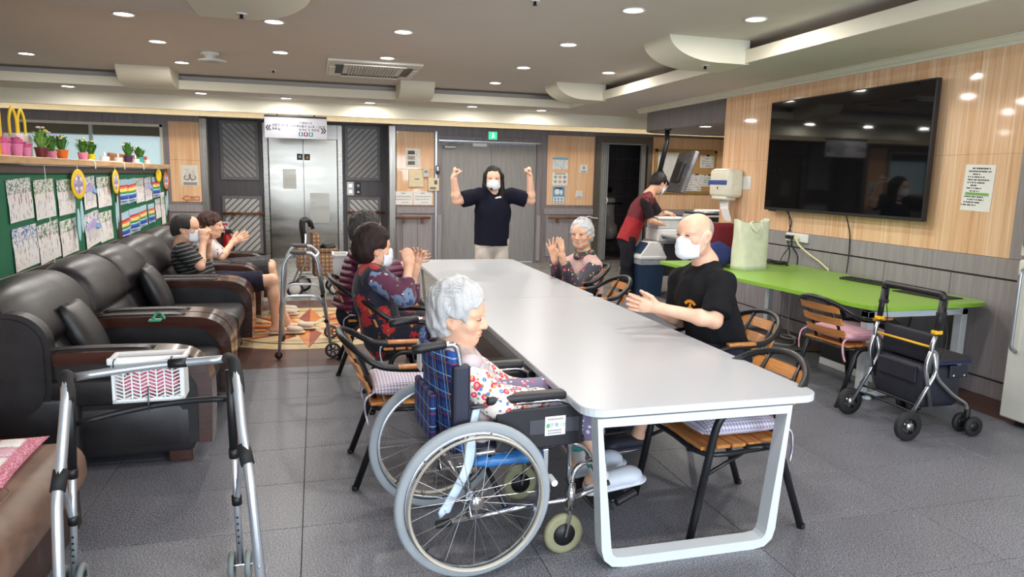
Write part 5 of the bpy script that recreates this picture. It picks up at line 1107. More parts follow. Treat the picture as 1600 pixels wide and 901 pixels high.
# ------------------------------------------------------------------ bulletin board with its sheets
c, w, h = px_rect(1022.5, 234, 1118.5, 303, Y=YB-.03)
bb = thing('bulletin_board', 'gold framed bulletin board half white half cork on the far wall', 'bulletin board', c); GOLD = mat('gold_frame', (170, 140, 84), .35, .4)
for q in ((-w/2, -w/2+.06, -h/2, h/2), (w/2-.06, w/2, -h/2, h/2), (-w/2, w/2, h/2-.06, h/2), (-w/2, w/2, -h/2, -h/2+.06)): MB().box(q[0], q[1], -.02, .02, q[2], q[3], .008).build('frame_side', GOLD, bb)
CORK = mat('cork', (186, 146, 96), .85, var=.25, scale=120); MB().box(-w/2+.05, w*.04, -.002, .015, -h/2+.05, h/2-.05).build('white_panel', mat('board_white', (214, 218, 220), .4), bb); MB().box(w*.04, w/2-.05, -.002, .015, -h/2+.05, h/2-.05).build('cork_panel', CORK, bb)
YP = YB-.036
for i, (r, lab) in enumerate((((1094, 243, 1117, 262.5), 'white memo clipped at the top right of the bulletin board'), ((1096, 273.5, 1121, 291.5), 'green calendar sheet overlapping the bulletin board edge'), ((1080, 272.5, 1096, 299), 'sheet with coloured marks on the bulletin board, beside the calendar'), ((1063, 273, 1080, 299), 'tabulated sheet at the lower middle of the bulletin board'), ((1062, 238, 1081, 268), 'large blank sheet behind the hanging television'), ((1046, 274, 1062, 300), 'lower left sheet on the bulletin board, below the hanging television'))):
    m = m_print('memo_%d' % i, (226, 228, 230), ((130, 134, 144), (96, 140, 96), (180, 130, 120), (120, 124, 130), (196, 198, 200), (150, 150, 150))[i], .045, None, (.6, .6, .35, .6, .2, .4)[i], .016, hx=.15, hy=.2)
    o, w, h = ws('pinned_sheet', lab, 'paper', r, m, YP); MB().box(-.035, .035, h/2-.012, h/2+.012, .0025, .01).build('clip', BLACKP, o)
# ------------------------------------------------------------------ paper towel dispenser and things on the right wall
XT = XR-.013
dp = thing('towel_dispenser', 'cream paper towel dispenser with blue band at the wall corner', 'dispenser', (XR-.012, 7.55, 1.54))
CREAM = mat('cream_plastic', (222, 218, 198), .35)
MB().rbox(-.21, 0, -.22, .22, -.17, .17, .055, 4).build('body', CREAM, dp, True); MB().rbox(-.214, -.03, -.18, .224, -.02, .035, .004, 2).build('window_band', mat('band_blue', (60, 80, 150), .3, var=.5, scale=60), dp); MB().rbox(-.2, -.05, -.16, .16, -.2, -.15, .03, 3).build('outlet_lip', CREAM, dp, True); MB().rbox(-.216, -.2, .0, .016, -.075, -.04, .004, 2).build('key_slot', BLACKP, dp)
MB().add([(-.13, -.11, -.19), (-.11, .11, -.19), (-.15, -.15, -.30), (-.12, .07, -.30), (-.14, -.22, -.44), (-.11, -.03, -.44), (-.125, -.11, -.19), (-.105, .11, -.19), (-.145, -.15, -.30), (-.115, .07, -.30), (-.135, -.22, -.44), (-.105, -.03, -.44)], [(0, 2, 3, 1), (2, 4, 5, 3), (6, 7, 9, 8), (8, 9, 11, 10), (0, 6, 8, 2), (2, 8, 10, 4), (1, 3, 9, 7), (3, 5, 11, 9), (4, 10, 11, 5), (0, 1, 7, 6)]).build('hanging_towel', PAPER, dp)
sheet('small_card', 'small blank white card beside the towel dispenser', 'card', 'right', at(1163.5, 285.5, X=XT), .24, .15, PAPER, .02)
def m_tvscreen():
    N = NT('tv_screen'); N.set(Roughness=.035); N.b.inputs['Base Color'].default_value = (.004, .004, .005, 1); N.b.inputs['Specular IOR Level'].default_value = .45; return N.m
tv = thing('wall_television', 'large black wall television on the wood-tone wall', 'television', (XR-.012, 5.71, 1.835), 0)
TW, TH = 2.12, 1.135
MB().rbox(-.105, -.055, -TW/2, TW/2, -TH/2, TH/2, .006, 2).build('bezel', BLACKP, tv); MB().box(-.1065, -.104, -TW/2+.012, TW/2-.012, -TH/2+.03, TH/2-.012).build('screen', m_tvscreen(), tv)
MB().rbox(-.06, -.03, -TW*.4, TW*.4, -TH*.38, TH*.38, .01, 2).build('rear_cover', BLACKP, tv); MB().box(-.03, .0, -.35, .35, -.25, .25).build('wall_mount', BLACKM, tv); MB().box(-.107, -.10, TW*.4, TW*.46, -TH/2-.012, -TH/2).build('sensor_bar', BLACKP, tv)
c = (at(1508, 258, X=XT)+at(1557, 257, X=XT)+at(1503, 329, X=XT)+at(1546, 330, X=XT))/4
o = sheet('wall_notice', 'white printed notice with a green line on the right wall', 'notice', 'right', c, .255, .348, PAPER, -.03)
for k, (ind, ln) in enumerate(((.03, .15), (0, .19), (.04, .06), (0, .14), (0, .19), (0, .15), (.03, .05), (0, .13), (.03, .08), (None, 0), (-.01, .17), (.02, .14), (-.01, .14), (-.03, .13))):
    z = .145-k*.0212
    if ind is None: MB().box(-.1, .1, z-.011, z+.011, .0025, .0032).build('green_line', mat('highlight_green', (124, 176, 92), .7), o); continue
    x = -.095+ind; g = MB(); rr = random.Random(k); e = x+ln
    while x < e: q = rr.uniform(.007, .014); g.box(x, min(e, x+q), z-.005, z+.005 if k else z+.007, .0025, .003); x += q+rr.choice((.002, .004, .009))
    tag(g.build('print_line', INK, o), kind='stuff')
# power strip, plugs and cables
t = thing('wall_outlet', 'white wall socket with plugs below the television', 'outlet', (XR-.02, 6.28, 1.0)); MB().rbox(-.03, .0, -.17, .17, -.045, .045, .01, 2).build('box', WHITEP, t)
for y in (-.04, .03, .10): MB().rbox(-.075, -.03, y-.022, y+.022, -.02, .02, .01, 2).build('plug', BLACKP if y > -.02 else mat('cream_plug', (220, 214, 170), .4), t)
def cable(label, pts, m, r=.006, n=5): return tag(MB().tube(smooth_path(pts, n), r, 6).build('cable', m, None, True), label, 'cable')
XW = XR-.03
cable('black television cable hanging down to the socket coil', [(XW-.05, 6.42, 1.27), (XW, 6.40, 1.15), (XW-.01, 6.43, .98), (XW-.02, 6.36, .84), (XW-.05, 6.34, .728)], BLACKP, .007)
cable('thin black cable looping beside the first television cable', [(XW-.05, 6.39, 1.27), (XW, 6.42, 1.1), (XW-.02, 6.33, .95), (XW-.03, 6.45, .80), (XW-.1, 6.4, .728)], BLACKP, .005)
cable('black cable hanging from the television to the keyboard', [(XW-.05, 5.55, 1.27), (XW, 5.54, 1.1), (XW-.005, 5.52, .9), (XW-.03, 5.50, .735)], BLACKP, .006)
cable('cream cable curving from the socket down behind the green table', [(XW-.05, 6.24, 1.0), (XW-.05, 6.18, .93), (XW-.02, 6.05, .85), (XW-.01, 5.9, .79), (XW-.012, 5.76, .725)], mat('cream_plug', (220, 214, 170)), .010)
cable('black plug cord dropping from the socket', [(XW-.05, 6.31, 1.0), (XW-.06, 6.28, .92), (XW-.03, 6.22, .82), (XW-.04, 6.2, .728)], BLACKP, .008)
pts = []
for k in range(34): a = k*.93; r = .06+.05*math.sin(k*1.7); pts.append((4.62+.7*r*math.cos(a), 6.33+1.7*r*math.sin(a), .728+.012*(k % 3)))
cable('coiled black cable heap on the green table', pts, BLACKP, .006, 4)
for i, (p, m) in enumerate((([(4.80, 6.3, .66), (4.79, 6.28, .3), (4.74, 6.2, .03), (4.6, 5.9, .008), (4.4, 5.7, .008), (4.3, 5.9, .008), (4.55, 6.1, .008)], mat('cable_white', (196, 196, 196), .5)), ([(4.80, 5.2, .66), (4.79, 5.25, .4), (4.76, 5.3, .1), (4.6, 5.4, .008), (4.3, 5.5, .008)], BLACKP), ([(4.80, 4.7, .66), (4.79, 4.72, .4), (4.76, 4.8, .1), (4.6, 4.9, .008)], BLACKP))):
    cable(('white cable looped on the floor under the green table', 'black cable on the floor under the middle of the green table', 'black cable behind the chair at the green table')[i], p, m, .006)
pts = [(4.60+.06*math.cos(k*.7), 6.0+.10*math.sin(k*.7), .012+.002*(k % 4)) for k in range(22)]; cable('coil of white cable on the floor by the wall', pts, MATS['cable_white'], .007, 3)
# keyboard, mouse and pad on the green table
ky = at(1388, 443, Z=.735); kb = thing('keyboard', 'black computer keyboard on the green table', 'keyboard', (4.60, 5.02, .7205), .12)
MB().rbox(-.075, .075, -.24, .24, 0, .016, .005, 2).build('case', BLACKP, kb)
KM = mat('key_black', (36, 36, 38), .5); km = MB().box(-.0075, .0075, -.0075, .0075, 0, .006, .0015).mesh('key', KM)
for i in range(5):
    for j in range(22): share('key', km, kb, (-.05+i*.024, -.215+j*.0205, .016))
ms = thing('computer_mouse', 'black mouse at the end of the keyboard', 'mouse', (4.57, 4.69, .7205), .2); MB().ell((0, 0, .012), (.032, .055, .022), 14, 8).build('shell', BLACKP, ms, True); MB().cyl((-.0, .025, .028), (.0, .038, .028), .006, 8).build('wheel', INKG, ms)
mp = thing('mouse_pad', 'black mat lying on the green table beyond the rollator', 'mat', (4.56, 4.36, .7205), .1); MB().rbox(-.11, .11, -.22, .22, 0, .006, .002, 2).build('pad', RUBBER, mp)
o = MB().box(-.1, .1, -.21, .21, .006, .0065).build('surface', mat('pad_cloth', (40, 40, 42), .9), mp)
bx = thing('storage_box', 'black box with white base under the green table', 'box', (4.42, 4.75, 0)); MB().rbox(-.18, .18, -.34, .34, .06, .40, .01, 2).build('body', BLACKP, bx); MB().box(-.185, .185, -.345, .345, 0, .058, .004).build('base', WHITEP, bx)
# tote bag, red and blue bags
CANV = mat('cream_canvas', (214, 214, 188), .9, var=.06, bump=.25)
tb = thing('tote_bag', 'cream canvas tote bag standing on the green table', 'bag', (4.06, 5.98, .7205), .28)
vs = []; fs = []; nu, nv = 28, 10
for j in range(nv+1):
    z = .47*j/nv; f = j/nv; hw, hd = .185+.035*f, .10-.05*f
    for i in range(nu):
        a = 2*PI*i/nu; cx_, sx_ = math.cos(a), math.sin(a); e = .45
        x = hw*abs(cx_)**e*(1 if cx_ > 0 else -1); y = hd*abs(sx_)**e*(1 if sx_ > 0 else -1)
        k = 1+.035*math.sin(3*a+4*f)+.02*math.sin(7*a-6*f); vs.append((x*k, y*k, z+(.02*math.cos(2*a) if j == nv else 0)))
for j in range(nv):
    for i in range(nu): fs.append((j*nu+i, j*nu+(i+1) % nu, (j+1)*nu+(i+1) % nu, (j+1)*nu+i))
fs.append(tuple(range(nu-1, -1, -1))); MB().add(vs, fs).build('bag_body', CANV, tb, True)
for s in (-1, 1): MB().tube(smooth_path([(-.08, s*.05, .46), (-.06, s*.075, .40), (.0, s*.09, .36), (.06, s*.075, .40), (.08, s*.05, .46)], 5), .012, 6, flat=.4).build('strap', CANV, tb, True)
TI = mat('tote_ink', (70, 76, 70), .8)
for z, pts in ((.33, [(0, -.02, -.03), (0, -.02, .03), (0, .02, .02), (0, -.015, 0)]), (.26, [(0, .02, .02), (0, -.02, .0), (0, .015, -.025)]), (.18, [(0, -.02, .025), (0, -.015, -.02), (0, .02, -.02)])): q = MB().tube(smooth_path(pts, 4), .005, 5, flat=.5).build('script_mark', TI, tb, True); q.location = (.212, 0, z)
tag(MB().rbox(-.17, .17, -.08, .08, 0, .42, .05, 4).build('red_bag', mat('dark_red_cloth', (112, 22, 34), .8, bump=.3), None, True), 'dark red bag between the seated man and the tote bag', 'bag').location = (3.98, 6.42, .7205)
tag(MB().pillow(.32, .26, .24, (0, 0, .12), 18, 3.2, 0, .018, 3).build('blue_bag', mat('blue_cloth', (34, 42, 92), .9), None, True), 'dark blue bag in front of the dark red bag', 'bag').location = (3.80, 6.18, .7205)
# ------------------------------------------------------------------ fridge at the right edge
fr = thing('refrigerator', 'pale refrigerator cut off by the right edge of the photo', 'refrigerator', (4.40, 3.50, 0))
FRW = mat('fridge_white', (206, 206, 196), .3, var=.015)
MB().rbox(.03, .43, -.74, .0, .03, 1.75, .012, 2).build('cabinet', FRW, fr)
for z0, z1 in ((.05, 1.10), (1.12, 1.74)):
    d = MB().rbox(-.03, .03, -.74, .0, z0, z1, .014, 3).build('door', FRW, fr, 40); MB().tube(round_path([(-.03, -.06, z0+.45 if z0 < 1 else z0+.05), (-.075, -.06, z0+.48 if z0 < 1 else z0+.08), (-.075, -.06, z1-.08 if z0 < 1 else z1-.2), (-.03, -.06, z1-.05 if z0 < 1 else z1-.17)], .02, 3), .013, 8).build('handle', mat('handle_grey', (150, 152, 154), .3, .6), d, True)
for x in (.08, .38):
    for y in (-.68, -.06): MB().cyl((x, y, 0), (x, y, .04), .02, 8).build('foot', BLACKP, fr)
# ------------------------------------------------------------------ desk with office machine, bin, hanging television
dk = thing('office_desk', 'grey steel desk carrying an office machine in the far corner', 'desk', (5.05, 8.45, 0)); DG = mat('desk_grey', (150, 150, 150), .45)
MB().box(-.5, .7, -.35, .40, .80, .83, .004).build('top', DG, dk)
for x in (-.47, .66):
    for y in (-.31, .36): MB().box(x-.022, x+.022, y-.022, y+.022, 0, .80, .002).build('leg', DG, dk)
MB().box(-.44, .63, .345, .36, .25, .80).build('modesty_panel', mat('panel_dark', (60, 58, 62), .6), dk)
cpm = thing('copier', 'grey flat office copier on the steel desk', 'copier', (5.22, 8.45, .8305)); CG = mat('copier_grey', (176, 178, 178), .45)
MB().rbox(-.36, .36, -.26, .28, 0, .19, .012, 2).build('body', mat('copier_dark', (70, 70, 72), .5), cpm); MB().rbox(-.38, .38, -.28, .29, .19, .29, .012, 2).build('scanner', CG, cpm); MB().rbox(-.37, .37, -.27, .28, .292, .32, .008, 2).build('lid', mat('lid_black', (30, 30, 32), .4), cpm); MB().box(-.2, .1, -.30, -.26, .04, .12, .003).build('tray', CG, cpm); MB().rbox(-.36, -.12, -.285, -.27, .21, .27, .003, 2).build('control_strip', BLACKP, cpm)
for i, (x, y, rz, m, lab) in enumerate(((5.05, 8.42, .1, PAPER, 'white papers piled on the copier'), (5.38, 8.45, -.2, mat('paper_blue', (150, 176, 200), .8), 'pale blue papers on top of the copier'))):
    t = thing('paper_pile', lab, 'papers', (x, y, 1.1515), rz)
    for k in range(5): o = MB().box(-.15, .15, -.105, .105, 0, .006).build('sheet', m, t); o.location = (random.uniform(-.03, .03), random.uniform(-.02, .02), k*.0065); o.rotation_euler = (0, 0, random.uniform(-.25, .25))
pr = thing('desktop_printer', 'white printer the man in the red vest works at', 'printer', (4.72, 8.96, 0)); MB().box(-.24, .24, -.2, .22, .70, .73, .003).build('stand_top', DG, pr)
for x in (-.21, .21):
    for y in (-.17, .19): MB().box(x-.015, x+.015, y-.015, y+.015, 0, .70).build('stand_leg', DG, pr)
MB().rbox(-.22, .22, -.18, .2, .73, .90, .015, 2).build('body', WHITEP, pr); MB().rbox(-.21, .21, -.17, .19, .90, 1.03, .015, 2).build('scanner_unit', mat('printer_grey', (206, 208, 206), .4), pr); MB().box(-.15, .15, -.2, -.18, .78, .82).build('paper_slot', BLACKP, pr); MB().box(-.23, .23, -.19, .21, 1.032, 1.06, .006).build('lid', WHITEP, pr)
bn = thing('waste_bin', 'blue waste bin with white swing lid beside the desk', 'waste bin', (4.36, 8.75, 0)); NV = mat('bin_navy', (32, 54, 80), .5)
MB().add([(-.15, -.13, 0), (.15, -.13, 0), (.15, .13, 0), (-.15, .13, 0), (-.18, -.15, .50), (.18, -.15, .50), (.18, .15, .50), (-.18, .15, .50)], [(0, 3, 2, 1), (0, 1, 5, 4), (1, 2, 6, 5), (2, 3, 7, 6), (3, 0, 4, 7), (4, 5, 6, 7)]).build('bin_body', NV, bn)
MB().box(-.185, .185, -.155, .155, .43, .51, .006).build('liner', mat('bin_liner', (196, 206, 214), .25, var=.15, alpha=.6), bn); MB().rbox(-.195, .195, -.165, .165, .505, .55, .012, 2).build('rim', WHITEP, bn)
MB().add([(-.185, -.155, .55), (.185, -.155, .55), (.185, .155, .55), (-.185, .155, .55), (-.05, -.15, .73), (.09, -.15, .73), (.09, .15, .73), (-.05, .15, .73)], [(0, 1, 5, 4), (1, 2, 6, 5), (2, 3, 7, 6), (3, 0, 4, 7), (4, 5, 6, 7)]).build('dome', WHITEP, bn)
MB().prism([(-.165, .575), (-.06, .715), (-.075, .728), (-.18, .587)], -.11, .11, 'xz').build('swing_flap', NV, bn)
pb = at(1043, 201, Z=BKZ); ht = thing('ceiling_television', 'television hung from the bulkhead on a black pole, seen from behind', 'television', (pb[0], pb[1], BKZ))
MB().cyl((0, 0, 0), (0, 0, -.02), .06, 14).build('ceiling_plate', BLACKM, ht); MB().tube([(0, 0, -.01), (0, 0, -.2), (-.09, 0, -.62)], .035, 10).build('pole', BLACKM, ht, True); MB().tube([(-.09, 0, -.60), (.02, -.02, -.80)], .05, 8).build('tilt_arm', BLACKM, ht, True)
R1 = Matrix.Rotation(math.radians(-15), 3, 'Z') @ Matrix.Rotation(math.radians(17), 3, 'Y'); R1 = np.array(R1)
MB().rbox(-.025, .03, -.48, .48, -.29, .31, .01, 2).xform(R1, (.26, 0, -.62)).build('cabinet', mat('tv_back_grey', (84, 84, 88), .5, var=.35, scale=9), ht); MB().box(.03, .034, -.465, .465, -.275, .295).xform(R1, (.26, 0, -.62)).build('screen', MATS['tv_screen'], ht)
MB().rbox(-.07, -.02, -.2, .2, -.15, .15, .01, 2).xform(R1, (.26, 0, -.62)).build('mount_bracket', BLACKM, ht)
rr = random.Random(4); g = MB()
for k in range(26): y, z = rr.uniform(-.44, .44), rr.uniform(-.26, .28); g.box(-.029, -.024, y-.02, y+.02, z-.008, z+.008)
tag(g.xform(R1, (.26, 0, -.62)).build('vent_slots', BLACKP, ht), kind='stuff')
c = at(1128, 216, Y=12.2); cc = thing('security_camera', 'small black dome camera in the far right corner', 'camera', (c[0], 11.7, ZB)); MB().cyl((0, 0, 0), (0, 0, -.03), .09, 16).build('base', WHITEP, cc); MB().ell((0, 0, -.03), (.075, .075, .06), 14, 8).build('dome', BLACKP, cc, True)
# ------------------------------------------------------------------ ceiling fittings
c = (at(503, 90, Z=ZC)+at(660, 98, Z=ZC)+at(640, 124, Z=ZC)+at(510, 115, Z=ZC))/4
ac = thing('air_conditioner', 'white ceiling cassette air conditioner with open louvres', 'air conditioner', (.70, 9.05, ZC)); ACW = mat('ac_white', (222, 218, 210), .45)
MB().rbox(-.54, .54, -.62, .62, -.03, .0, .012, 2).build('fascia', ACW, ac)
for s in (-1, 1):
    MB().box(-.36, .36, s*.44-.05, s*.44+.05, -.034, -.029).build('slot', BLACKP, ac); MB().rbox(-.36, .36, s*.50-.006, s*.50+.06, -.05, -.036, .005, 2).build('louvre', ACW, ac)
    MB().box(s*.40-.05, s*.40+.05, -.36, .36, -.034, -.029).build('slot', BLACKP, ac); MB().rbox(s*.45-.006 if s > 0 else -.51, .51 if s > 0 else -.444, -.28, .28, -.05, -.036, .005, 2).build('louvre', ACW, ac)
MB().box(-.29, .29, -.33, .33, -.042, -.03, .004).build('grille_panel', mat('grille_grey', (168, 166, 158), .5), ac)
for k in range(17): MB().box(-.28+k*.034, -.268+k*.034, -.32, .32, -.052, -.042).build('grille_bar', ACW, ac)
p = at(328, 86, Z=2.80); sd = thing('smoke_detector', 'round smoke detector on the main ceiling', 'smoke detector', (p[0], p[1], ZC)); MB().lathe([(.0, 0), (.10, 0), (.10, -.025), (.06, -.03), (.05, -.07), (.0, -.07)], (0, 0, 0), 20).build('base', ACW, sd, True); MB().lathe([(.0, -.07), (.05, -.07), (.145, -.085), (.145, -.095), (.0, -.10)], (.02, 0, 0), 24).build('disc', mat('detector_grey', (170, 170, 166), .45), sd, True)
for (x, y), z, lab in (((377, 21), ZS-.012, 'sprinkler head under the cropped bracket'), ((427, 109), ZC, 'tiny sprinkler on the ceiling left of the air conditioner'), ((1102, 102), ZS-.012, 'sprinkler head under the large right bracket'), ((836, 1), ZC, 'sprinkler head at the very top of the photo')):
    p = at(x, y, Z=z); s_ = thing('sprinkler', lab, 'sprinkler', (p[0], p[1], z), 0, 'ceiling sprinklers'); MB().lathe([(.0, 0), (.04, 0), (.038, -.006), (.015, -.008), (.0, -.008)], (0, 0, 0), 16).build('cover', ACW, s_, True); MB().lathe([(.012, -.006), (.012, -.03), (.022, -.034), (.0, -.036)], (0, 0, 0), 10).build('head', BLACKM, s_, True)
# ------------------------------------------------------------------ implicit surfaces for figures
class Field:
    """smooth union of rounded limbs, meshed as one continuous surface"""
    def __init__(s, h=.006): s.h = h; s.p = []; s.post = []
    def cone(s, a, b, ra, rb, k=.012, cut=None): s.p.append(('c', V(*a), V(*b), ra, rb, k, cut)); return s
    def flat(s, a, b, ra, rb, lat, ratio, k=.03): s.p.append(('f', V(*a), V(*b), ra, rb, k, unit(lat), ratio)); return s
    def ell(s, c, r, R=None, k=.012): s.p.append(('e', V(*c), V(*r), np.eye(3) if R is None else R, k)); return s
    def carve(s, c, r, R=None, k=.006): s.p.append(('x', V(*c), V(*r), np.eye(3) if R is None else R, k)); return s
    def carve_cone(s, a, b, ra, rb): s.p.append(('xc', V(*a), V(*b), ra, rb, .004, None)); return s
    def plane(s, p, n): s.post.append(('pl', V(*p), unit(n))); return s          # removes what lies on the side n points to
    def wrinkle(s, amp, freq, seed=0, stretch=(1, 1, 1)): s.post.append(('w', amp, freq, seed, V(*stretch))); return s
    @staticmethod
    def _rc(P, a, b, ra, rb):
        a = a.astype(np.float32); b = b.astype(np.float32); ba = b-a; l2 = ba@ba; Q = P-a; t = np.clip((Q@ba)/l2, 0, 1); d = np.sqrt(np.maximum(np.einsum('...i,...i', Q, Q)-t*(2*(Q@ba)-t*l2), 0)); return d-(np.float32(ra)+np.float32(rb-ra)*t)
    def mesh(s, name, m, origin, parent, paint=None, smooth=True, relax=2):
        h = s.h; los, his = [], []
        for q in s.p:
            if q[0] in 'cf':
                r = max(q[3], q[4])*(1 if q[0] == 'c' else max(1, 1)); los.append(np.minimum(q[1], q[2])-r-.012); his.append(np.maximum(q[1], q[2])+r+.012)
            elif q[0] == 'e': r = max(q[2]); los.append(q[1]-r-.012); his.append(q[1]+r+.012)
        lo = np.min(los, 0)-2*h; hi = np.max(his, 0)+2*h; n = np.ceil((hi-lo)/h).astype(int)+1
        F = np.ones(n, np.float32)
        ax = [lo[i]+h*np.arange(n[i]) for i in range(3)]
        for q in s.p:
            kind = q[0]; k = q[5] if kind in ('c', 'f', 'xc') else q[4]
            if kind in ('c', 'f', 'xc'): r = max(q[3], q[4]); a0, b0 = np.minimum(q[1], q[2])-r-k-2*h, np.maximum(q[1], q[2])+r+k+2*h
            else: r = max(q[2]); a0, b0 = q[1]-r-k-2*h, q[1]+r+k+2*h
            i0 = np.clip(np.floor((a0-lo)/h).astype(int), 0, n); i1 = np.clip(np.ceil((b0-lo)/h).astype(int)+1, 0, n)
            if np.any(i1 <= i0): continue
            sl = tuple(slice(i0[i], i1[i]) for i in range(3))
            P = np.stack(np.meshgrid(*[ax[i][sl[i]].astype(np.float32) for i in range(3)], indexing='ij'), -1)
            if kind in ('c', 'xc'):
                d = s._rc(P, q[1], q[2], q[3], q[4])
                if q[6] is not None: d = np.maximum(d, (P-q[2])@q[6])
            elif kind == 'f':
                w = unit(q[2]-q[1]); u = unit(q[6]-w*(q[6]@w)); v = np.cross(w, u); Q = P-q[1].astype(np.float32); u, v, w = u.astype(np.float32), v.astype(np.float32), w.astype(np.float32)
                L_ = np.stack([Q@u, (Q@v)*q[7], Q@w], -1); d = s._rc(L_, V(0, 0, 0), V(0, 0, np.linalg.norm(q[2]-q[1])), q[3], q[4])/max(1, q[7])**.5
            else:
                Q = ((P-q[1].astype(np.float32))@q[3].astype(np.float32))/q[2].astype(np.float32); kk = np.sqrt(np.einsum('...i,...i', Q, Q)); d = (kk-1)*min(q[2])
            f = F[sl]
            if kind in ('x', 'xc'): d = -d; hh = np.clip(.5-.5*(f-d)/k, 0, 1); F[sl] = f*(1-hh)+d*hh+k*hh*(1-hh)
            else: hh = np.clip(.5+.5*(f-d)/k, 0, 1); F[sl] = f*(1-hh)+d*hh-k*hh*(1-hh)
        for q in s.post:
            if q[0] == 'pl':
                nn = q[2]; F = np.maximum(F, ((ax[0]-q[1][0])*nn[0]).astype(np.float32)[:, None, None]+((ax[1]-q[1][1])*nn[1]).astype(np.float32)[None, :, None]+((ax[2]-q[1][2])*nn[2]).astype(np.float32)[None, None, :])
            else:
                ii = np.nonzero(np.abs(F) < 3*h+3*q[1]); P = np.stack([ax[k][ii[k]] for k in range(3)], -1).astype(np.float32)
                rs = np.random.RandomState(q[3]); w = np.zeros(len(P), np.float32)
                for o in range(5):
                    d = rs.normal(size=3); d = d/np.linalg.norm(d)*q[2]*(1+.45*o)*q[4]; w += np.sin(P@d.astype(np.float32)+rs.uniform(0, 6)+1.4*np.sin(P@(rs.normal(size=3)*q[2]*.5).astype(np.float32)))/(1+.5*o)
                F[ii] += q[1]*w
        vs, fs = surface_nets(F, lo, h)
        if relax: vs = relax_mesh(vs, fs, relax)
        o0 = np.asarray(origin, float); me = bpy.data.meshes.new(name)
        me.vertices.add(len(vs)); me.vertices.foreach_set('co', (vs-o0).astype(np.float32).ravel())
        me.loops.add(fs.size); me.loops.foreach_set('vertex_index', fs.astype(np.int32).ravel())
        me.polygons.add(len(fs)); me.polygons.foreach_set('loop_start', np.arange(0, fs.size, 4, dtype=np.int32)); me.polygons.foreach_set('loop_total', np.full(len(fs), 4, np.int32))
        me.update(calc_edges=True); me.validate(); me.shade_smooth(); me.materials.append(m)
        if paint is not None:
            c = paint(vs); at_ = me.color_attributes.new('Col', 'FLOAT_COLOR', 'POINT'); at_.data.foreach_set('color', np.concatenate([c, np.ones((len(c), 1))], 1).astype(np.float32).ravel())
        ob = bpy.data.objects.new(name, me); COL.objects.link(ob); ob.parent = parent
        return ob
def surface_nets(F, lo, h):
    S = F < 0; n = F.shape
    corner = [(i, j, k) for i in (0, 1) for j in (0, 1) for k in (0, 1)]
    def blk(A, o): return A[o[0]:n[0]-1+o[0], o[1]:n[1]-1+o[1], o[2]:n[2]-1+o[2]]
    cnt = sum(blk(S, c).astype(np.int8) for c in corner); act = (cnt > 0) & (cnt < 8); idx = np.argwhere(act)
    acc = np.zeros((len(idx), 3)); num = np.zeros(len(idx))
    vals = {c: F[idx[:, 0]+c[0], idx[:, 1]+c[1], idx[:, 2]+c[2]] for c in corner}
    for a in corner:
        for axd in range(3):
            if a[axd]: continue
            b = list(a); b[axd] = 1; b = tuple(b); va, vb = vals[a], vals[b]; m = (va < 0) != (vb < 0)
            t = np.where(m, va/np.where(m, va-vb, 1), 0); p = np.tile(np.array(a, float), (len(idx), 1)); p[:, axd] = t; acc[m] += p[m]; num[m] += 1
    vs = lo+h*(idx+acc/num[:, None]); vid = np.full(act.shape, -1, np.int64); vid[tuple(idx.T)] = np.arange(len(idx)); fs = []
    for axd in range(3):
        o = [i for i in range(3) if i != axd]
        sl0 = [slice(0, n[i]-1) for i in range(3)]; sl1 = list(sl0); sl1[axd] = slice(1, n[axd])
        for i in o: sl0[i] = slice(1, n[i]-1); sl1[i] = slice(1, n[i]-1)
        A, B = S[tuple(sl0)], S[tuple(sl1)]; m = np.argwhere(A != B)
        if len(m) == 0: continue
        inside = A[tuple(m.T)]; base = m.copy(); base[:, o[0]] += 1; base[:, o[1]] += 1
        def g(d0, d1): q = base.copy(); q[:, o[0]] += d0; q[:, o[1]] += d1; return vid[tuple(q.T)]
        q = np.stack([g(-1, -1), g(0, -1), g(0, 0), g(-1, 0)], 1)
        flip = inside if axd != 1 else ~inside
        q[~flip] = q[~flip][:, ::-1]; fs.append(q)
    return vs, np.concatenate(fs)
def relax_mesh(vs, fs, it):
    e = np.concatenate([fs[:, [0, 1]], fs[:, [1, 2]], fs[:, [2, 3]], fs[:, [3, 0]]])
    for k in range(it):
        acc = np.zeros_like(vs); c = np.zeros(len(vs))
        for d in range(3): acc[:, d] = np.bincount(e[:, 0], vs[e[:, 1], d], len(vs))+np.bincount(e[:, 1], vs[e[:, 0], d], len(vs))
        c = np.bincount(e[:, 0], minlength=len(vs))+np.bincount(e[:, 1], minlength=len(vs))
        vs = vs+(.5 if k % 2 == 0 else -.46)*(acc/np.maximum(c, 1)[:, None]-vs)
    return vs

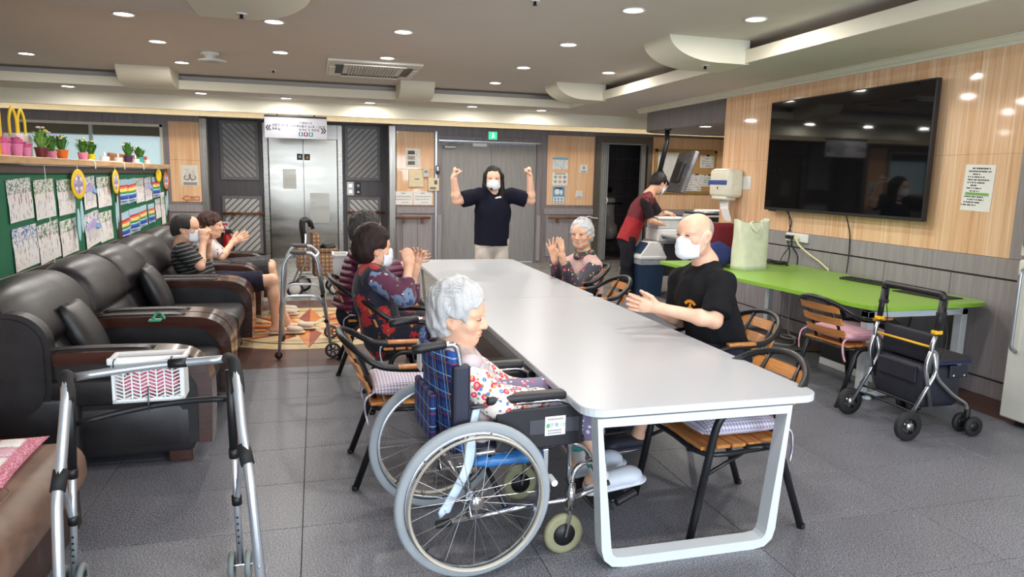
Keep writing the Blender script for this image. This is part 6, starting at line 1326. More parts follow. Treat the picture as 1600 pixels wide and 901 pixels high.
# ------------------------------------------------------------------ figure materials
def m_skin(name, col, rough=.5):
    N = NT(name); v = N.coord(); n = N.noise(v, 60, 3); n2 = N.noise(v, 12, 3); a = N.n('ShaderNodeVertexColor', _layer_name='Col'); c = rgb(*col)
    b = N.ramp(n2.outputs['Fac'], [(.3, tuple(x*y for x, y in zip(c[:3], (.9, .84, .82)))+(1,)), (.7, tuple(min(1, x*1.06) for x in c[:3])+(1,))])
    N.base(N.mix(1.0, b, a.outputs['Color'], 'MULTIPLY')); N.set(Roughness=rough); N.bump(n.outputs['Fac'], .12, .003)
    N.b.inputs['Subsurface Weight'].default_value = .08; N.b.inputs['Subsurface Radius'].default_value = (.01, .004, .002); return N.m
def m_hair(name, col, var=.35, scale=(60, 60, 9), rough=.45):
    N = NT(name); v = N.coord(scale); n = N.noise(v, 2.4, 4, .65, 1.2); c = rgb(*col)
    N.base(N.ramp(n.outputs['Fac'], [(.3, tuple(x*(1-var) for x in c[:3])+(1,)), (.7, tuple(min(1, x*(1+var*.6)) for x in c[:3])+(1,))])); N.set(Roughness=rough+.1); N.b.inputs['Specular IOR Level'].default_value = .28; N.bump(n.outputs['Fac'], .7, .006); return N.m
def m_cloth(name, col, var=.1, bump=.25, rough=.9, scale=8):
    N = NT(name); v = N.coord(); n = N.noise(v, scale, 4); w = N.noise(v, 420, 2); c = rgb(*col)
    N.base(N.ramp(n.outputs['Fac'], [(.3, tuple(x*(1-var) for x in c[:3])+(1,)), (.7, tuple(min(1, x*(1+var)) for x in c[:3])+(1,))])); N.set(Roughness=rough); N.b.inputs['Specular IOR Level'].default_value = .2; N.bump(w.outputs['Fac'], bump, .002); return N.m
def m_floral(name, base, layers, warp=.5):
    """printed cloth: scattered blooms of several sizes and colours"""
    N = NT(name); v = N.coord(); nz = N.noise(v, 55, 2); col = rgb(*base)
    for i, (sc, thr, c1, c2, dens) in enumerate(layers):
        mp = N.n('ShaderNodeMapping'); mp.inputs['Location'].default_value = (i*3.1, i*1.7, i*.9); N.l(v, mp.inputs['Vector'])
        vo = N.n('ShaderNodeTexVoronoi', Scale=sc); N.l(mp.outputs['Vector'], vo.inputs['Vector'])
        d = N.math('ADD', vo.outputs['Distance'], N.math('MULTIPLY', N.math('SUBTRACT', nz.outputs['Fac'], .5), warp))
        sp = N.n('ShaderNodeSeparateColor'); N.l(vo.outputs['Color'], sp.inputs[0]); keep = N.math('LESS_THAN', sp.outputs[0], dens)
        col = N.mix(N.math('MULTIPLY', N.math('LESS_THAN', d, thr), keep), col, rgb(*c1)); col = N.mix(N.math('MULTIPLY', N.math('LESS_THAN', d, thr*.45), keep), col, rgb(*c2))
    N.base(col); N.set(Roughness=.85); N.b.inputs['Sheen Weight'].default_value = .1; w = N.noise(v, 400, 2); N.bump(w.outputs['Fac'], .15, .002); return N.m
def m_stripe(name, a, b, period, duty, axis='Z', rot=(0, 0, 0)):
    N = NT(name); v = N.coord((1, 1, 1), 'Object', rot); sp = N.n('ShaderNodeSeparateXYZ'); N.l(v, sp.inputs[0]); n = N.noise(v, 9, 2)
    f = N.math('FRACT', N.math('ADD', N.math('MULTIPLY', sp.outputs[axis], 1/period), N.math('MULTIPLY', n.outputs['Fac'], .6))); N.base(N.mix(N.math('LESS_THAN', f, duty), rgb(*a), rgb(*b))); N.set(Roughness=.85); return N.m
MASK = mat('mask_white', (226, 232, 238), .8, var=.02); EYED = mat('eye_dark', (34, 24, 20), .3); LASH = mat('lid_line', (92, 58, 46), .6)
# ------------------------------------------------------------------ figure builder
def frame_of(f, up=(0, 0, 1)):
    f = unit(f); r = unit(np.cross(f, V(*up))); u = np.cross(r, f); return np.stack([r, f, u], 1)      # columns: right, forward, up
def add_hand(B, w, d, nrm, thumb, curl, s=1.0, spread=.12, flat=1.0, fk=.0035, thumb_in=.35, rad=1.0):
    """palm and five fingers; d along the hand, nrm out of the palm, thumb = side of the thumb (unit), curl = bends of the three joints"""
    d = unit(d); nrm = unit(nrm-d*(nrm@d)); lat = unit(thumb-d*(thumb@d)-nrm*(thumb@nrm))
    kn = w+d*.088*s; B.flat(w+d*.015*s, kn-d*.012*s, .026*s, .037*s, lat, 2.1, .012)
    B.cone(w-d*.01, w+d*.03*s, .026*s, .026*s, .015)
    for i, (off, ln) in enumerate(((.029, .92), (.010, 1.0), (-.010, .94), (-.028, .76))):
        p = kn+lat*off*s-d*.006*s; dd = unit(d+lat*spread*(1.5-i)*.45); nn = nrm; r0 = (.0094, .0096, .0092, .0082)[i]*s*rad
        for j, (L_, c) in enumerate(zip((.046, .028, .022), curl)):
            a = c if not hasattr(c, '__len__') else c[i]
            d2 = unit(dd*math.cos(a)+nn*math.sin(a)); nn = unit(nn*math.cos(a)-dd*math.sin(a)); dd = d2
            q = p+dd*L_*ln*s; B.cone(p, q, r0*(1-.08*j), r0*(.92-.1*j), fk); p = q
    p = w+d*.022*s+lat*.022*s; dd = unit(d*.75+lat*.75*(1-thumb_in*.3)+nrm*thumb_in)
    B.cone(p, p+dd*.042*s, .0155*s, .0115*s, .010); p = p+dd*.042*s; dd = unit(dd*.8+d*.55+nrm*thumb_in*.5-lat*.1)
    B.cone(p, p+dd*.032*s, .0112*s*rad, .0098*s*rad, .004); p = p+dd*.032*s; dd = unit(dd*.9+nrm*.25-lat*.2); B.cone(p, p+dd*.022*s, .0098*s*rad, .0078*s*rad, .004)
def add_head(B, c, R, S, nose=1.0, jaw=1.0, old=0.0):
    def q(*p): return c+R@(V(*p)*S)
    def e(p, r, k=.012): B.ell(q(*p), V(*r)*S, R, k*S)
    e((0, -.012, .035), (.074, .094, .082)); e((0, .012, -.03), (.066*jaw, .078, .085), .03); e((0, .055, .04), (.056, .038, .05), .03)
    e((0, .050, -.088), (.028*jaw, .030, .024), .025)
    for s in (-1, 1):
        e((s*.038, .058, -.022), (.026, .024, .022), .02); e((s*.030, .076, .026), (.024, .012, .010), .012)
        e((s*.043*jaw, .018, -.070), (.018, .032, .022), .02)
        B.carve(q(s*.031, .101, .010), V(.018, .016, .010)*S, R, .008*S)
        e((s*.031, .082, .009), (.015, .010, .009), .004)
        e((s*.076, -.010, -.002), (.010, .021, .034), .006); e((s*.084, -.018, .008), (.008, .015, .024), .005); e((s*.076, .0, -.028), (.008, .010, .012), .005); B.carve(q(s*.090, -.004, -.002), V(.008, .010, .016)*S, R, .004*S)
    B.cone(q(0, .088, .018), q(0, .106*(.9+.1*nose), -.024), .0085*S, .0125*S, .010*S)
    for s in (-1, 1): e((s*.0125, .096, -.028), (.0085, .009, .0075), .006)
    e((0, .088, -.052), (.022, .008, .0055), .006); e((0, .087, -.064), (.019, .008, .006), .005); B.carve(q(0, .098, -.0585), V(.022, .008, .0022)*S, R, .003*S)
def skin_paint(c, R, S, lips=(.86, .55, .55), spots=0, seed=3, extra=None):
    rs = np.random.RandomState(seed)
    def f(vs):
        q = ((vs-c)@R)/S; col = np.ones((len(vs), 3))
        def blob(p, r, k, soft=.5):
            d = np.linalg.norm((q-V(*p))/V(*r), axis=1); w = np.clip((1-d)/soft, 0, 1)[:, None]; col[:] = col*(1-w)+col*V(*k)*w
        blob((0, .09, -.058), (.025, .02, .011), lips)
        for s in (-1, 1): blob((s*.042, .07, -.025), (.03, .04, .024), (1.0, .87, .85), .9); blob((s*.031, .09, .004), (.022, .03, .012), (.9, .78, .74), .9); blob((s*.08, -.01, 0), (.02, .03, .04), (1.0, .84, .8), .8)
        blob((0, .1, -.026), (.018, .02, .014), (1, .88, .85), .9)
        for k in range(spots):
            a = rs.uniform(-1.2, 1.2); p = (.075*math.sin(a), .085*math.cos(a), rs.uniform(-.06, .10)); blob(p, (rs.uniform(.003, .006),)*3, (.72, .58, .52), .6)
        if extra: extra(vs, col)
        return col
    return f
def face_parts(body, c, R, S, org, eyes='open', brow=(40, 30, 26), brow_w=.0042):
    def q(*p): return c+R@(V(*p)*S)-org
    bm_ = mat('brow_%d_%d_%d' % brow, brow, .8)
    for s in (-1, 1):
        if eyes == 'closed':
            MB().tube(smooth_path([q(s*.017, .0935, .009), q(s*.030, .0945, .004), q(s*.044, .086, .008)], 4), .0016*S, 5).build('eyelid', LASH, body, True)
        else:
            k = .0042 if eyes == 'open' else .0026
            MB().ell(q(s*.031, .0885, .0085), V(.0125, .0048, k)*S, 12, 8, R).build('eye', EYED, body, True); MB().tube(smooth_path([q(s*.018, .0925, .010), q(s*.031, .0955, .0125), q(s*.045, .0875, .010)], 4), .0016*S, 5).build('eyelid', LASH, body, True)
        MB().tube(smooth_path([q(s*.014, .0915, .028), q(s*.030, .0905, .033), q(s*.050, .0765, .029)], 4), [brow_w*S*x for x in (.6, .8, .95, 1, 1, .95, .9, .7, .4)], 6, flat=.5).build('eyebrow', bm_, body, True)
def mask_part(body, c, R, S, org, zt=.002, zb=-.112, m=MASK, wide=66, cup=False):
    def q(*p): return c+R@(V(*p)*S)-org
    nu, nv = 20, 12; A = []; Bk = []
    for j in range(nv+1):
        f = j/nv; z = zt+(zb-zt)*f
        for i in range(nu+1):
            u = -1+2*i/nu; az = math.radians(wide)*u; bul = math.sin(PI*min(1, f*1.02))**.55 if f > 0 else 0
            zz = z-(.012*abs(u)**1.5 if f < .5 else 0)*(1-f)+(.018*abs(u)**1.5)*f+(.006*max(0, 1-(u*5)**2) if f < .1 else 0)
            fy = .098+.026*bul*(1-abs(u)**2*.6)-(.014 if f > .95 else 0)+(.008*max(0, 1-(u*4)**2) if f < .3 else 0)
            pl = 0 if cup else .0022*math.sin(f*PI*6.0)*(1-abs(u)**3)
            x = (.071+.004*bul)*math.sin(az); y = .004+(fy-.004+pl)*math.cos(az)
            A.append(q(x, y, zz)); Bk.append(q(x*.97, y*.97, zz))
    n = len(A); fs = []
    for j in range(nv):
        for i in range(nu): a = j*(nu+1)+i; fs.append((a, a+nu+1, a+nu+2, a+1)); fs.append((n+a, n+a+1, n+a+nu+2, n+a+nu+1))
    for i in range(nu): fs.append((i, i+1, n+i+1, n+i)); a = nv*(nu+1)+i; fs.append((a, n+a, n+a+1, a+1))
    mk = MB().add(A+Bk, fs).build('face_mask', m, body, True)
    for s in (-1, 1):
        e0, e1 = A[2*(nu+1)+(nu if s > 0 else 0)], A[(nv-2)*(nu+1)+(nu if s > 0 else 0)]
        MB().tube([e0, q(s*.0745, .012, .022), q(s*.077, -.006, .028)], .0016*S, 5).tube([e1, q(s*.074, .0, -.045), q(s*.076, -.012, -.024)], .0016*S, 5).build('ear_loop', m, mk, True)
    return mk
def person(label, J, h=.006, skin=None, S=1.1, spots=0, eyes='squint', brow=(40, 30, 26), hair=None, mask=None, tops=(), pants=None, shoes=None, hands=(None, None), legs=True, arm=1.0, jaw=1.0, hand_s=1.0, sock=None):
    """J: dict of joints in room coordinates; every figure is one skin surface, clothes and hair are its children"""
    J = {k: ([V(*p) for p in v] if isinstance(v, (list, tuple)) and hasattr(v[0], '__len__') else V(*v)) for k, v in J.items()}
    org = V(J['pelvis'][0], J['pelvis'][1], 0)
    root = thing('person', label, 'person', org, 0, None)
    c = J['head']; R = frame_of(J['face'], J.get('up', (0, 0, 1)))
    nb = J['neck']; sh = J['sh']; lat = unit(sh[0]-sh[1]); pel = J['pelvis']; ch = J['chest']
    B = Field(h); add_head(B, c, R, S, jaw=jaw)
    B.cone(c+R@(V(0, -.028, -.055)*S), nb+V(0, 0, .01), .055*S, .062, .03); B.cone(nb, ch, .075, .11, .04)
    B.flat(ch, pel, .125, .12, lat, 1.5, .04)
    for i in (0, 1):
        B.cone(sh[i]*.7+nb*.3-V(0, 0, .02), sh[i], .05, .055*arm, .03); B.cone(sh[i], J['el'][i], .050*arm, .040*arm, .02); B.cone(J['el'][i], J['wr'][i], .041*arm, .0265*arm, .012)
        m_ = J['el'][i]+(J['wr'][i]-J['el'][i])*.25; B.ell(m_, (.043*arm,)*3, None, .02)
        if hands[i] is not None: add_hand(B, J['wr'][i], **hands[i], s=hand_s)
    if legs:
        for i in (0, 1):
            B.cone(J['hip'][i], J['kn'][i], .085, .056, .03); B.cone(J['kn'][i], J['an'][i], .054, .034, .02)
            m_ = J['kn'][i]+(J['an'][i]-J['kn'][i])*.3; back = unit(np.cross(lat, V(0, 0, 1))); B.ell(m_, (.054, .054, .075), None, .03)
            fd = unit(J['toe'][i]-J['an'][i]); B.cone(J['an'][i]-V(0, 0, .02), J['an'][i]-V(0, 0, .045)-fd*V(1, 1, 0)*.03, .034, .034, .02); B.flat(J['an'][i]-V(0, 0, .05), J['toe'][i], .034, .036, unit(np.cross(fd, V(0, 0, 1))), 1.4, .02)
    body = B.mesh('body', skin, org, root, skin_paint(c, R, S, spots=spots, seed=int(abs(c[0])*100)))
    face_parts(body, c, R, S, org, eyes, brow)
    if mask: mask_part(body, c, R, S, org, **(mask if isinstance(mask, dict) else {}))
    if hair: hair(root, c, R, S, org)
    for t in tops: garment(root, J, org, lat, h, **t)
    if pants: trousers(root, J, org, lat, h, **pants)
    if shoes: footwear(root, J, org, **shoes)
    if sock:
        for i in (0, 1):
            F = Field(h); u = unit(J['kn'][i]-J['an'][i]); fd = unit(J['toe'][i]-J['an'][i]); F.cone(J['an'][i]+u*.06, J['an'][i]-V(0, 0, .02), .043, .041, .02); F.flat(J['an'][i]-V(0, 0, .045), J['toe'][i], .040, .040, unit(np.cross(fd, V(0, 0, 1))), 1.35, .02); F.plane(J['an'][i]+u*.075, u)
            so = F.mesh('sock', sock[0], org, root); a = J['an'][i]+u*.06-org; MB().tube([a-u*.02, a+u*.017], .0452, 14).build('sock_band', sock[1], so, True)
    return root, body
def garment(root, J, org, lat, h, name, m, sleeve=.0, loose=.014, wch=.165, whip=.16, ratio=1.45, hem=None, wr=.0022, srad=(.072, .066), collar=.066, drop=0.0, belly=0.0, seed=1, flare=0.0, vneck=0.0):
    """shirt or vest: trunk, shoulders, sleeves cut off clean at the cuff, neck opening and hem"""
    F = Field(h); ch, pel, nb, sh = J['chest'], J['pelvis'], J['neck'], J['sh']; up = unit(ch-pel); L0 = loose-.014
    hp = J.get('hem', pel-up*.02) if hem is None else V(*hem)
    F.flat(hp-up*.03, ch, whip+L0+flare, wch+L0, lat, ratio, .05); F.flat(ch, nb-up*.05, wch-.01+L0, .095+L0, lat, ratio, .06)
    fw = unit(np.cross(up, lat))
    if belly: F.ell(pel*.55+ch*.45+fw*belly*.7, (.135, .135, .17), None, .06)
    for i in (0, 1):
        F.cone(nb*.62+sh[i]*.38+V(0, 0, -.012), sh[i], .058+L0, .064+L0, .05)
        if sleeve > 0:
            if sleeve <= 1: e = sh[i]+(J['el'][i]-sh[i])*sleeve; F.cone(sh[i], e, srad[0]+L0, srad[1]+L0, .03, unit(J['el'][i]-sh[i]))
            else: e = J['el'][i]+(J['wr'][i]-J['el'][i])*(sleeve-1); F.cone(sh[i], J['el'][i], srad[0]+L0, srad[1]+L0, .03); F.cone(J['el'][i], e, srad[1]+L0, srad[1]-.014+L0, .02, unit(J['wr'][i]-J['el'][i]))
        elif sleeve < 0: F.carve_cone(sh[i]+(sh[i]-nb)*.32, J['el'][i], .052, .06)
    F.plane(hp, -up)
    F.carve_cone(nb-up*.012+fw*.012, nb+up*.16+fw*.02, collar*.9, collar*1.35)
    if vneck: F.carve_cone(nb+fw*.10-up*vneck, nb+fw*.06+up*.06, .012, .055)
    if wr: F.wrinkle(wr, 34, seed, (1, 1, .6))
    return F.mesh(name, m, org, root)
def trousers(root, J, org, lat, h, name, m, length=2.0, loose=0.0, wr=.002, seed=2, waist=.15):
    F = Field(h); pel = J['pelvis']; up = unit(J['chest']-pel)
    F.flat(pel+up*.06, pel-up*.03, waist, waist+.01, lat, 1.35, .05)
    for i in (0, 1):
        hp, kn, an = J['hip'][i], J['kn'][i], J['an'][i]
        if length <= 1: e = hp+(kn-hp)*length; F.cone(hp, e, .098+loose, .084+loose, .03, unit(kn-hp))
        else: e = kn+(an-kn)*(length-1); F.cone(hp, kn, .098+loose, .078+loose, .03); F.cone(kn, e, .076+loose, .058+loose, .02, unit(an-kn))
    if wr: F.wrinkle(wr, 30, seed)
    return F.mesh(name, m, org, root)
def footwear(root, J, org, m, kind='clog', sole=None, names='shoe'):
    for i in (0, 1):
        an, toe = J['an'][i], J['toe'][i]; fd = unit((toe-an)*V(1, 1, 0)); pit = (toe[2]-(an[2]-.05))/max(.05, np.linalg.norm((toe-an)[:2])); d = unit(fd+V(0, 0, pit)); la = unit(np.cross(d, V(0, 0, 1))); u = np.cross(la, d)
        heel = an-V(0, 0, .055)-d*.03; F = Field(.0045)
        if kind == 'slipper': F.flat(heel-u*.022, toe+d*.03-u*.022, .042, .050, la, 3.2, .01); F.flat(toe-d*.06+u*.012, toe+d*.012+u*.002, .046, .047, la, 1.5, .01)
        else:
            F.flat(heel+d*.005, toe-d*.01, .045, .052, la, 1.25, .02); F.ell(toe+d*.01-u*.004, (.05, .05, .032), np.stack([la, d, u], 1), .02); F.flat(heel-u*.03, toe+d*.025-u*.03, .043, .053, la, 4, .006)
            if kind == 'clog': F.carve_cone(an-d*.004+u*.005, an+V(0, 0, .16), .043, .06); F.carve_cone(heel-d*.04+u*.03, heel+d*.03+u*.05, .03, .04)
            else: F.carve_cone(an+u*.0, an+V(0, 0, .15), .045, .06)
        F.plane(heel-u*.040, -u); so = F.mesh(names, m, org, root)
        if sole is not None: G = Field(.0045); G.flat(heel-u*.034, toe+d*.027-u*.034, .046, .055, la, 7, .004); G.mesh('sole', sole, org, so)
        if kind == 'clog':
            for a in (-.022, 0, .022):
                for b in (-.03, -.008, .014): p = toe+la*a+d*b+u*(.031-abs(a)*.25-max(0, b)*.5)-org; MB().ell(p, (.0045, .0045, .003), 8, 5).build('vent_hole', EYED, so, True)
# ------------------------------------------------------------------ hair styles
def cap(F, c, R, S, pad=.012, top=.0):
    F.ell(c+R@(V(0, -.016, .04+top)*S), V(.074+pad, .094+pad, .082+pad+top)*S, R, .02)
def hair_short(m, pad=.014, line=.052, side=.012, wave=.003, freq=90, back=-.06, top=.004, wisps=0, seed=1, h=.005):
    def go(root, c, R, S, org):
        F = Field(h); cap(F, c, R, S, pad, top)
        F.ell(c+R@(V(0, -.05, -.01)*S), V(.074+pad*.9, .062+pad, .075+pad)*S, R, .03)
        for s in (-1, 1): F.ell(c+R@(V(s*.066, -.012, .03)*S), V(.018+pad*.5, .05, .05)*S, R, .02)
        F.carve(c+R@(V(0, .128, line-.092)*S), V(.10, .112, .100)*S, R, .012)                       # face
        for s in (-1, 1): F.carve(c+R@(V(s*.088, .008+side, -.028)*S), V(.035, .042, .038)*S, R, .01)    # round the ears
        F.plane(c+R@(V(0, -.05, back)*S), R@unit(V(0, .35, -1)))
        if wave: F.wrinkle(wave, freq, seed, (1, 1, .7))
        hm = F.mesh('hair', m, org, root)
        if wisps:
            rs = np.random.RandomState(seed); W_ = MB()
            for k in range(wisps):
                a = rs.uniform(-PI, PI); e = rs.uniform(.0, 1.3); n = V(math.cos(e)*math.sin(a), -math.cos(e)*math.cos(a), math.sin(e))
                if n[1] > .45 and n[2] < .7: continue
                p = V(0, -.016, .045)+n*V(.074+pad, .094+pad, .084+pad)*.98; t = V(0, -1, -.55); t = unit(t-n*(t@n)+V(rs.normal()*.25, 0, rs.normal()*.2)); L_ = rs.uniform(.045, .085)
                e0, er = V(0, -.016, .045), V(.074+pad, .094+pad, .084+pad)
                def on(w_, g_): z_ = (w_-e0)/er; return e0+z_/np.linalg.norm(z_)*er*g_
                pts = [c+R@(on(p, .985)*S)-org, c+R@(on(p+t*L_*.5, 1.02)*S)-org, c+R@(on(p+t*L_, rs.uniform(1.0, 1.085))*S)-org]; W_.tube(smooth_path(pts, 3), [.0026*S, .0028*S, .0026*S, .0022*S, .0016*S, .001*S, .0005*S], 5, caps=False)
            o = W_.build('hair_strands', m, hm, True); o['kind'] = 'stuff'
    return go
def hair_bald(m):
    def go(root, c, R, S, org):
        F = Field(.004); F.ell(c+R@(V(0, -.0135, .033)*S), V(.0758, .0955, .083)*S, R, .01)
        F.carve(c+R@(V(0, .06, .06)*S), V(.12, .105, .12)*S, R, .004); F.plane(c+R@(V(0, 0, -.03)*S), R@V(0, 0, -1)); F.carve(c+R@(V(0, -.02, .125)*S), V(.06, .09, .05)*S, R, .004)
        F.mesh('stubble', m, org, root)
    return go
def hair_long(m):
    def go(root, c, R, S, org):
        F = Field(.006); cap(F, c, R, S, .014, .0)
        for s in (-1, 1): F.cone(c+R@(V(s*.072, -.01, .03)*S), c+R@(V(s*.085, .0, -.15)*S), .034*S, .036*S, .03); F.cone(c+R@(V(s*.085, .0, -.15)*S), c+R@(V(s*.075, .045, -.26)*S), .036*S, .022*S, .02)
        F.cone(c+R@(V(0, -.06, 0)*S), c+R@(V(0, -.075, -.2)*S), .075*S, .06*S, .03)
        F.carve(c+R@(V(0, .115, -.028)*S), V(.058, .10, .105)*S, R, .01); F.carve(c+R@(V(0, .10, -.14)*S), V(.052, .09, .10)*S, R, .01)
        F.wrinkle(.0015, 110, 4, (1, 1, .25)); F.mesh('hair', m, org, root)
    return go

from mathutils.bvhtree import BVHTree
def stick(ob, org, px, py, up=(0, 0, 1)):
    """matrix (in the figure's own space) of a patch lying on a garment"""
    me = ob.data; n = len(me.vertices); co = np.zeros(n*3, np.float32); me.vertices.foreach_get('co', co); co = co.reshape(-1, 3)+np.asarray(org, np.float32)
    f = np.zeros(len(me.polygons)*4, np.int32); me.loops.foreach_get('vertex_index', f)
    t = BVHTree.FromPolygons([tuple(map(float, p)) for p in co], [tuple(map(int, q)) for q in f.reshape(-1, 4)])
    d = CR*((px-800)/FPX)+CD*((py-450.5)/FPX)+CF; hit, nr, _, _ = t.ray_cast(Vector((0, 0, CAM_H)), Vector(d))
    if hit is None: return None
    nr = V(*nr); nr = nr if nr@d < 0 else -nr; u = unit(np.cross(V(*up), nr)); v = np.cross(nr, u); p = V(*hit)-org+nr*.004
    return Matrix(((u[0], v[0], nr[0], p[0]), (u[1], v[1], nr[1], p[1]), (u[2], v[2], nr[2], p[2]), (0, 0, 0, 1)))
def child(root, name): return [x for x in COL.objects if x.parent == root and x.name.split('.')[0] == name][0]
SK_Y = m_skin('skin_young', (234, 190, 162)); SK_O = m_skin('skin_old', (230, 186, 156)); SK_M = m_skin('skin_man', (224, 176, 146)); SK_P = m_skin('skin_pale', (230, 186, 158))
BLK_HAIR = m_hair('hair_black', (26, 22, 22)); BRN_HAIR = m_hair('hair_dark_brown', (40, 26, 24)); WHT_HAIR = m_hair('hair_white', (198, 198, 197), .2); GRY_HAIR = m_hair('hair_grey', (66, 62, 60))
FIST = dict(curl=(1.35, 1.6, 1.0), thumb_in=.9); OPEN = dict(curl=(.12, .12, .08), spread=.5, thumb_in=.15); SOFT = dict(curl=(.35, .4, .3), spread=.15); CLAP = dict(curl=(.10, .14, .10), spread=.16, thumb_in=.2)
def H(d, nrm, thumb, **k): return dict(d=V(*d), nrm=V(*nrm), thumb=V(*thumb), **k)
# 1 ---- woman standing behind the table with raised fists
Yw = 7.85; hc = at(771, 279.5, Y=Yw-.03); F1 = (-.22, -.97, -.06)
J = dict(head=hc, face=F1, neck=(1.945, Yw+.02, 1.395), chest=(1.94, Yw, 1.18), pelvis=(1.93, Yw, .86), sh=[at(749, 305, Y=Yw), at(799, 305, Y=Yw)], el=[at(713.5, 313.5, Y=Yw-.05), at(829.5, 313.5, Y=Yw-.05)], wr=[at(709, 278, Y=Yw-.12), at(828, 277, Y=Yw-.12)],
         hip=[(1.84, Yw, .84), (2.03, Yw, .84)], kn=[(1.83, Yw-.02, .47), (2.04, Yw-.02, .47)], an=[(1.82, Yw+.02, .08), (2.05, Yw+.02, .08)], toe=[(1.78, Yw-.13, .035), (2.04, Yw-.14, .035)])
r1, b1 = person('woman in navy T-shirt and white mask standing behind the table, fists raised', J, .0065, SK_Y, 1.12, 0, 'squint', (36, 28, 26), hair_long(BLK_HAIR), dict(cup=True, zt=-.004, zb=-.105),
    [dict(name='tshirt', m=m_cloth('navy_tshirt', (20, 21, 36), .12), sleeve=.78, wch=.20, whip=.205, hem=(1.93, Yw, .785), srad=(.088, .092), collar=.062, seed=3)],
    dict(name='trousers', m=m_cloth('beige_trousers', (206, 196, 186), .06, .4), loose=.006, waist=.15), dict(m=m_cloth('white_sneaker', (210, 208, 204)), kind='shoe'), (H((.1, -.05, 1), (1, -.2, 0), (-.1, -1, 0), **FIST), H((-.15, -.05, 1), (-1, -.2, 0), (.1, -1, 0), **FIST)), arm=1.26, hand_s=1.08)
org = V(1.93, Yw, 0); R = frame_of(F1)
hs = MB().tube(smooth_path([hc+R@(V(.088, -.01, .0)*1.12)-org, hc+R@(V(.085, .05, -.06)*1.12)-org, hc+R@(V(.03, .125, -.088)*1.12)-org], 5), .004, 6).build('headset', BLACKP, r1, True)
MB().ell(hc+R@(V(.02, .13, -.09)*1.12)-org, (.015, .015, .015), 10, 8).build('microphone', BLACKP, hs, True); MB().ell(hc+R@(V(.092, -.01, .0)*1.12)-org, (.014, .03, .035), 10, 8, R).build('ear_pad', BLACKP, hs, True)
tm_ = stick(child(r1, 'tshirt'), org, 779, 308)
if tm_ is not None: o = MB().prism([(-.045, -.018), (-.02, -.018), (-.01, -.012), (.02, -.014), (.034, -.004), (.03, .006), (.018, .018), (.014, .005), (-.002, .006), (-.016, .006), (-.03, -.004), (-.045, -.006)], 0, .0015).build('chest_logo', PAPER, r1); o.matrix_local = tm_ @ Matrix.Rotation(.06, 4, 'Z')
# 2 ---- man in red vest leaning over the printer
Yr = 8.95; F2 = (.80, .25, -.42)
def q2(x, y, dy=0): return at(x, y, Y=Yr+dy)
J = dict(head=q2(1029, 286), face=F2, neck=q2(1014, 304), chest=q2(1000, 326), pelvis=q2(981, 371), sh=[q2(1008, 315, -.17), q2(1016, 314, .19)], el=[q2(1017, 345, -.22), q2(1030, 336, .2)], wr=[q2(1036, 350, -.14), q2(1040, 332, .10)],
         hip=[q2(981, 374, -.09), q2(981, 374, .09)], kn=[q2(979, 412, -.10), q2(980, 408, .10)], an=[(4.13, Yr-.11, .075), (4.16, Yr+.12, .075)], toe=[(4.30, Yr-.11, .035), (4.33, Yr+.12, .035)])
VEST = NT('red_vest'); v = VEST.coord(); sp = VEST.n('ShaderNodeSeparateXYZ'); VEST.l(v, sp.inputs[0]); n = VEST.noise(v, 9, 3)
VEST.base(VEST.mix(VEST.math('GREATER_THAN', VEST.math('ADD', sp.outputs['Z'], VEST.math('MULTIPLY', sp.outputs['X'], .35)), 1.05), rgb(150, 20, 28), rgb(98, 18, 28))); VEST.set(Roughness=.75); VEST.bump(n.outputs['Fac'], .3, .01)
r2, b2 = person('man in red vest and mask leaning over the printer in the far corner', J, .0075, SK_M, 1.1, 0, 'open', (26, 22, 20), hair_short(BLK_HAIR, .014, .055, .0, .001, 90, -.05), True,
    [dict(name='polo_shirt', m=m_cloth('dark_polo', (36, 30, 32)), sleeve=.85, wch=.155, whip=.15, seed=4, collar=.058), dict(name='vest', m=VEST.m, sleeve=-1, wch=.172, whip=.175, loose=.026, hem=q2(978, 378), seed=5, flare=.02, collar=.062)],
    dict(name='trousers', m=m_cloth('charcoal_trousers', (34, 34, 40)), loose=.008), dict(m=m_cloth('black_shoe', (24, 24, 26)), kind='shoe'), (H((.85, .2, -.45), (-.3, .2, -1), (.2, 1, 0), **SOFT), H((.95, -.2, -.1), (0, 0, -1), (.2, -1, 0), **SOFT)))
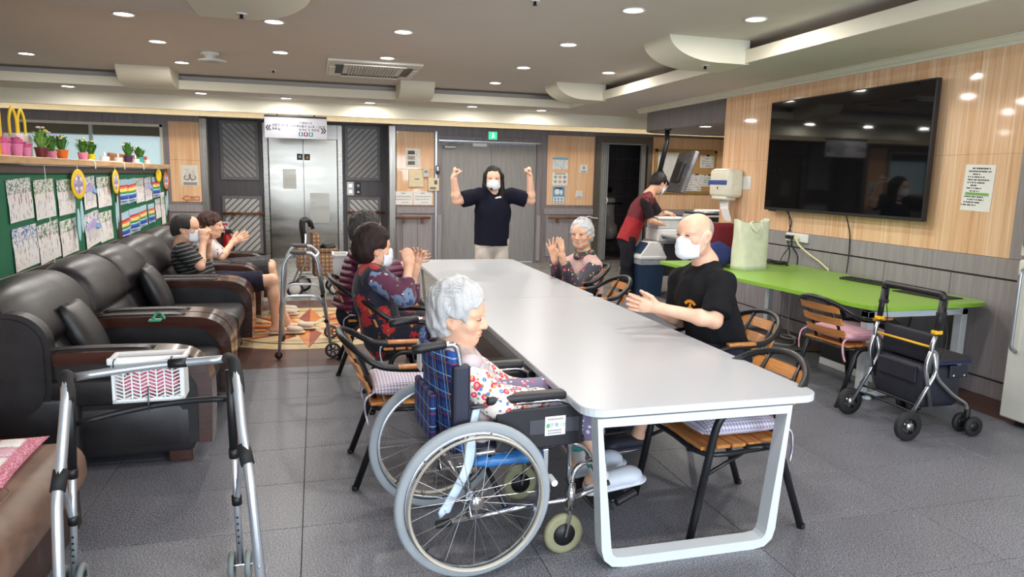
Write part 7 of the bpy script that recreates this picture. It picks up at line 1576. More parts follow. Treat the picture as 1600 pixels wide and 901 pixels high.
# 3 ---- man in black T-shirt clapping at the right of the table
Ym = 3.76; F3 = (-.95, -.30, -.03)
def q3(x, y, dy=0): return at(x, y, Y=Ym+dy)
J = dict(head=q3(1086, 368.5), face=F3, neck=q3(1102, 411, .02), chest=q3(1100, 462, .0), pelvis=(2.42, Ym+.0, .50), sh=[q3(1064, 440, .17), q3(1128, 446, -.16)], el=[q3(1062, 500, .20), q3(1116, 501, -.27)], wr=[q3(1014, 476, .06), q3(1031, 481, -.13)],
         hip=[(2.38, Ym+.11, .50), (2.38, Ym-.11, .50)], kn=[(1.95, Ym+.17, .50), (1.95, Ym-.16, .50)], an=[(1.84, Ym+.15, .085), (1.80, Ym-.13, .085)], toe=[(1.66, Ym+.13, .04), (1.62, Ym-.16, .04)])
TEE = m_cloth('black_tshirt', (22, 22, 25), .15)
r3, b3 = person('bald man in black T-shirt and white mask clapping at the right side of the table', J, .005, SK_P, 1.14, 26, 'squint', (92, 82, 78), hair_bald(m_hair('stubble_grey', (186, 168, 158), .12)), dict(wide=70, zt=-.002, zb=-.118),
    [dict(name='tshirt', m=TEE, sleeve=.86, wch=.185, whip=.185, ratio=1.28, srad=(.088, .086), belly=.06, collar=.068, wr=.003, hem=(2.44, Ym, .46), seed=6)],
    dict(name='trousers', m=m_cloth('navy_trousers', (38, 40, 54)), length=1.75, loose=.012, waist=.17), dict(m=mat('navy_clog', (38, 42, 58), .55), kind='clog', sole=mat('clog_sole', (226, 222, 216), .6), names='clog'),
    (H((-1, -.28, .22), (.12, -1, .05), (.1, 0, 1), **CLAP), H((-1, .22, .12), (-.1, 1, .25), (.05, -.1, 1), **dict(CLAP, curl=(.22, .2, .15)))), arm=1.14, jaw=1.1, hand_s=1.12)
# chest print: curved name over a small mark, on the wearer's left breast
ORN = mat('print_orange', (226, 150, 40), .7); o3 = V(2.42, Ym, 0); ts = child(r3, 'tshirt')
tm_ = stick(ts, o3, 1079, 470)
if tm_ is not None:
    for k in range(7):
        a = (k-3)*.28; o = MB().box(-.0052, .0052, -.009, .009, 0, .0015).build('chest_letter', ORN, r3); o.matrix_local = tm_ @ Matrix.Translation((.046*math.sin(a), -.046+.046*math.cos(a), 0)) @ Matrix.Rotation(-a, 4, 'Z')
    o = MB().prism([(-.016, -.048), (.016, -.048), (.018, -.036), (.006, -.034), (.010, -.018), (0, -.012), (-.008, -.022), (-.006, -.034), (-.018, -.036)], 0, .0015).box(-.024, .024, -.058, -.053, 0, .0015).box(-.020, .020, -.067, -.062, 0, .0015).build('chest_mark', ORN, r3); o.matrix_local = tm_
# 4 ---- white-haired woman clapping on the right
Yo = 6.2; F4 = (-.66, -.75, -.05)
def q4(x, y, dy=0): return at(x, y, Y=Yo+dy)
PINKV = m_cloth('pink_vest', (214, 178, 170), .06, .3); FL4 = m_floral('floral_grey', (70, 66, 76), [(17, .30, (206, 52, 110), (236, 150, 170), .55), (26, .26, (214, 202, 130), (240, 230, 190), .35), (32, .22, (96, 120, 70), (120, 150, 90), .4)])
J = dict(head=q4(908.5, 366), face=F4, neck=q4(914, 401, .05), chest=q4(913, 428, .05), pelvis=(2.47, Yo+.05, .50), sh=[q4(884, 414, .12), q4(928, 416, -.09)], el=[q4(872, 436, .0), q4(897, 447, -.25)], wr=[q4(866, 404, -.22), q4(879, 405, -.32)],
         hip=[(2.42, Yo+.13, .5), (2.44, Yo-.06, .5)], kn=[(2.02, Yo+.08, .5), (2.05, Yo-.16, .5)], an=[(1.96, Yo+.06, .085), (1.98, Yo-.17, .085)], toe=[(1.80, Yo-.02, .04), (1.83, Yo-.24, .04)])
r4, b4 = person('white-haired woman in pink vest and flowered sleeves clapping at the far right of the table', J, .006, SK_O, 1.13, 14, 'squint', (150, 130, 116), hair_short(WHT_HAIR, .015, .064, .006, .003, 100, -.06, .002, 90, 5), None,
    [dict(name='blouse', m=FL4, sleeve=1.85, wch=.15, whip=.15, srad=(.066, .062), collar=.058, seed=7), dict(name='vest', m=PINKV, sleeve=-1, wch=.165, whip=.17, loose=.028, seed=8, collar=.068, vneck=.03)],
    dict(name='trousers', m=m_cloth('black_trousers', (34, 34, 38)), loose=.01), dict(m=m_cloth('grey_slipper', (120, 120, 124)), kind='slipper', names='slipper'),
    (H((-.28, -.1, 1), (.25, -1, .0), (.9, .25, .1), **OPEN), H((-.12, -.1, 1), (-.55, .55, 0), (-.85, -.5, .1), **dict(OPEN, spread=.35))), hand_s=1.12)
sc = Field(.006); J4n = q4(914, 401, .05)+V(-.022, -.028, .03); sc.cone(J4n+V(-.08, -.03, -.02), J4n+V(.06, -.04, .015), .03, .03, .02); sc.cone(J4n+V(-.08, -.03, -.02), J4n+V(-.05, .07, .02), .03, .025, .02); sc.cone(J4n+V(.06, -.04, .015), J4n+V(.05, .06, .03), .03, .025, .02); sc.mesh('scarf', m_floral('scarf_floral', (70, 60, 70), [(22, .34, (92, 150, 60), (140, 200, 80), .5), (22, .30, (200, 70, 120), (230, 140, 170), .5)]), V(2.47, Yo+.05, 0), r4)
# 5 ---- woman in flowered vest, left of the table, fist raised
Yf = 4.77; F5 = (.96, .26, -.04)
def q5(x, y, dy=0): return at(x, y, Y=Yf+dy)
NAVF = m_floral('floral_navy', (24, 24, 42), [(8, .44, (176, 34, 38), (206, 66, 48), .9), (19, .20, (150, 90, 50), (196, 150, 90), .35), (26, .17, (110, 30, 40), (176, 60, 60), .3)], .42)
BLUF = m_floral('floral_plum', (86, 38, 62), [(10, .50, (104, 124, 152), (60, 74, 110), .85), (20, .24, (190, 200, 206), (100, 130, 170), .45), (30, .2, (120, 136, 96), (80, 96, 70), .3)], .5)
J = dict(head=q5(583, 388), face=F5, neck=q5(578, 421, .02), chest=q5(583, 455, .02), pelvis=(.42, Yf+.02, .50), sh=[q5(585, 434, -.16), q5(590, 432, .18)], el=[q5(632, 463, -.25), q5(640, 462, .24)], wr=[q5(638.5, 417, -.12), q5(648, 424, .22)],
         hip=[(.46, Yf-.10, .5), (.46, Yf+.12, .5)], kn=[(.88, Yf-.12, .5), (.88, Yf+.14, .5)], an=[(.95, Yf-.11, .085), (.94, Yf+.13, .085)], toe=[(1.12, Yf-.12, .04), (1.11, Yf+.13, .04)])
r5, b5 = person('woman with short dark hair in navy flowered vest, fist raised, left of the table', J, .0055, SK_M, 1.12, 0, 'open', (40, 30, 28), hair_short(BRN_HAIR, .017, .050, .010, .0014, 90, -.085, .010, 0, 2), True,
    [dict(name='blouse', m=BLUF, sleeve=1.55, wch=.16, whip=.16, srad=(.072, .070), collar=.056, seed=9), dict(name='vest_dress', m=NAVF, sleeve=-1, wch=.178, whip=.18, loose=.026, seed=10, flare=.015, collar=.064)],
    dict(name='skirt_trousers', m=NAVF, length=1.8, loose=.02, waist=.175), dict(m=mat('grey_clog', (176, 180, 184), .5), kind='clog', names='clog'), (H((-.12, .0, 1), (-.2, 1, .1), (1, .2, .2), **FIST), H((.2, -.1, 1), (-.2, -1, 0), (-1, 0, 0), **SOFT)), hand_s=1.15)
# 6 ---- woman in maroon padded jacket behind her
Yp_ = 5.72; F6 = (.97, .2, -.05)
def q6(x, y, dy=0): return at(x, y, Y=Yp_+dy)
PUFF = NT('maroon_padded'); v = PUFF.coord(); sp = PUFF.n('ShaderNodeSeparateXYZ'); PUFF.l(v, sp.inputs[0]); sn = PUFF.math('ABSOLUTE', PUFF.math('SINE', PUFF.math('MULTIPLY', sp.outputs['Z'], 62))); PUFF.base(PUFF.ramp(sn, [(0, rgb(60, 20, 42)), (.3, rgb(96, 34, 62)), (1, rgb(106, 40, 70))])); PUFF.set(Roughness=.5); PUFF.bump(sn, .8, .02)
J = dict(head=q6(573, 360), face=F6, neck=q6(566, 388, .02), chest=q6(566, 425, .02), pelvis=(.27, Yp_+.02, .50), sh=[q6(566, 400, -.17), q6(574, 398, .18)], el=[q6(596, 430, -.24), q6(612, 428, .24)], wr=[q6(634, 412, -.06), q6(638, 410, .08)],
         hip=[(.32, Yp_-.10, .5), (.32, Yp_+.12, .5)], kn=[(.74, Yp_-.12, .5), (.74, Yp_+.14, .5)], an=[(.82, Yp_-.11, .085), (.82, Yp_+.13, .085)], toe=[(.99, Yp_-.12, .04), (.99, Yp_+.13, .04)])
r6, b6 = person('woman in maroon padded jacket clapping, half hidden behind the woman in flowered vest', J, .007, SK_O, 1.12, 0, 'open', (50, 40, 36), hair_short(GRY_HAIR, .017, .052, .006, .003, 80, -.07, .004, 0, 6), None,
    [dict(name='padded_jacket', m=PUFF.m, sleeve=1.6, wch=.185, whip=.19, ratio=1.25, loose=.03, seed=11, wr=.002, srad=(.078, .072), collar=.06)], dict(name='trousers', m=m_cloth('dark_trousers', (44, 42, 48)), loose=.01), dict(m=mat('grey_clog', (176, 180, 184)), kind='clog', names='clog'),
    (H((1, .15, .35), (0, 1, .1), (-.2, 0, 1), **CLAP), H((1, -.15, .35), (0, -1, .1), (-.2, 0, 1), **CLAP)), hand_s=1.1)
# 7 ---- white-haired woman in the wheelchair
Yc = 2.83; F7 = (.86, -.50, -.08)
def q7(x, y, dy=0): return at(x, y, Y=Yc+dy)
GVEST = NT('grey_quilted_vest'); v = GVEST.coord((1, 1, 1), 'Object', (0, .6, .3)); sp = GVEST.n('ShaderNodeSeparateXYZ'); GVEST.l(v, sp.inputs[0]); s1 = GVEST.math('ABSOLUTE', GVEST.math('SINE', GVEST.math('MULTIPLY', sp.outputs['X'], 40))); s2 = GVEST.math('ABSOLUTE', GVEST.math('SINE', GVEST.math('MULTIPLY', sp.outputs['Z'], 40))); qm_ = GVEST.math('MINIMUM', s1, s2)
GVEST.base(GVEST.ramp(qm_, [(0, rgb(150, 136, 138)), (.12, rgb(188, 174, 176)), (1, rgb(194, 182, 184))])); GVEST.set(Roughness=.7); GVEST.bump(qm_, .5, .012)
FL7 = m_floral('floral_white_red', (226, 214, 204), [(30, .42, (206, 54, 74), (236, 150, 150), .7), (38, .36, (86, 124, 168), (150, 190, 210), .42), (42, .3, (226, 120, 60), (240, 200, 120), .32), (50, .26, (96, 140, 90), (150, 180, 120), .4)], .35)
J = dict(head=q7(718, 494), face=F7, up=(-.12, 0, 1), neck=q7(708, 552, .01), chest=q7(735, 612, .0), pelvis=(.67, Yc+.0, .54), sh=[q7(727, 582, -.15), q7(718, 562, .16)], el=[q7(775, 628, -.20), q7(790, 610, .2)], wr=[q7(858, 625, -.10), q7(866, 618, .06)],
         hip=[(.68, Yc-.09, .56), (.68, Yc+.10, .56)], kn=[(1.11, Yc-.07, .575), (1.10, Yc+.13, .575)], an=[(1.185, Yc-.07, .27), (1.18, Yc+.12, .27)], toe=[(1.33, Yc-.08, .245), (1.32, Yc+.11, .245)])
r7, b7 = person('white-haired woman with closed eyes in flowered blouse and grey quilted vest in the wheelchair', J, .005, SK_O, 1.06, 18, 'closed', (176, 158, 146), hair_short(WHT_HAIR, .022, .074, .010, .0034, 62, -.072, .008, 420, 8, .0045), None,
    [dict(name='blouse', m=FL7, sleeve=1.88, wch=.155, whip=.165, ratio=1.5, srad=(.070, .066), collar=.056, seed=12, hem=(.66, Yc, .50)), dict(name='quilted_vest', m=GVEST.m, sleeve=-1, wch=.168, whip=.172, ratio=1.5, loose=.03, seed=13, collar=.066, hem=(.66, Yc, .505), wr=.003)],
    dict(name='flowered_trousers', m=m_floral('floral_lilac', (120, 112, 140), [(30, .34, (206, 90, 110), (236, 170, 170), .5), (38, .3, (220, 220, 226), (150, 160, 200), .5)]), length=1.42, loose=.004), dict(m=mat('pale_clog', (196, 202, 212), .5), kind='clog', names='clog'),
    (H((1, .1, -.05), (0, .1, -1), (.1, 1, 0), **SOFT), H((1, -.1, -.05), (0, 0, -1), (.1, -1, 0), **SOFT)), sock=(m_cloth('sock_white', (214, 212, 206)), m_cloth('sock_teal', (84, 176, 164))))
# 8 ---- man with glasses and mask on the sofa
Ys = 7.12; F8 = (.97, -.12, -.04)
def q8(x, y, dy=0): return at(x, y, Y=Ys+dy)
J = dict(head=q8(291, 357), face=F8, neck=q8(285, 385, .02), chest=q8(292, 408, .0), pelvis=(-1.03, Ys, .50), sh=[q8(288, 393, -.17), q8(292, 391, .18)], el=[q8(313, 416, -.2), q8(325, 406, .16)], wr=[q8(318, 378, -.06), q8(325, 376, .06)],
         hip=[(-.98, Ys-.10, .50), (-.98, Ys+.11, .50)], kn=[q8(425, 437, -.08), q8(417, 439, .12)], an=[(-.40, Ys-.08, .10), (-.30, Ys+.12, .10)], toe=[(-.20, Ys-.08, .045), (-.10, Ys+.10, .045)])
r8, b8 = person('man in striped black shirt, glasses and mask on the sofa, hands at his chin', J, .0065, SK_M, 1.12, 0, 'open', (50, 44, 40), hair_short(m_hair('hair_greying', (44, 40, 38)), .010, .064, .004, .001, 90, -.05, -.004), True,
    [dict(name='polo_shirt', m=m_stripe('striped_polo', (26, 26, 28), (116, 116, 112), .036, .22, 'Z', (0, .25, 0)), sleeve=.82, wch=.165, whip=.17, srad=(.08, .078), seed=14, belly=.04)],
    dict(name='shorts', m=m_cloth('navy_shorts', (34, 34, 50)), length=.86, loose=.012), dict(m=m_cloth('beige_slipper', (198, 186, 168)), kind='slipper', names='slipper'), (H((-.05, .1, 1), (-.1, 1, 0), (1, 0, 0), **FIST), H((-.05, -.1, 1), (-.1, -1, 0), (1, 0, 0), **FIST)), hand_s=1.12)
R = frame_of(F8); c8 = q8(291, 357); o8 = V(-1.03, Ys, 0); gl = MB()
for s in (-1, 1): gl.tube([c8+R@(V(s*.031+.022*math.cos(a), .104, .008+.017*math.sin(a))*1.12)-o8 for a in [2*PI*k/14 for k in range(14)]], .0018, 5, closed=True); gl.tube([c8+R@(V(s*.053, .100, .012)*1.12)-o8, c8+R@(V(s*.078, .0, .014)*1.12)-o8], .0018, 5)
gl.build('glasses', mat('gold_wire', (150, 120, 80), .3, .8), r8, True)
# 9 ---- curly-haired woman clapping on the farthest armchair
Yk = 8.10; F9 = (.98, -.12, .02)
def q9(x, y, dy=0): return at(x, y, Y=Yk+dy)
J = dict(head=q9(330, 353), face=F9, neck=q9(324, 377, .02), chest=q9(326, 396, .0), pelvis=(-1.0, Yk, .50), sh=[q9(325, 383, -.15), q9(328, 382, .15)], el=[q9(345, 402, -.18), q9(350, 398, .16)], wr=[q9(363, 380, -.05), q9(363, 378, .05)],
         hip=[(-.95, Yk-.09, .50), (-.95, Yk+.10, .50)], kn=[(-.50, Yk-.10, .54), (-.50, Yk+.12, .54)], an=[(-.46, Yk-.09, .085), (-.46, Yk+.12, .085)], toe=[(-.28, Yk-.09, .04), (-.28, Yk+.12, .04)])
r9, b9 = person('woman with short curly hair and patterned blouse clapping on the farthest armchair', J, .007, SK_O, 1.1, 0, 'open', (60, 44, 38), hair_short(m_hair('hair_brown_perm', (66, 42, 36)), .018, .052, .006, .004, 100, -.06, .004), None,
    [dict(name='blouse', m=m_floral('floral_mauve', (206, 192, 190), [(34, .3, (120, 70, 90), (160, 100, 110), .6), (44, .25, (90, 80, 90), (150, 140, 146), .4)]), sleeve=.9, wch=.155, whip=.16, seed=15)],
    dict(name='skirt', m=m_floral('print_charcoal', (44, 44, 48), [(50, .22, (120, 120, 124), (150, 150, 150), .4)]), length=1.0, loose=.02), dict(m=m_cloth('beige_slipper', (198, 186, 168)), kind='slipper', names='slipper'), (H((1, .1, .6), (0, 1, 0), (-.3, 0, 1), **CLAP), H((1, -.05, .6), (0, -1, 0), (-.3, 0, 1), **CLAP)), hand_s=1.1)
# ------------------------------------------------------------------ green display board on the partition
XB = XL+.004
GRN = mat('board_green', (24, 104, 70), .75, var=.06, scale=30, bump=.15); BFR = m_wood('board_frame_wood', (78, 62, 54), (30, 4, 30), .5)
def display(label, y0, y1, z0, z1):
    t = thing('display_board', label, 'notice board', (XB, (y0+y1)/2, (z0+z1)/2), 0, 'green display boards'); w, h = (y1-y0)/2, (z1-z0)/2
    MB().box(0, .012, -w, w, -h, h).build('felt', GRN, t); b = .055
    for q in ((-w, -w+b, -h, h), (w-b, w, -h, h), (-w+b, w-b, h-b, h), (-w+b, w-b, -h, -h+b)): MB().box(0, .03, q[0], q[1], q[2], q[3], .004).build('frame_side', BFR, t)
display('green felt display board nearest the camera, hung with children-style drawings', 4.55, 7.56, .835, 1.565); display('green felt display board farther along, hung with rainbow cards', 7.565, 9.96, .835, 1.565)
def m_drawing(name, foliage, stroke, figs, seed, paper=(232, 228, 224)):
    """crayon drawing: scribbled foliage above, upright strokes, little figures below"""
    N = NT(name); v = N.coord(); sp = N.n('ShaderNodeSeparateXYZ'); N.l(v, sp.inputs[0]); Yc_ = sp.outputs['Y']
    mp = N.n('ShaderNodeMapping'); mp.inputs['Location'].default_value = (seed*1.3, seed*.7, 0); N.l(v, mp.inputs['Vector'])
    def band(lo, hi): return N.math('MULTIPLY', N.math('GREATER_THAN', Yc_, lo), N.math('LESS_THAN', Yc_, hi))
    a = N.noise(mp.outputs['Vector'], 30, 3, .6, 1.5); mp2 = N.n('ShaderNodeMapping'); mp2.inputs['Scale'].default_value = (60, 8, 1); N.l(mp.outputs['Vector'], mp2.inputs['Vector']); b = N.noise(mp2.outputs['Vector'], 1, 3, .6)
    mp3 = N.n('ShaderNodeMapping'); mp3.inputs['Scale'].default_value = (38, 14, 1); N.l(mp.outputs['Vector'], mp3.inputs['Vector']); d = N.n('ShaderNodeTexVoronoi', Scale=1.0); N.l(mp3.outputs['Vector'], d.inputs['Vector'])
    c = rgb(*paper)
    c = N.mix(N.math('MULTIPLY', N.math('MULTIPLY', band(.04, .16), N.math('GREATER_THAN', a.outputs['Fac'], .52)), .9), c, rgb(*[max(0, x-25) for x in foliage]))
    c = N.mix(N.math('MULTIPLY', N.math('MULTIPLY', band(-.03, .06), N.math('GREATER_THAN', b.outputs['Fac'], .57)), .95), c, rgb(*[max(0, x-25) for x in stroke]))
    c = N.mix(N.math('MULTIPLY', N.math('MULTIPLY', band(-.13, -.02), N.math('GREATER_THAN', b.outputs['Fac'], .63)), .6), c, rgb(90, 80, 90))
    fc = N.mix(.75, d.outputs['Color'], rgb(*figs)); c = N.mix(N.math('MULTIPLY', N.math('MULTIPLY', band(-.12, -.01), N.math('LESS_THAN', d.outputs['Distance'], .24)), .85), c, fc)
    N.base(c); N.set(Roughness=.85); return N.m
DR = [m_drawing('drawing_%d' % i, *q) for i, q in enumerate((((110, 150, 130), (176, 110, 140), (120, 130, 150), 1), ((120, 160, 90), (196, 140, 110), (90, 130, 170), 2), ((60, 140, 80), (150, 160, 190), (150, 60, 50), 3), ((90, 130, 200), (110, 120, 160), (200, 130, 80), 4), ((80, 130, 90), (176, 40, 50), (80, 110, 170), 5), ((96, 150, 90), (160, 44, 60), (180, 140, 70), 6), ((120, 120, 170), (100, 110, 170), (170, 120, 170), 7)))]
RAIN = NT('rainbow_stripes'); v = RAIN.coord(); sp = RAIN.n('ShaderNodeSeparateXYZ'); RAIN.l(v, sp.inputs[0]); nz = RAIN.noise(v, 90, 3); f = RAIN.math('ADD', RAIN.math('ADD', RAIN.math('MULTIPLY', sp.outputs['Y'], 5.2), .5), RAIN.math('MULTIPLY', RAIN.math('SUBTRACT', nz.outputs['Fac'], .5), .10))
RAIN.base(RAIN.ramp(f, [(0, rgb(78, 40, 130)), (.12, rgb(228, 228, 232)), (.16, rgb(34, 66, 150)), (.32, rgb(60, 120, 196)), (.40, rgb(226, 228, 230)), (.44, rgb(46, 140, 84)), (.56, rgb(236, 206, 70)), (.66, rgb(232, 228, 224)), (.70, rgb(226, 130, 56)), (.80, rgb(196, 44, 44)), (.93, rgb(230, 226, 226))], 'CONSTANT')); RAIN.set(Roughness=.85); RAIN = RAIN.m
PBL = mat('pale_blue_paper', (176, 206, 222), .85, var=.05)
def art(px, label, m, extra=None, tilt=0.0, off=.014, group='drawings pinned to the display boards'):
    c, w, h = px_rect(*px, X=XB+off); o = MB(); n = 5
    vs = []; fs = []
    for j in range(n+1):
        for i in range(n+1): x, y = -w/2+w*i/n, -h/2+h*j/n; z = .006*(abs(2*i/n-1)**2)*(1 if j < 3 else .3)+.002; vs += [(x, y, z), (x, y, z+.0012)]
    for j in range(n):
        for i in range(n): a = 2*(j*(n+1)+i); b = a+2*(n+1); fs += [(a+1, a+3, b+3, b+1), (a, b, b+2, a+2)]
    for i in range(n): a = 2*i; fs += [(a, a+2, a+3, a+1)]; a = 2*(n*(n+1)+i); fs += [(a, a+1, a+3, a+2)]
    for j in range(n): a = 2*j*(n+1); b = a+2*(n+1); fs += [(a, a+1, b+1, b)]; a += 2*n; b += 2*n; fs += [(a, b, b+1, a+1)]
    o = MB().add(vs, fs).build('drawing', m); hang(o, c, 'left', tilt); tag(o, label, 'drawing', group)
    if extra: extra(o, w, h)
    return o
def bow(o, w, h, m=RAIN, y=-.01, s=.62):
    e = MB(); n = 8; W_, H_ = w*.9, h*s; vs = []; fs = []
    for j in range(3):
        for i in range(n+1): vs += [(-W_/2+W_*i/n, -H_/2+H_*j/2, .010+.018*math.sin(PI*i/n)*(1.2-.4*j)), (-W_/2+W_*i/n, -H_/2+H_*j/2, .0085+.018*math.sin(PI*i/n)*(1.2-.4*j))]
    for j in range(2):
        for i in range(n): a = 2*(j*(n+1)+i); b = a+2*(n+1); fs += [(a, a+2, b+2, b), (a+1, b+1, b+3, a+3)]
    q = e.add(vs, fs).build('rainbow_strip', m, o, True); q.location = (0, y, 0); q.scale = (1, H_/.19*.95 if False else 1, 1)
def house(o, w, h):
    MB().prism([(-w*.38, h*.05), (w*.42, h*.05), (w*.05, h*.32)], .006, .012).build('paper_roof', mat('roof_lilac', (176, 160, 206), .8) if w > .2 else mat('roof_pink', (226, 170, 176), .8), o); MB().box(-w*.28, w*.3, -h*.22, h*.05, .006, .009).build('paper_wall', mat('paper_shade', (206, 200, 206), .85), o); MB().prism([(w*.2, h*.0), (w*.55, -h*.08), (w*.5, h*.06), (w*.25, h*.14)], .012, .02).build('paper_flap', mat('flap_blue', (130, 170, 214), .8), o)
for r, m, lab, ex_, tl in (((11, 279, 49, 345), 0, 'leafy pink and grey drawing, first in the top row of the near board', None, .04), ((53, 280, 84, 341), 1, 'green-topped drawing with orange strokes, second in the top row', None, .03), ((89, 280, 115, 335), 2, 'drawing with bold green foliage beside the yellow disc', None, .02), ((129, 276, 148, 326), 6, 'drawing with a blue paper house behind the yellow disc', house, .05), ((151, 276, 172, 323), 5, 'red and green drawing at the end of the near board top row', None, .02),
        ((20, 353, 58, 419), 3, 'blue-topped drawing, first in the bottom row of the near board', None, .04), ((59, 347, 92, 408), 4, 'drawing of red strokes with a blank top, second in the bottom row', None, .06), ((94, 342, 120, 397), 5, 'red and yellow drawing, third in the bottom row', None, .04), ((132, 331, 155, 384), 6, 'drawing with a pink paper house in the bottom row', house, .08), ((155, 330, 175, 376), 5, 'green and red drawing at the end of the near board bottom row', None, .03)):
    art(r, lab, DR[m], ex_, tl)
for k, (r, m, lab, ex_) in enumerate((((185, 280, 199, 319), PBL, 'first rainbow card in the top row of the far board', bow), ((198, 279, 212, 316), PBL, 'second rainbow card in the top row of the far board', bow), ((211, 278, 224, 316), DR[0], 'white card with a figure between the rainbow cards', None), ((225, 277, 236, 313), DR[6], 'card with a lilac paper house on the far board', house), ((237, 276, 249, 308), PBL, 'last rainbow card in the top row of the far board', bow),
        ((188, 331, 202, 375), PBL, 'lowest rainbow card, first in the bottom row of the far board', bow), ((202, 325, 217, 363), PBL, 'second rainbow card in the bottom row of the far board', bow), ((217, 321, 229, 354), PBL, 'third rainbow card in the bottom row of the far board', bow), ((231, 318, 241, 348), PBL, 'fourth rainbow card in the bottom row of the far board', bow), ((242, 310, 250, 341), DR[6], 'grey drawing near the end of the far board bottom row', None), ((251, 300, 257, 350), DR[1], 'long narrow sheet at the far end of the display board', None))):
    art(r, lab, m, ex_, .05 if k % 2 else .02)
YELD = mat('disc_yellow', (240, 200, 30), .7); ORD = mat('disc_orange', (226, 130, 60), .7); LIL = mat('disc_lilac', (150, 150, 190), .8, var=.3, scale=60); ROSE = mat('disc_rose', (206, 170, 180), .8, var=.3, scale=60)
def disc(px, label, m, off, turn, n_in=True, tail=True):
    c, w, h = px_rect(*px, X=XB+off); r = h/2; t = thing('paper_disc', label, 'paper ornament', c, turn, 'paper plate ornaments hanging on strings')
    MB().lathe([(.0, -.003), (r*.93, -.003), (r, .004), (r*.96, .006), (r*.72, .003), (.0, .003)], (0, 0, 0), 30, 'x').build('plate', m, t, True)
    if n_in:
        MB().lathe([(.0, .0045), (r*.66, .0045), (r*.66, .002)], (0, 0, 0), 24, 'x').build('centre', ROSE, t); MB().lathe([(.0, .0065), (r*.26, .0065), (r*.26, .0045)], (0, 0, 0), 16, 'x').build('flower_eye', LIL, t)
        for k in range(8): a = 2*PI*k/8; MB().ell((.006, r*.45*math.cos(a), r*.45*math.sin(a)), (.003, r*.13, r*.13), 8, 6).build('petal', PAPER if k % 2 else LIL, t)
    MB().tube([(0, 0, r), (0, .005, r+.02), (-.02, 0, SHELFZ-c[2]-.03)], .003, 5).build('string', PAPER, t)
    if tail:
        for q in (-.03, .03): MB().ell((0, q, -r-.17+q), (.004, .028, .13), 8, 8).build('pale_tail', mat('tail_blue', (176, 212, 220), .7), t, True)
disc((112, 264, 132, 311), 'large yellow paper plate with flower pattern hanging on the near board', YELD, .06, -.15); disc((176, 265, 185, 303), 'yellow paper plate seen edge-on between the two boards', YELD, .06, 0); disc((244, 264, 251, 284), 'small yellow paper plate at the far end of the board', YELD, .05, -.2, False, False); disc((255, 269, 263, 296), 'orange paper plate hanging at the end of the partition', ORD, .03, -.12)
disc((80, 411, 92, 432), 'small yellow and black paper ornament below the near board', YELD, .05, -.3, True, False)
# ------------------------------------------------------------------ pots and buckets on the shelf
LEAF = mat('leaf_green', (70, 128, 50), .5, var=.35, scale=30); LEAF2 = mat('leaf_light', (124, 170, 80), .5, var=.25, scale=30)
def leaf_bunch(mb, r, h, n, rs, z0=0.0, wide=.011):
    for k in range(n):
        a = rs.uniform(0, 2*PI); t = rs.uniform(.25, 1.0); L_ = h*rs.uniform(.7, 1.1); d = V(math.cos(a), math.sin(a), 0); s_ = V(-d[1], d[0], 0)
        p0 = d*r*.3*t+V(0, 0, z0); p1 = p0+d*r*.75*t+V(0, 0, L_*(.8-.2*t)); p2 = p0+d*r*1.5*t+V(0, 0, L_*(1-.45*t)); w = wide*rs.uniform(.8, 1.3)
        mb.add([p0-s_*w*.4, p0+s_*w*.4, p1-s_*w, p1+s_*w, p2-s_*w*.2, p2+s_*w*.2], [(0, 1, 3, 2), (2, 3, 5, 4)])
def pot(px, py_, wpx, hpx, col, label, plant='leaf', x=XL-.05, ph=None):
    a = at(px, py_, X=x); r = wpx/2*float((a-V(0, 0, CAM_H))@CF)/FPX; y = a[1]; hh = r*1.7 if plant != 'bucket' else r*2.3
    t = thing('potted_plant' if plant != 'bucket' else 'flower_bucket', label, 'plant pot' if plant != 'bucket' else 'bucket', (x, y, SHELFZ), 0, 'pots on the partition shelf')
    m = mat('pot_%d_%d_%d' % col, col, .45); rs = np.random.RandomState(int(px)); MB().lathe([(.0, 0), (r*.78, 0), (r, hh*.86), (r*1.08, hh*.86), (r*1.08, hh), (r*.96, hh), (r*.9, hh*.85), (.0, hh*.85)], (0, 0, 0), 20).build('pot', m, t, 40)
    g = MB(); leaf_bunch(g, r*(1.5 if plant != 'bucket' else .9), ph or r*2.0, 46, rs, hh*.8, .010 if plant != 'bucket' else .012); tag(g.build('foliage', (LEAF if rs.rand() > .35 else LEAF2) if plant != 'bucket' else mat('petal_pink', (236, 140, 176), .7), t), kind='stuff')
    if plant == 'leaf':
        for k in range(3): q = V(rs.uniform(-1, 1)*r, rs.uniform(-1, 1)*r, hh*.8+(ph or r*2)*rs.uniform(.7, 1)); MB().ell(q, (.016, .016, .008), 8, 5).build('flower', mat('petal_%d' % (k % 3), ((238, 226, 200), (240, 180, 190), (230, 220, 90))[k % 3], .7), t, True)
    else: MB().ell((0, 0, hh+r*.45), (r*1.15, r*1.15, r*.7), 14, 8).build('flower_mound', mat('petal_rose', (230, 110, 160), .8, var=.3, scale=60, bump=.6), t, True)
pot(8, 245, 17, 30, (240, 130, 180), 'pink bucket with pink flowers at the left edge', 'bucket'); pot(27, 245, 17, 30, (244, 140, 186), 'largest pink bucket of flowers with yellow handle', 'bucket'); pot(42, 246, 13, 26, (242, 146, 190), 'third pink bucket from the left edge', 'bucket')
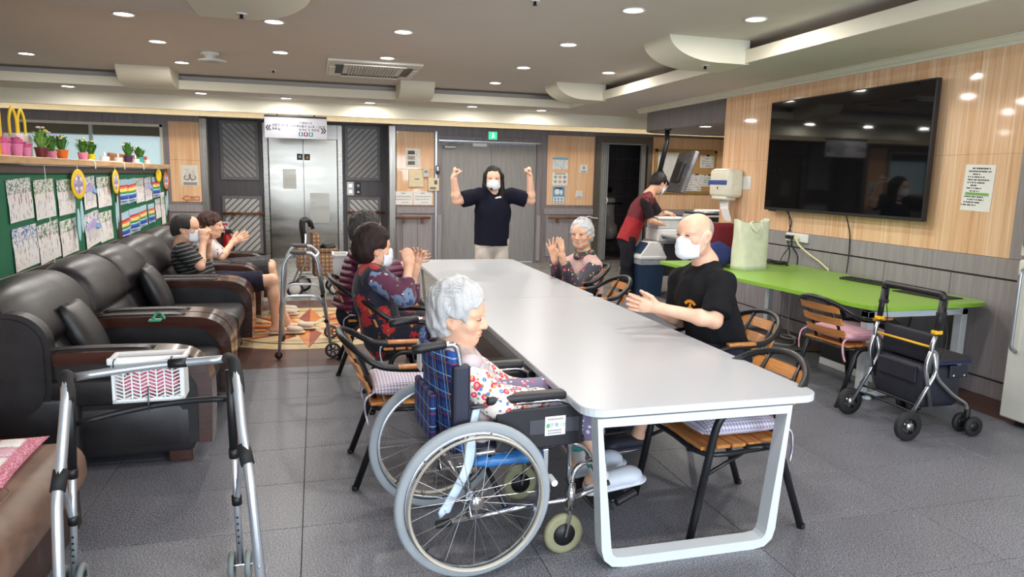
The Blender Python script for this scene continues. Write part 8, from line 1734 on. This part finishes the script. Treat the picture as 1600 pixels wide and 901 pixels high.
pot(66, 247, 19, 18, (112, 40, 40), 'wide dark red pot with leafy plant', 'leaf', ph=.16); pot(82, 248, 13, 12, (236, 140, 180), 'small pink pot beside the dark red pot', 'leaf', ph=.15); pot(98, 249, 17, 14, (232, 120, 40), 'orange pot with upright green leaves', 'leaf', ph=.14); pot(130, 251, 14, 12, (240, 150, 186), 'pink pot with green plant in the middle of the shelf', 'leaf', ph=.14); pot(143, 250, 12, 10, (226, 214, 50), 'yellow pot next to the pink pot', 'leaf', ph=.14)
pot(201, 254, 13, 12, (70, 40, 92), 'purple pot near the far end of the shelf', 'leaf', ph=.17); pot(219, 255, 11, 9, (60, 170, 176), 'teal pot at the far end of the shelf', 'leaf', ph=.15)
for px, lab in ((164, 'white tea-light candle, nearer of two on the shelf'), (185, 'white tea-light candle, farther of two on the shelf'), (212, 'white candle between the purple and teal pots'), (229, 'red-topped white candle past the teal pot')):
    y = at(px, 253, X=XL-.02)[1]; t = thing('tea_light', lab, 'candle', (XL-.02, y, SHELFZ), 0, 'candles on the partition shelf'); MB().lathe([(.0, 0), (.038, 0), (.04, .045), (.034, .045), (.032, .035), (.0, .035)], (0, 0, 0), 16).build('cup', WHITEP, t, 40); MB().lathe([(.0, .09), (.008, .075), (.010, .06), (.004, .035), (.0, .035)], (0, 0, 0), 10).build('flame_tip', mat('petal_red', (206, 60, 60), .5) if px == 229 else WHITEP, t, True)
for px, lab in ((24, 'tall yellow bag handle rising behind the pink buckets, left'), (37, 'tall yellow bag handle rising behind the pink buckets, right')):
    y = at(px, 240, X=XL-.15)[1]; t = thing('gift_bag', lab, 'bag', (XL-.15, y, SHELFZ)); MB().rbox(-.04, .04, -.07, .07, 0, .16, .006, 2).build('bag_body', mat('bag_white', (226, 214, 210), .8), t); MB().tube(smooth_path([(0, -.06, .14), (0, -.06, .26), (0, 0, .33), (0, .06, .26), (0, .06, .14)], 6), .016, 8, flat=.45).build('handle', YELD, t, True)
t = thing('yellow_card', 'yellow card standing at the left edge of the shelf', 'card', (XL-.06, at(2, 230, X=XL-.06)[1]-.06, SHELFZ)); MB().box(-.004, .004, -.10, .08, 0, .29).build('panel', YELD, t); MB().box(-.03, .03, -.1, .08, 0, .006).build('foot', YELD, t)
tag(MB().box(-.1, .06, -.16, .16, 0, .006).build('paper_leaflet', PAPER), 'white leaflet lying on the shelf beside the candles', 'paper').location = (XL-.0, float(at(172, 256, X=XL)[1]), SHELFZ+.0005)
for i, px in enumerate((147, 193, 223)):
    y = float(at(px, 258, X=XL+.075)[1]); tag(MB().tube(smooth_path([(XL+.05, y-.05, SHELFZ+.003), (XL+.078, y, SHELFZ-.01), (XL+.08, y+.02, SHELFZ-.07)], 4), .007, 6, flat=.4).build('paper_tape', PAPER, None, True), ('short white tape hanging from the shelf over the near board', 'short white tape hanging over the start of the far board', 'short white tape hanging over the middle of the far board')[i], 'tape')
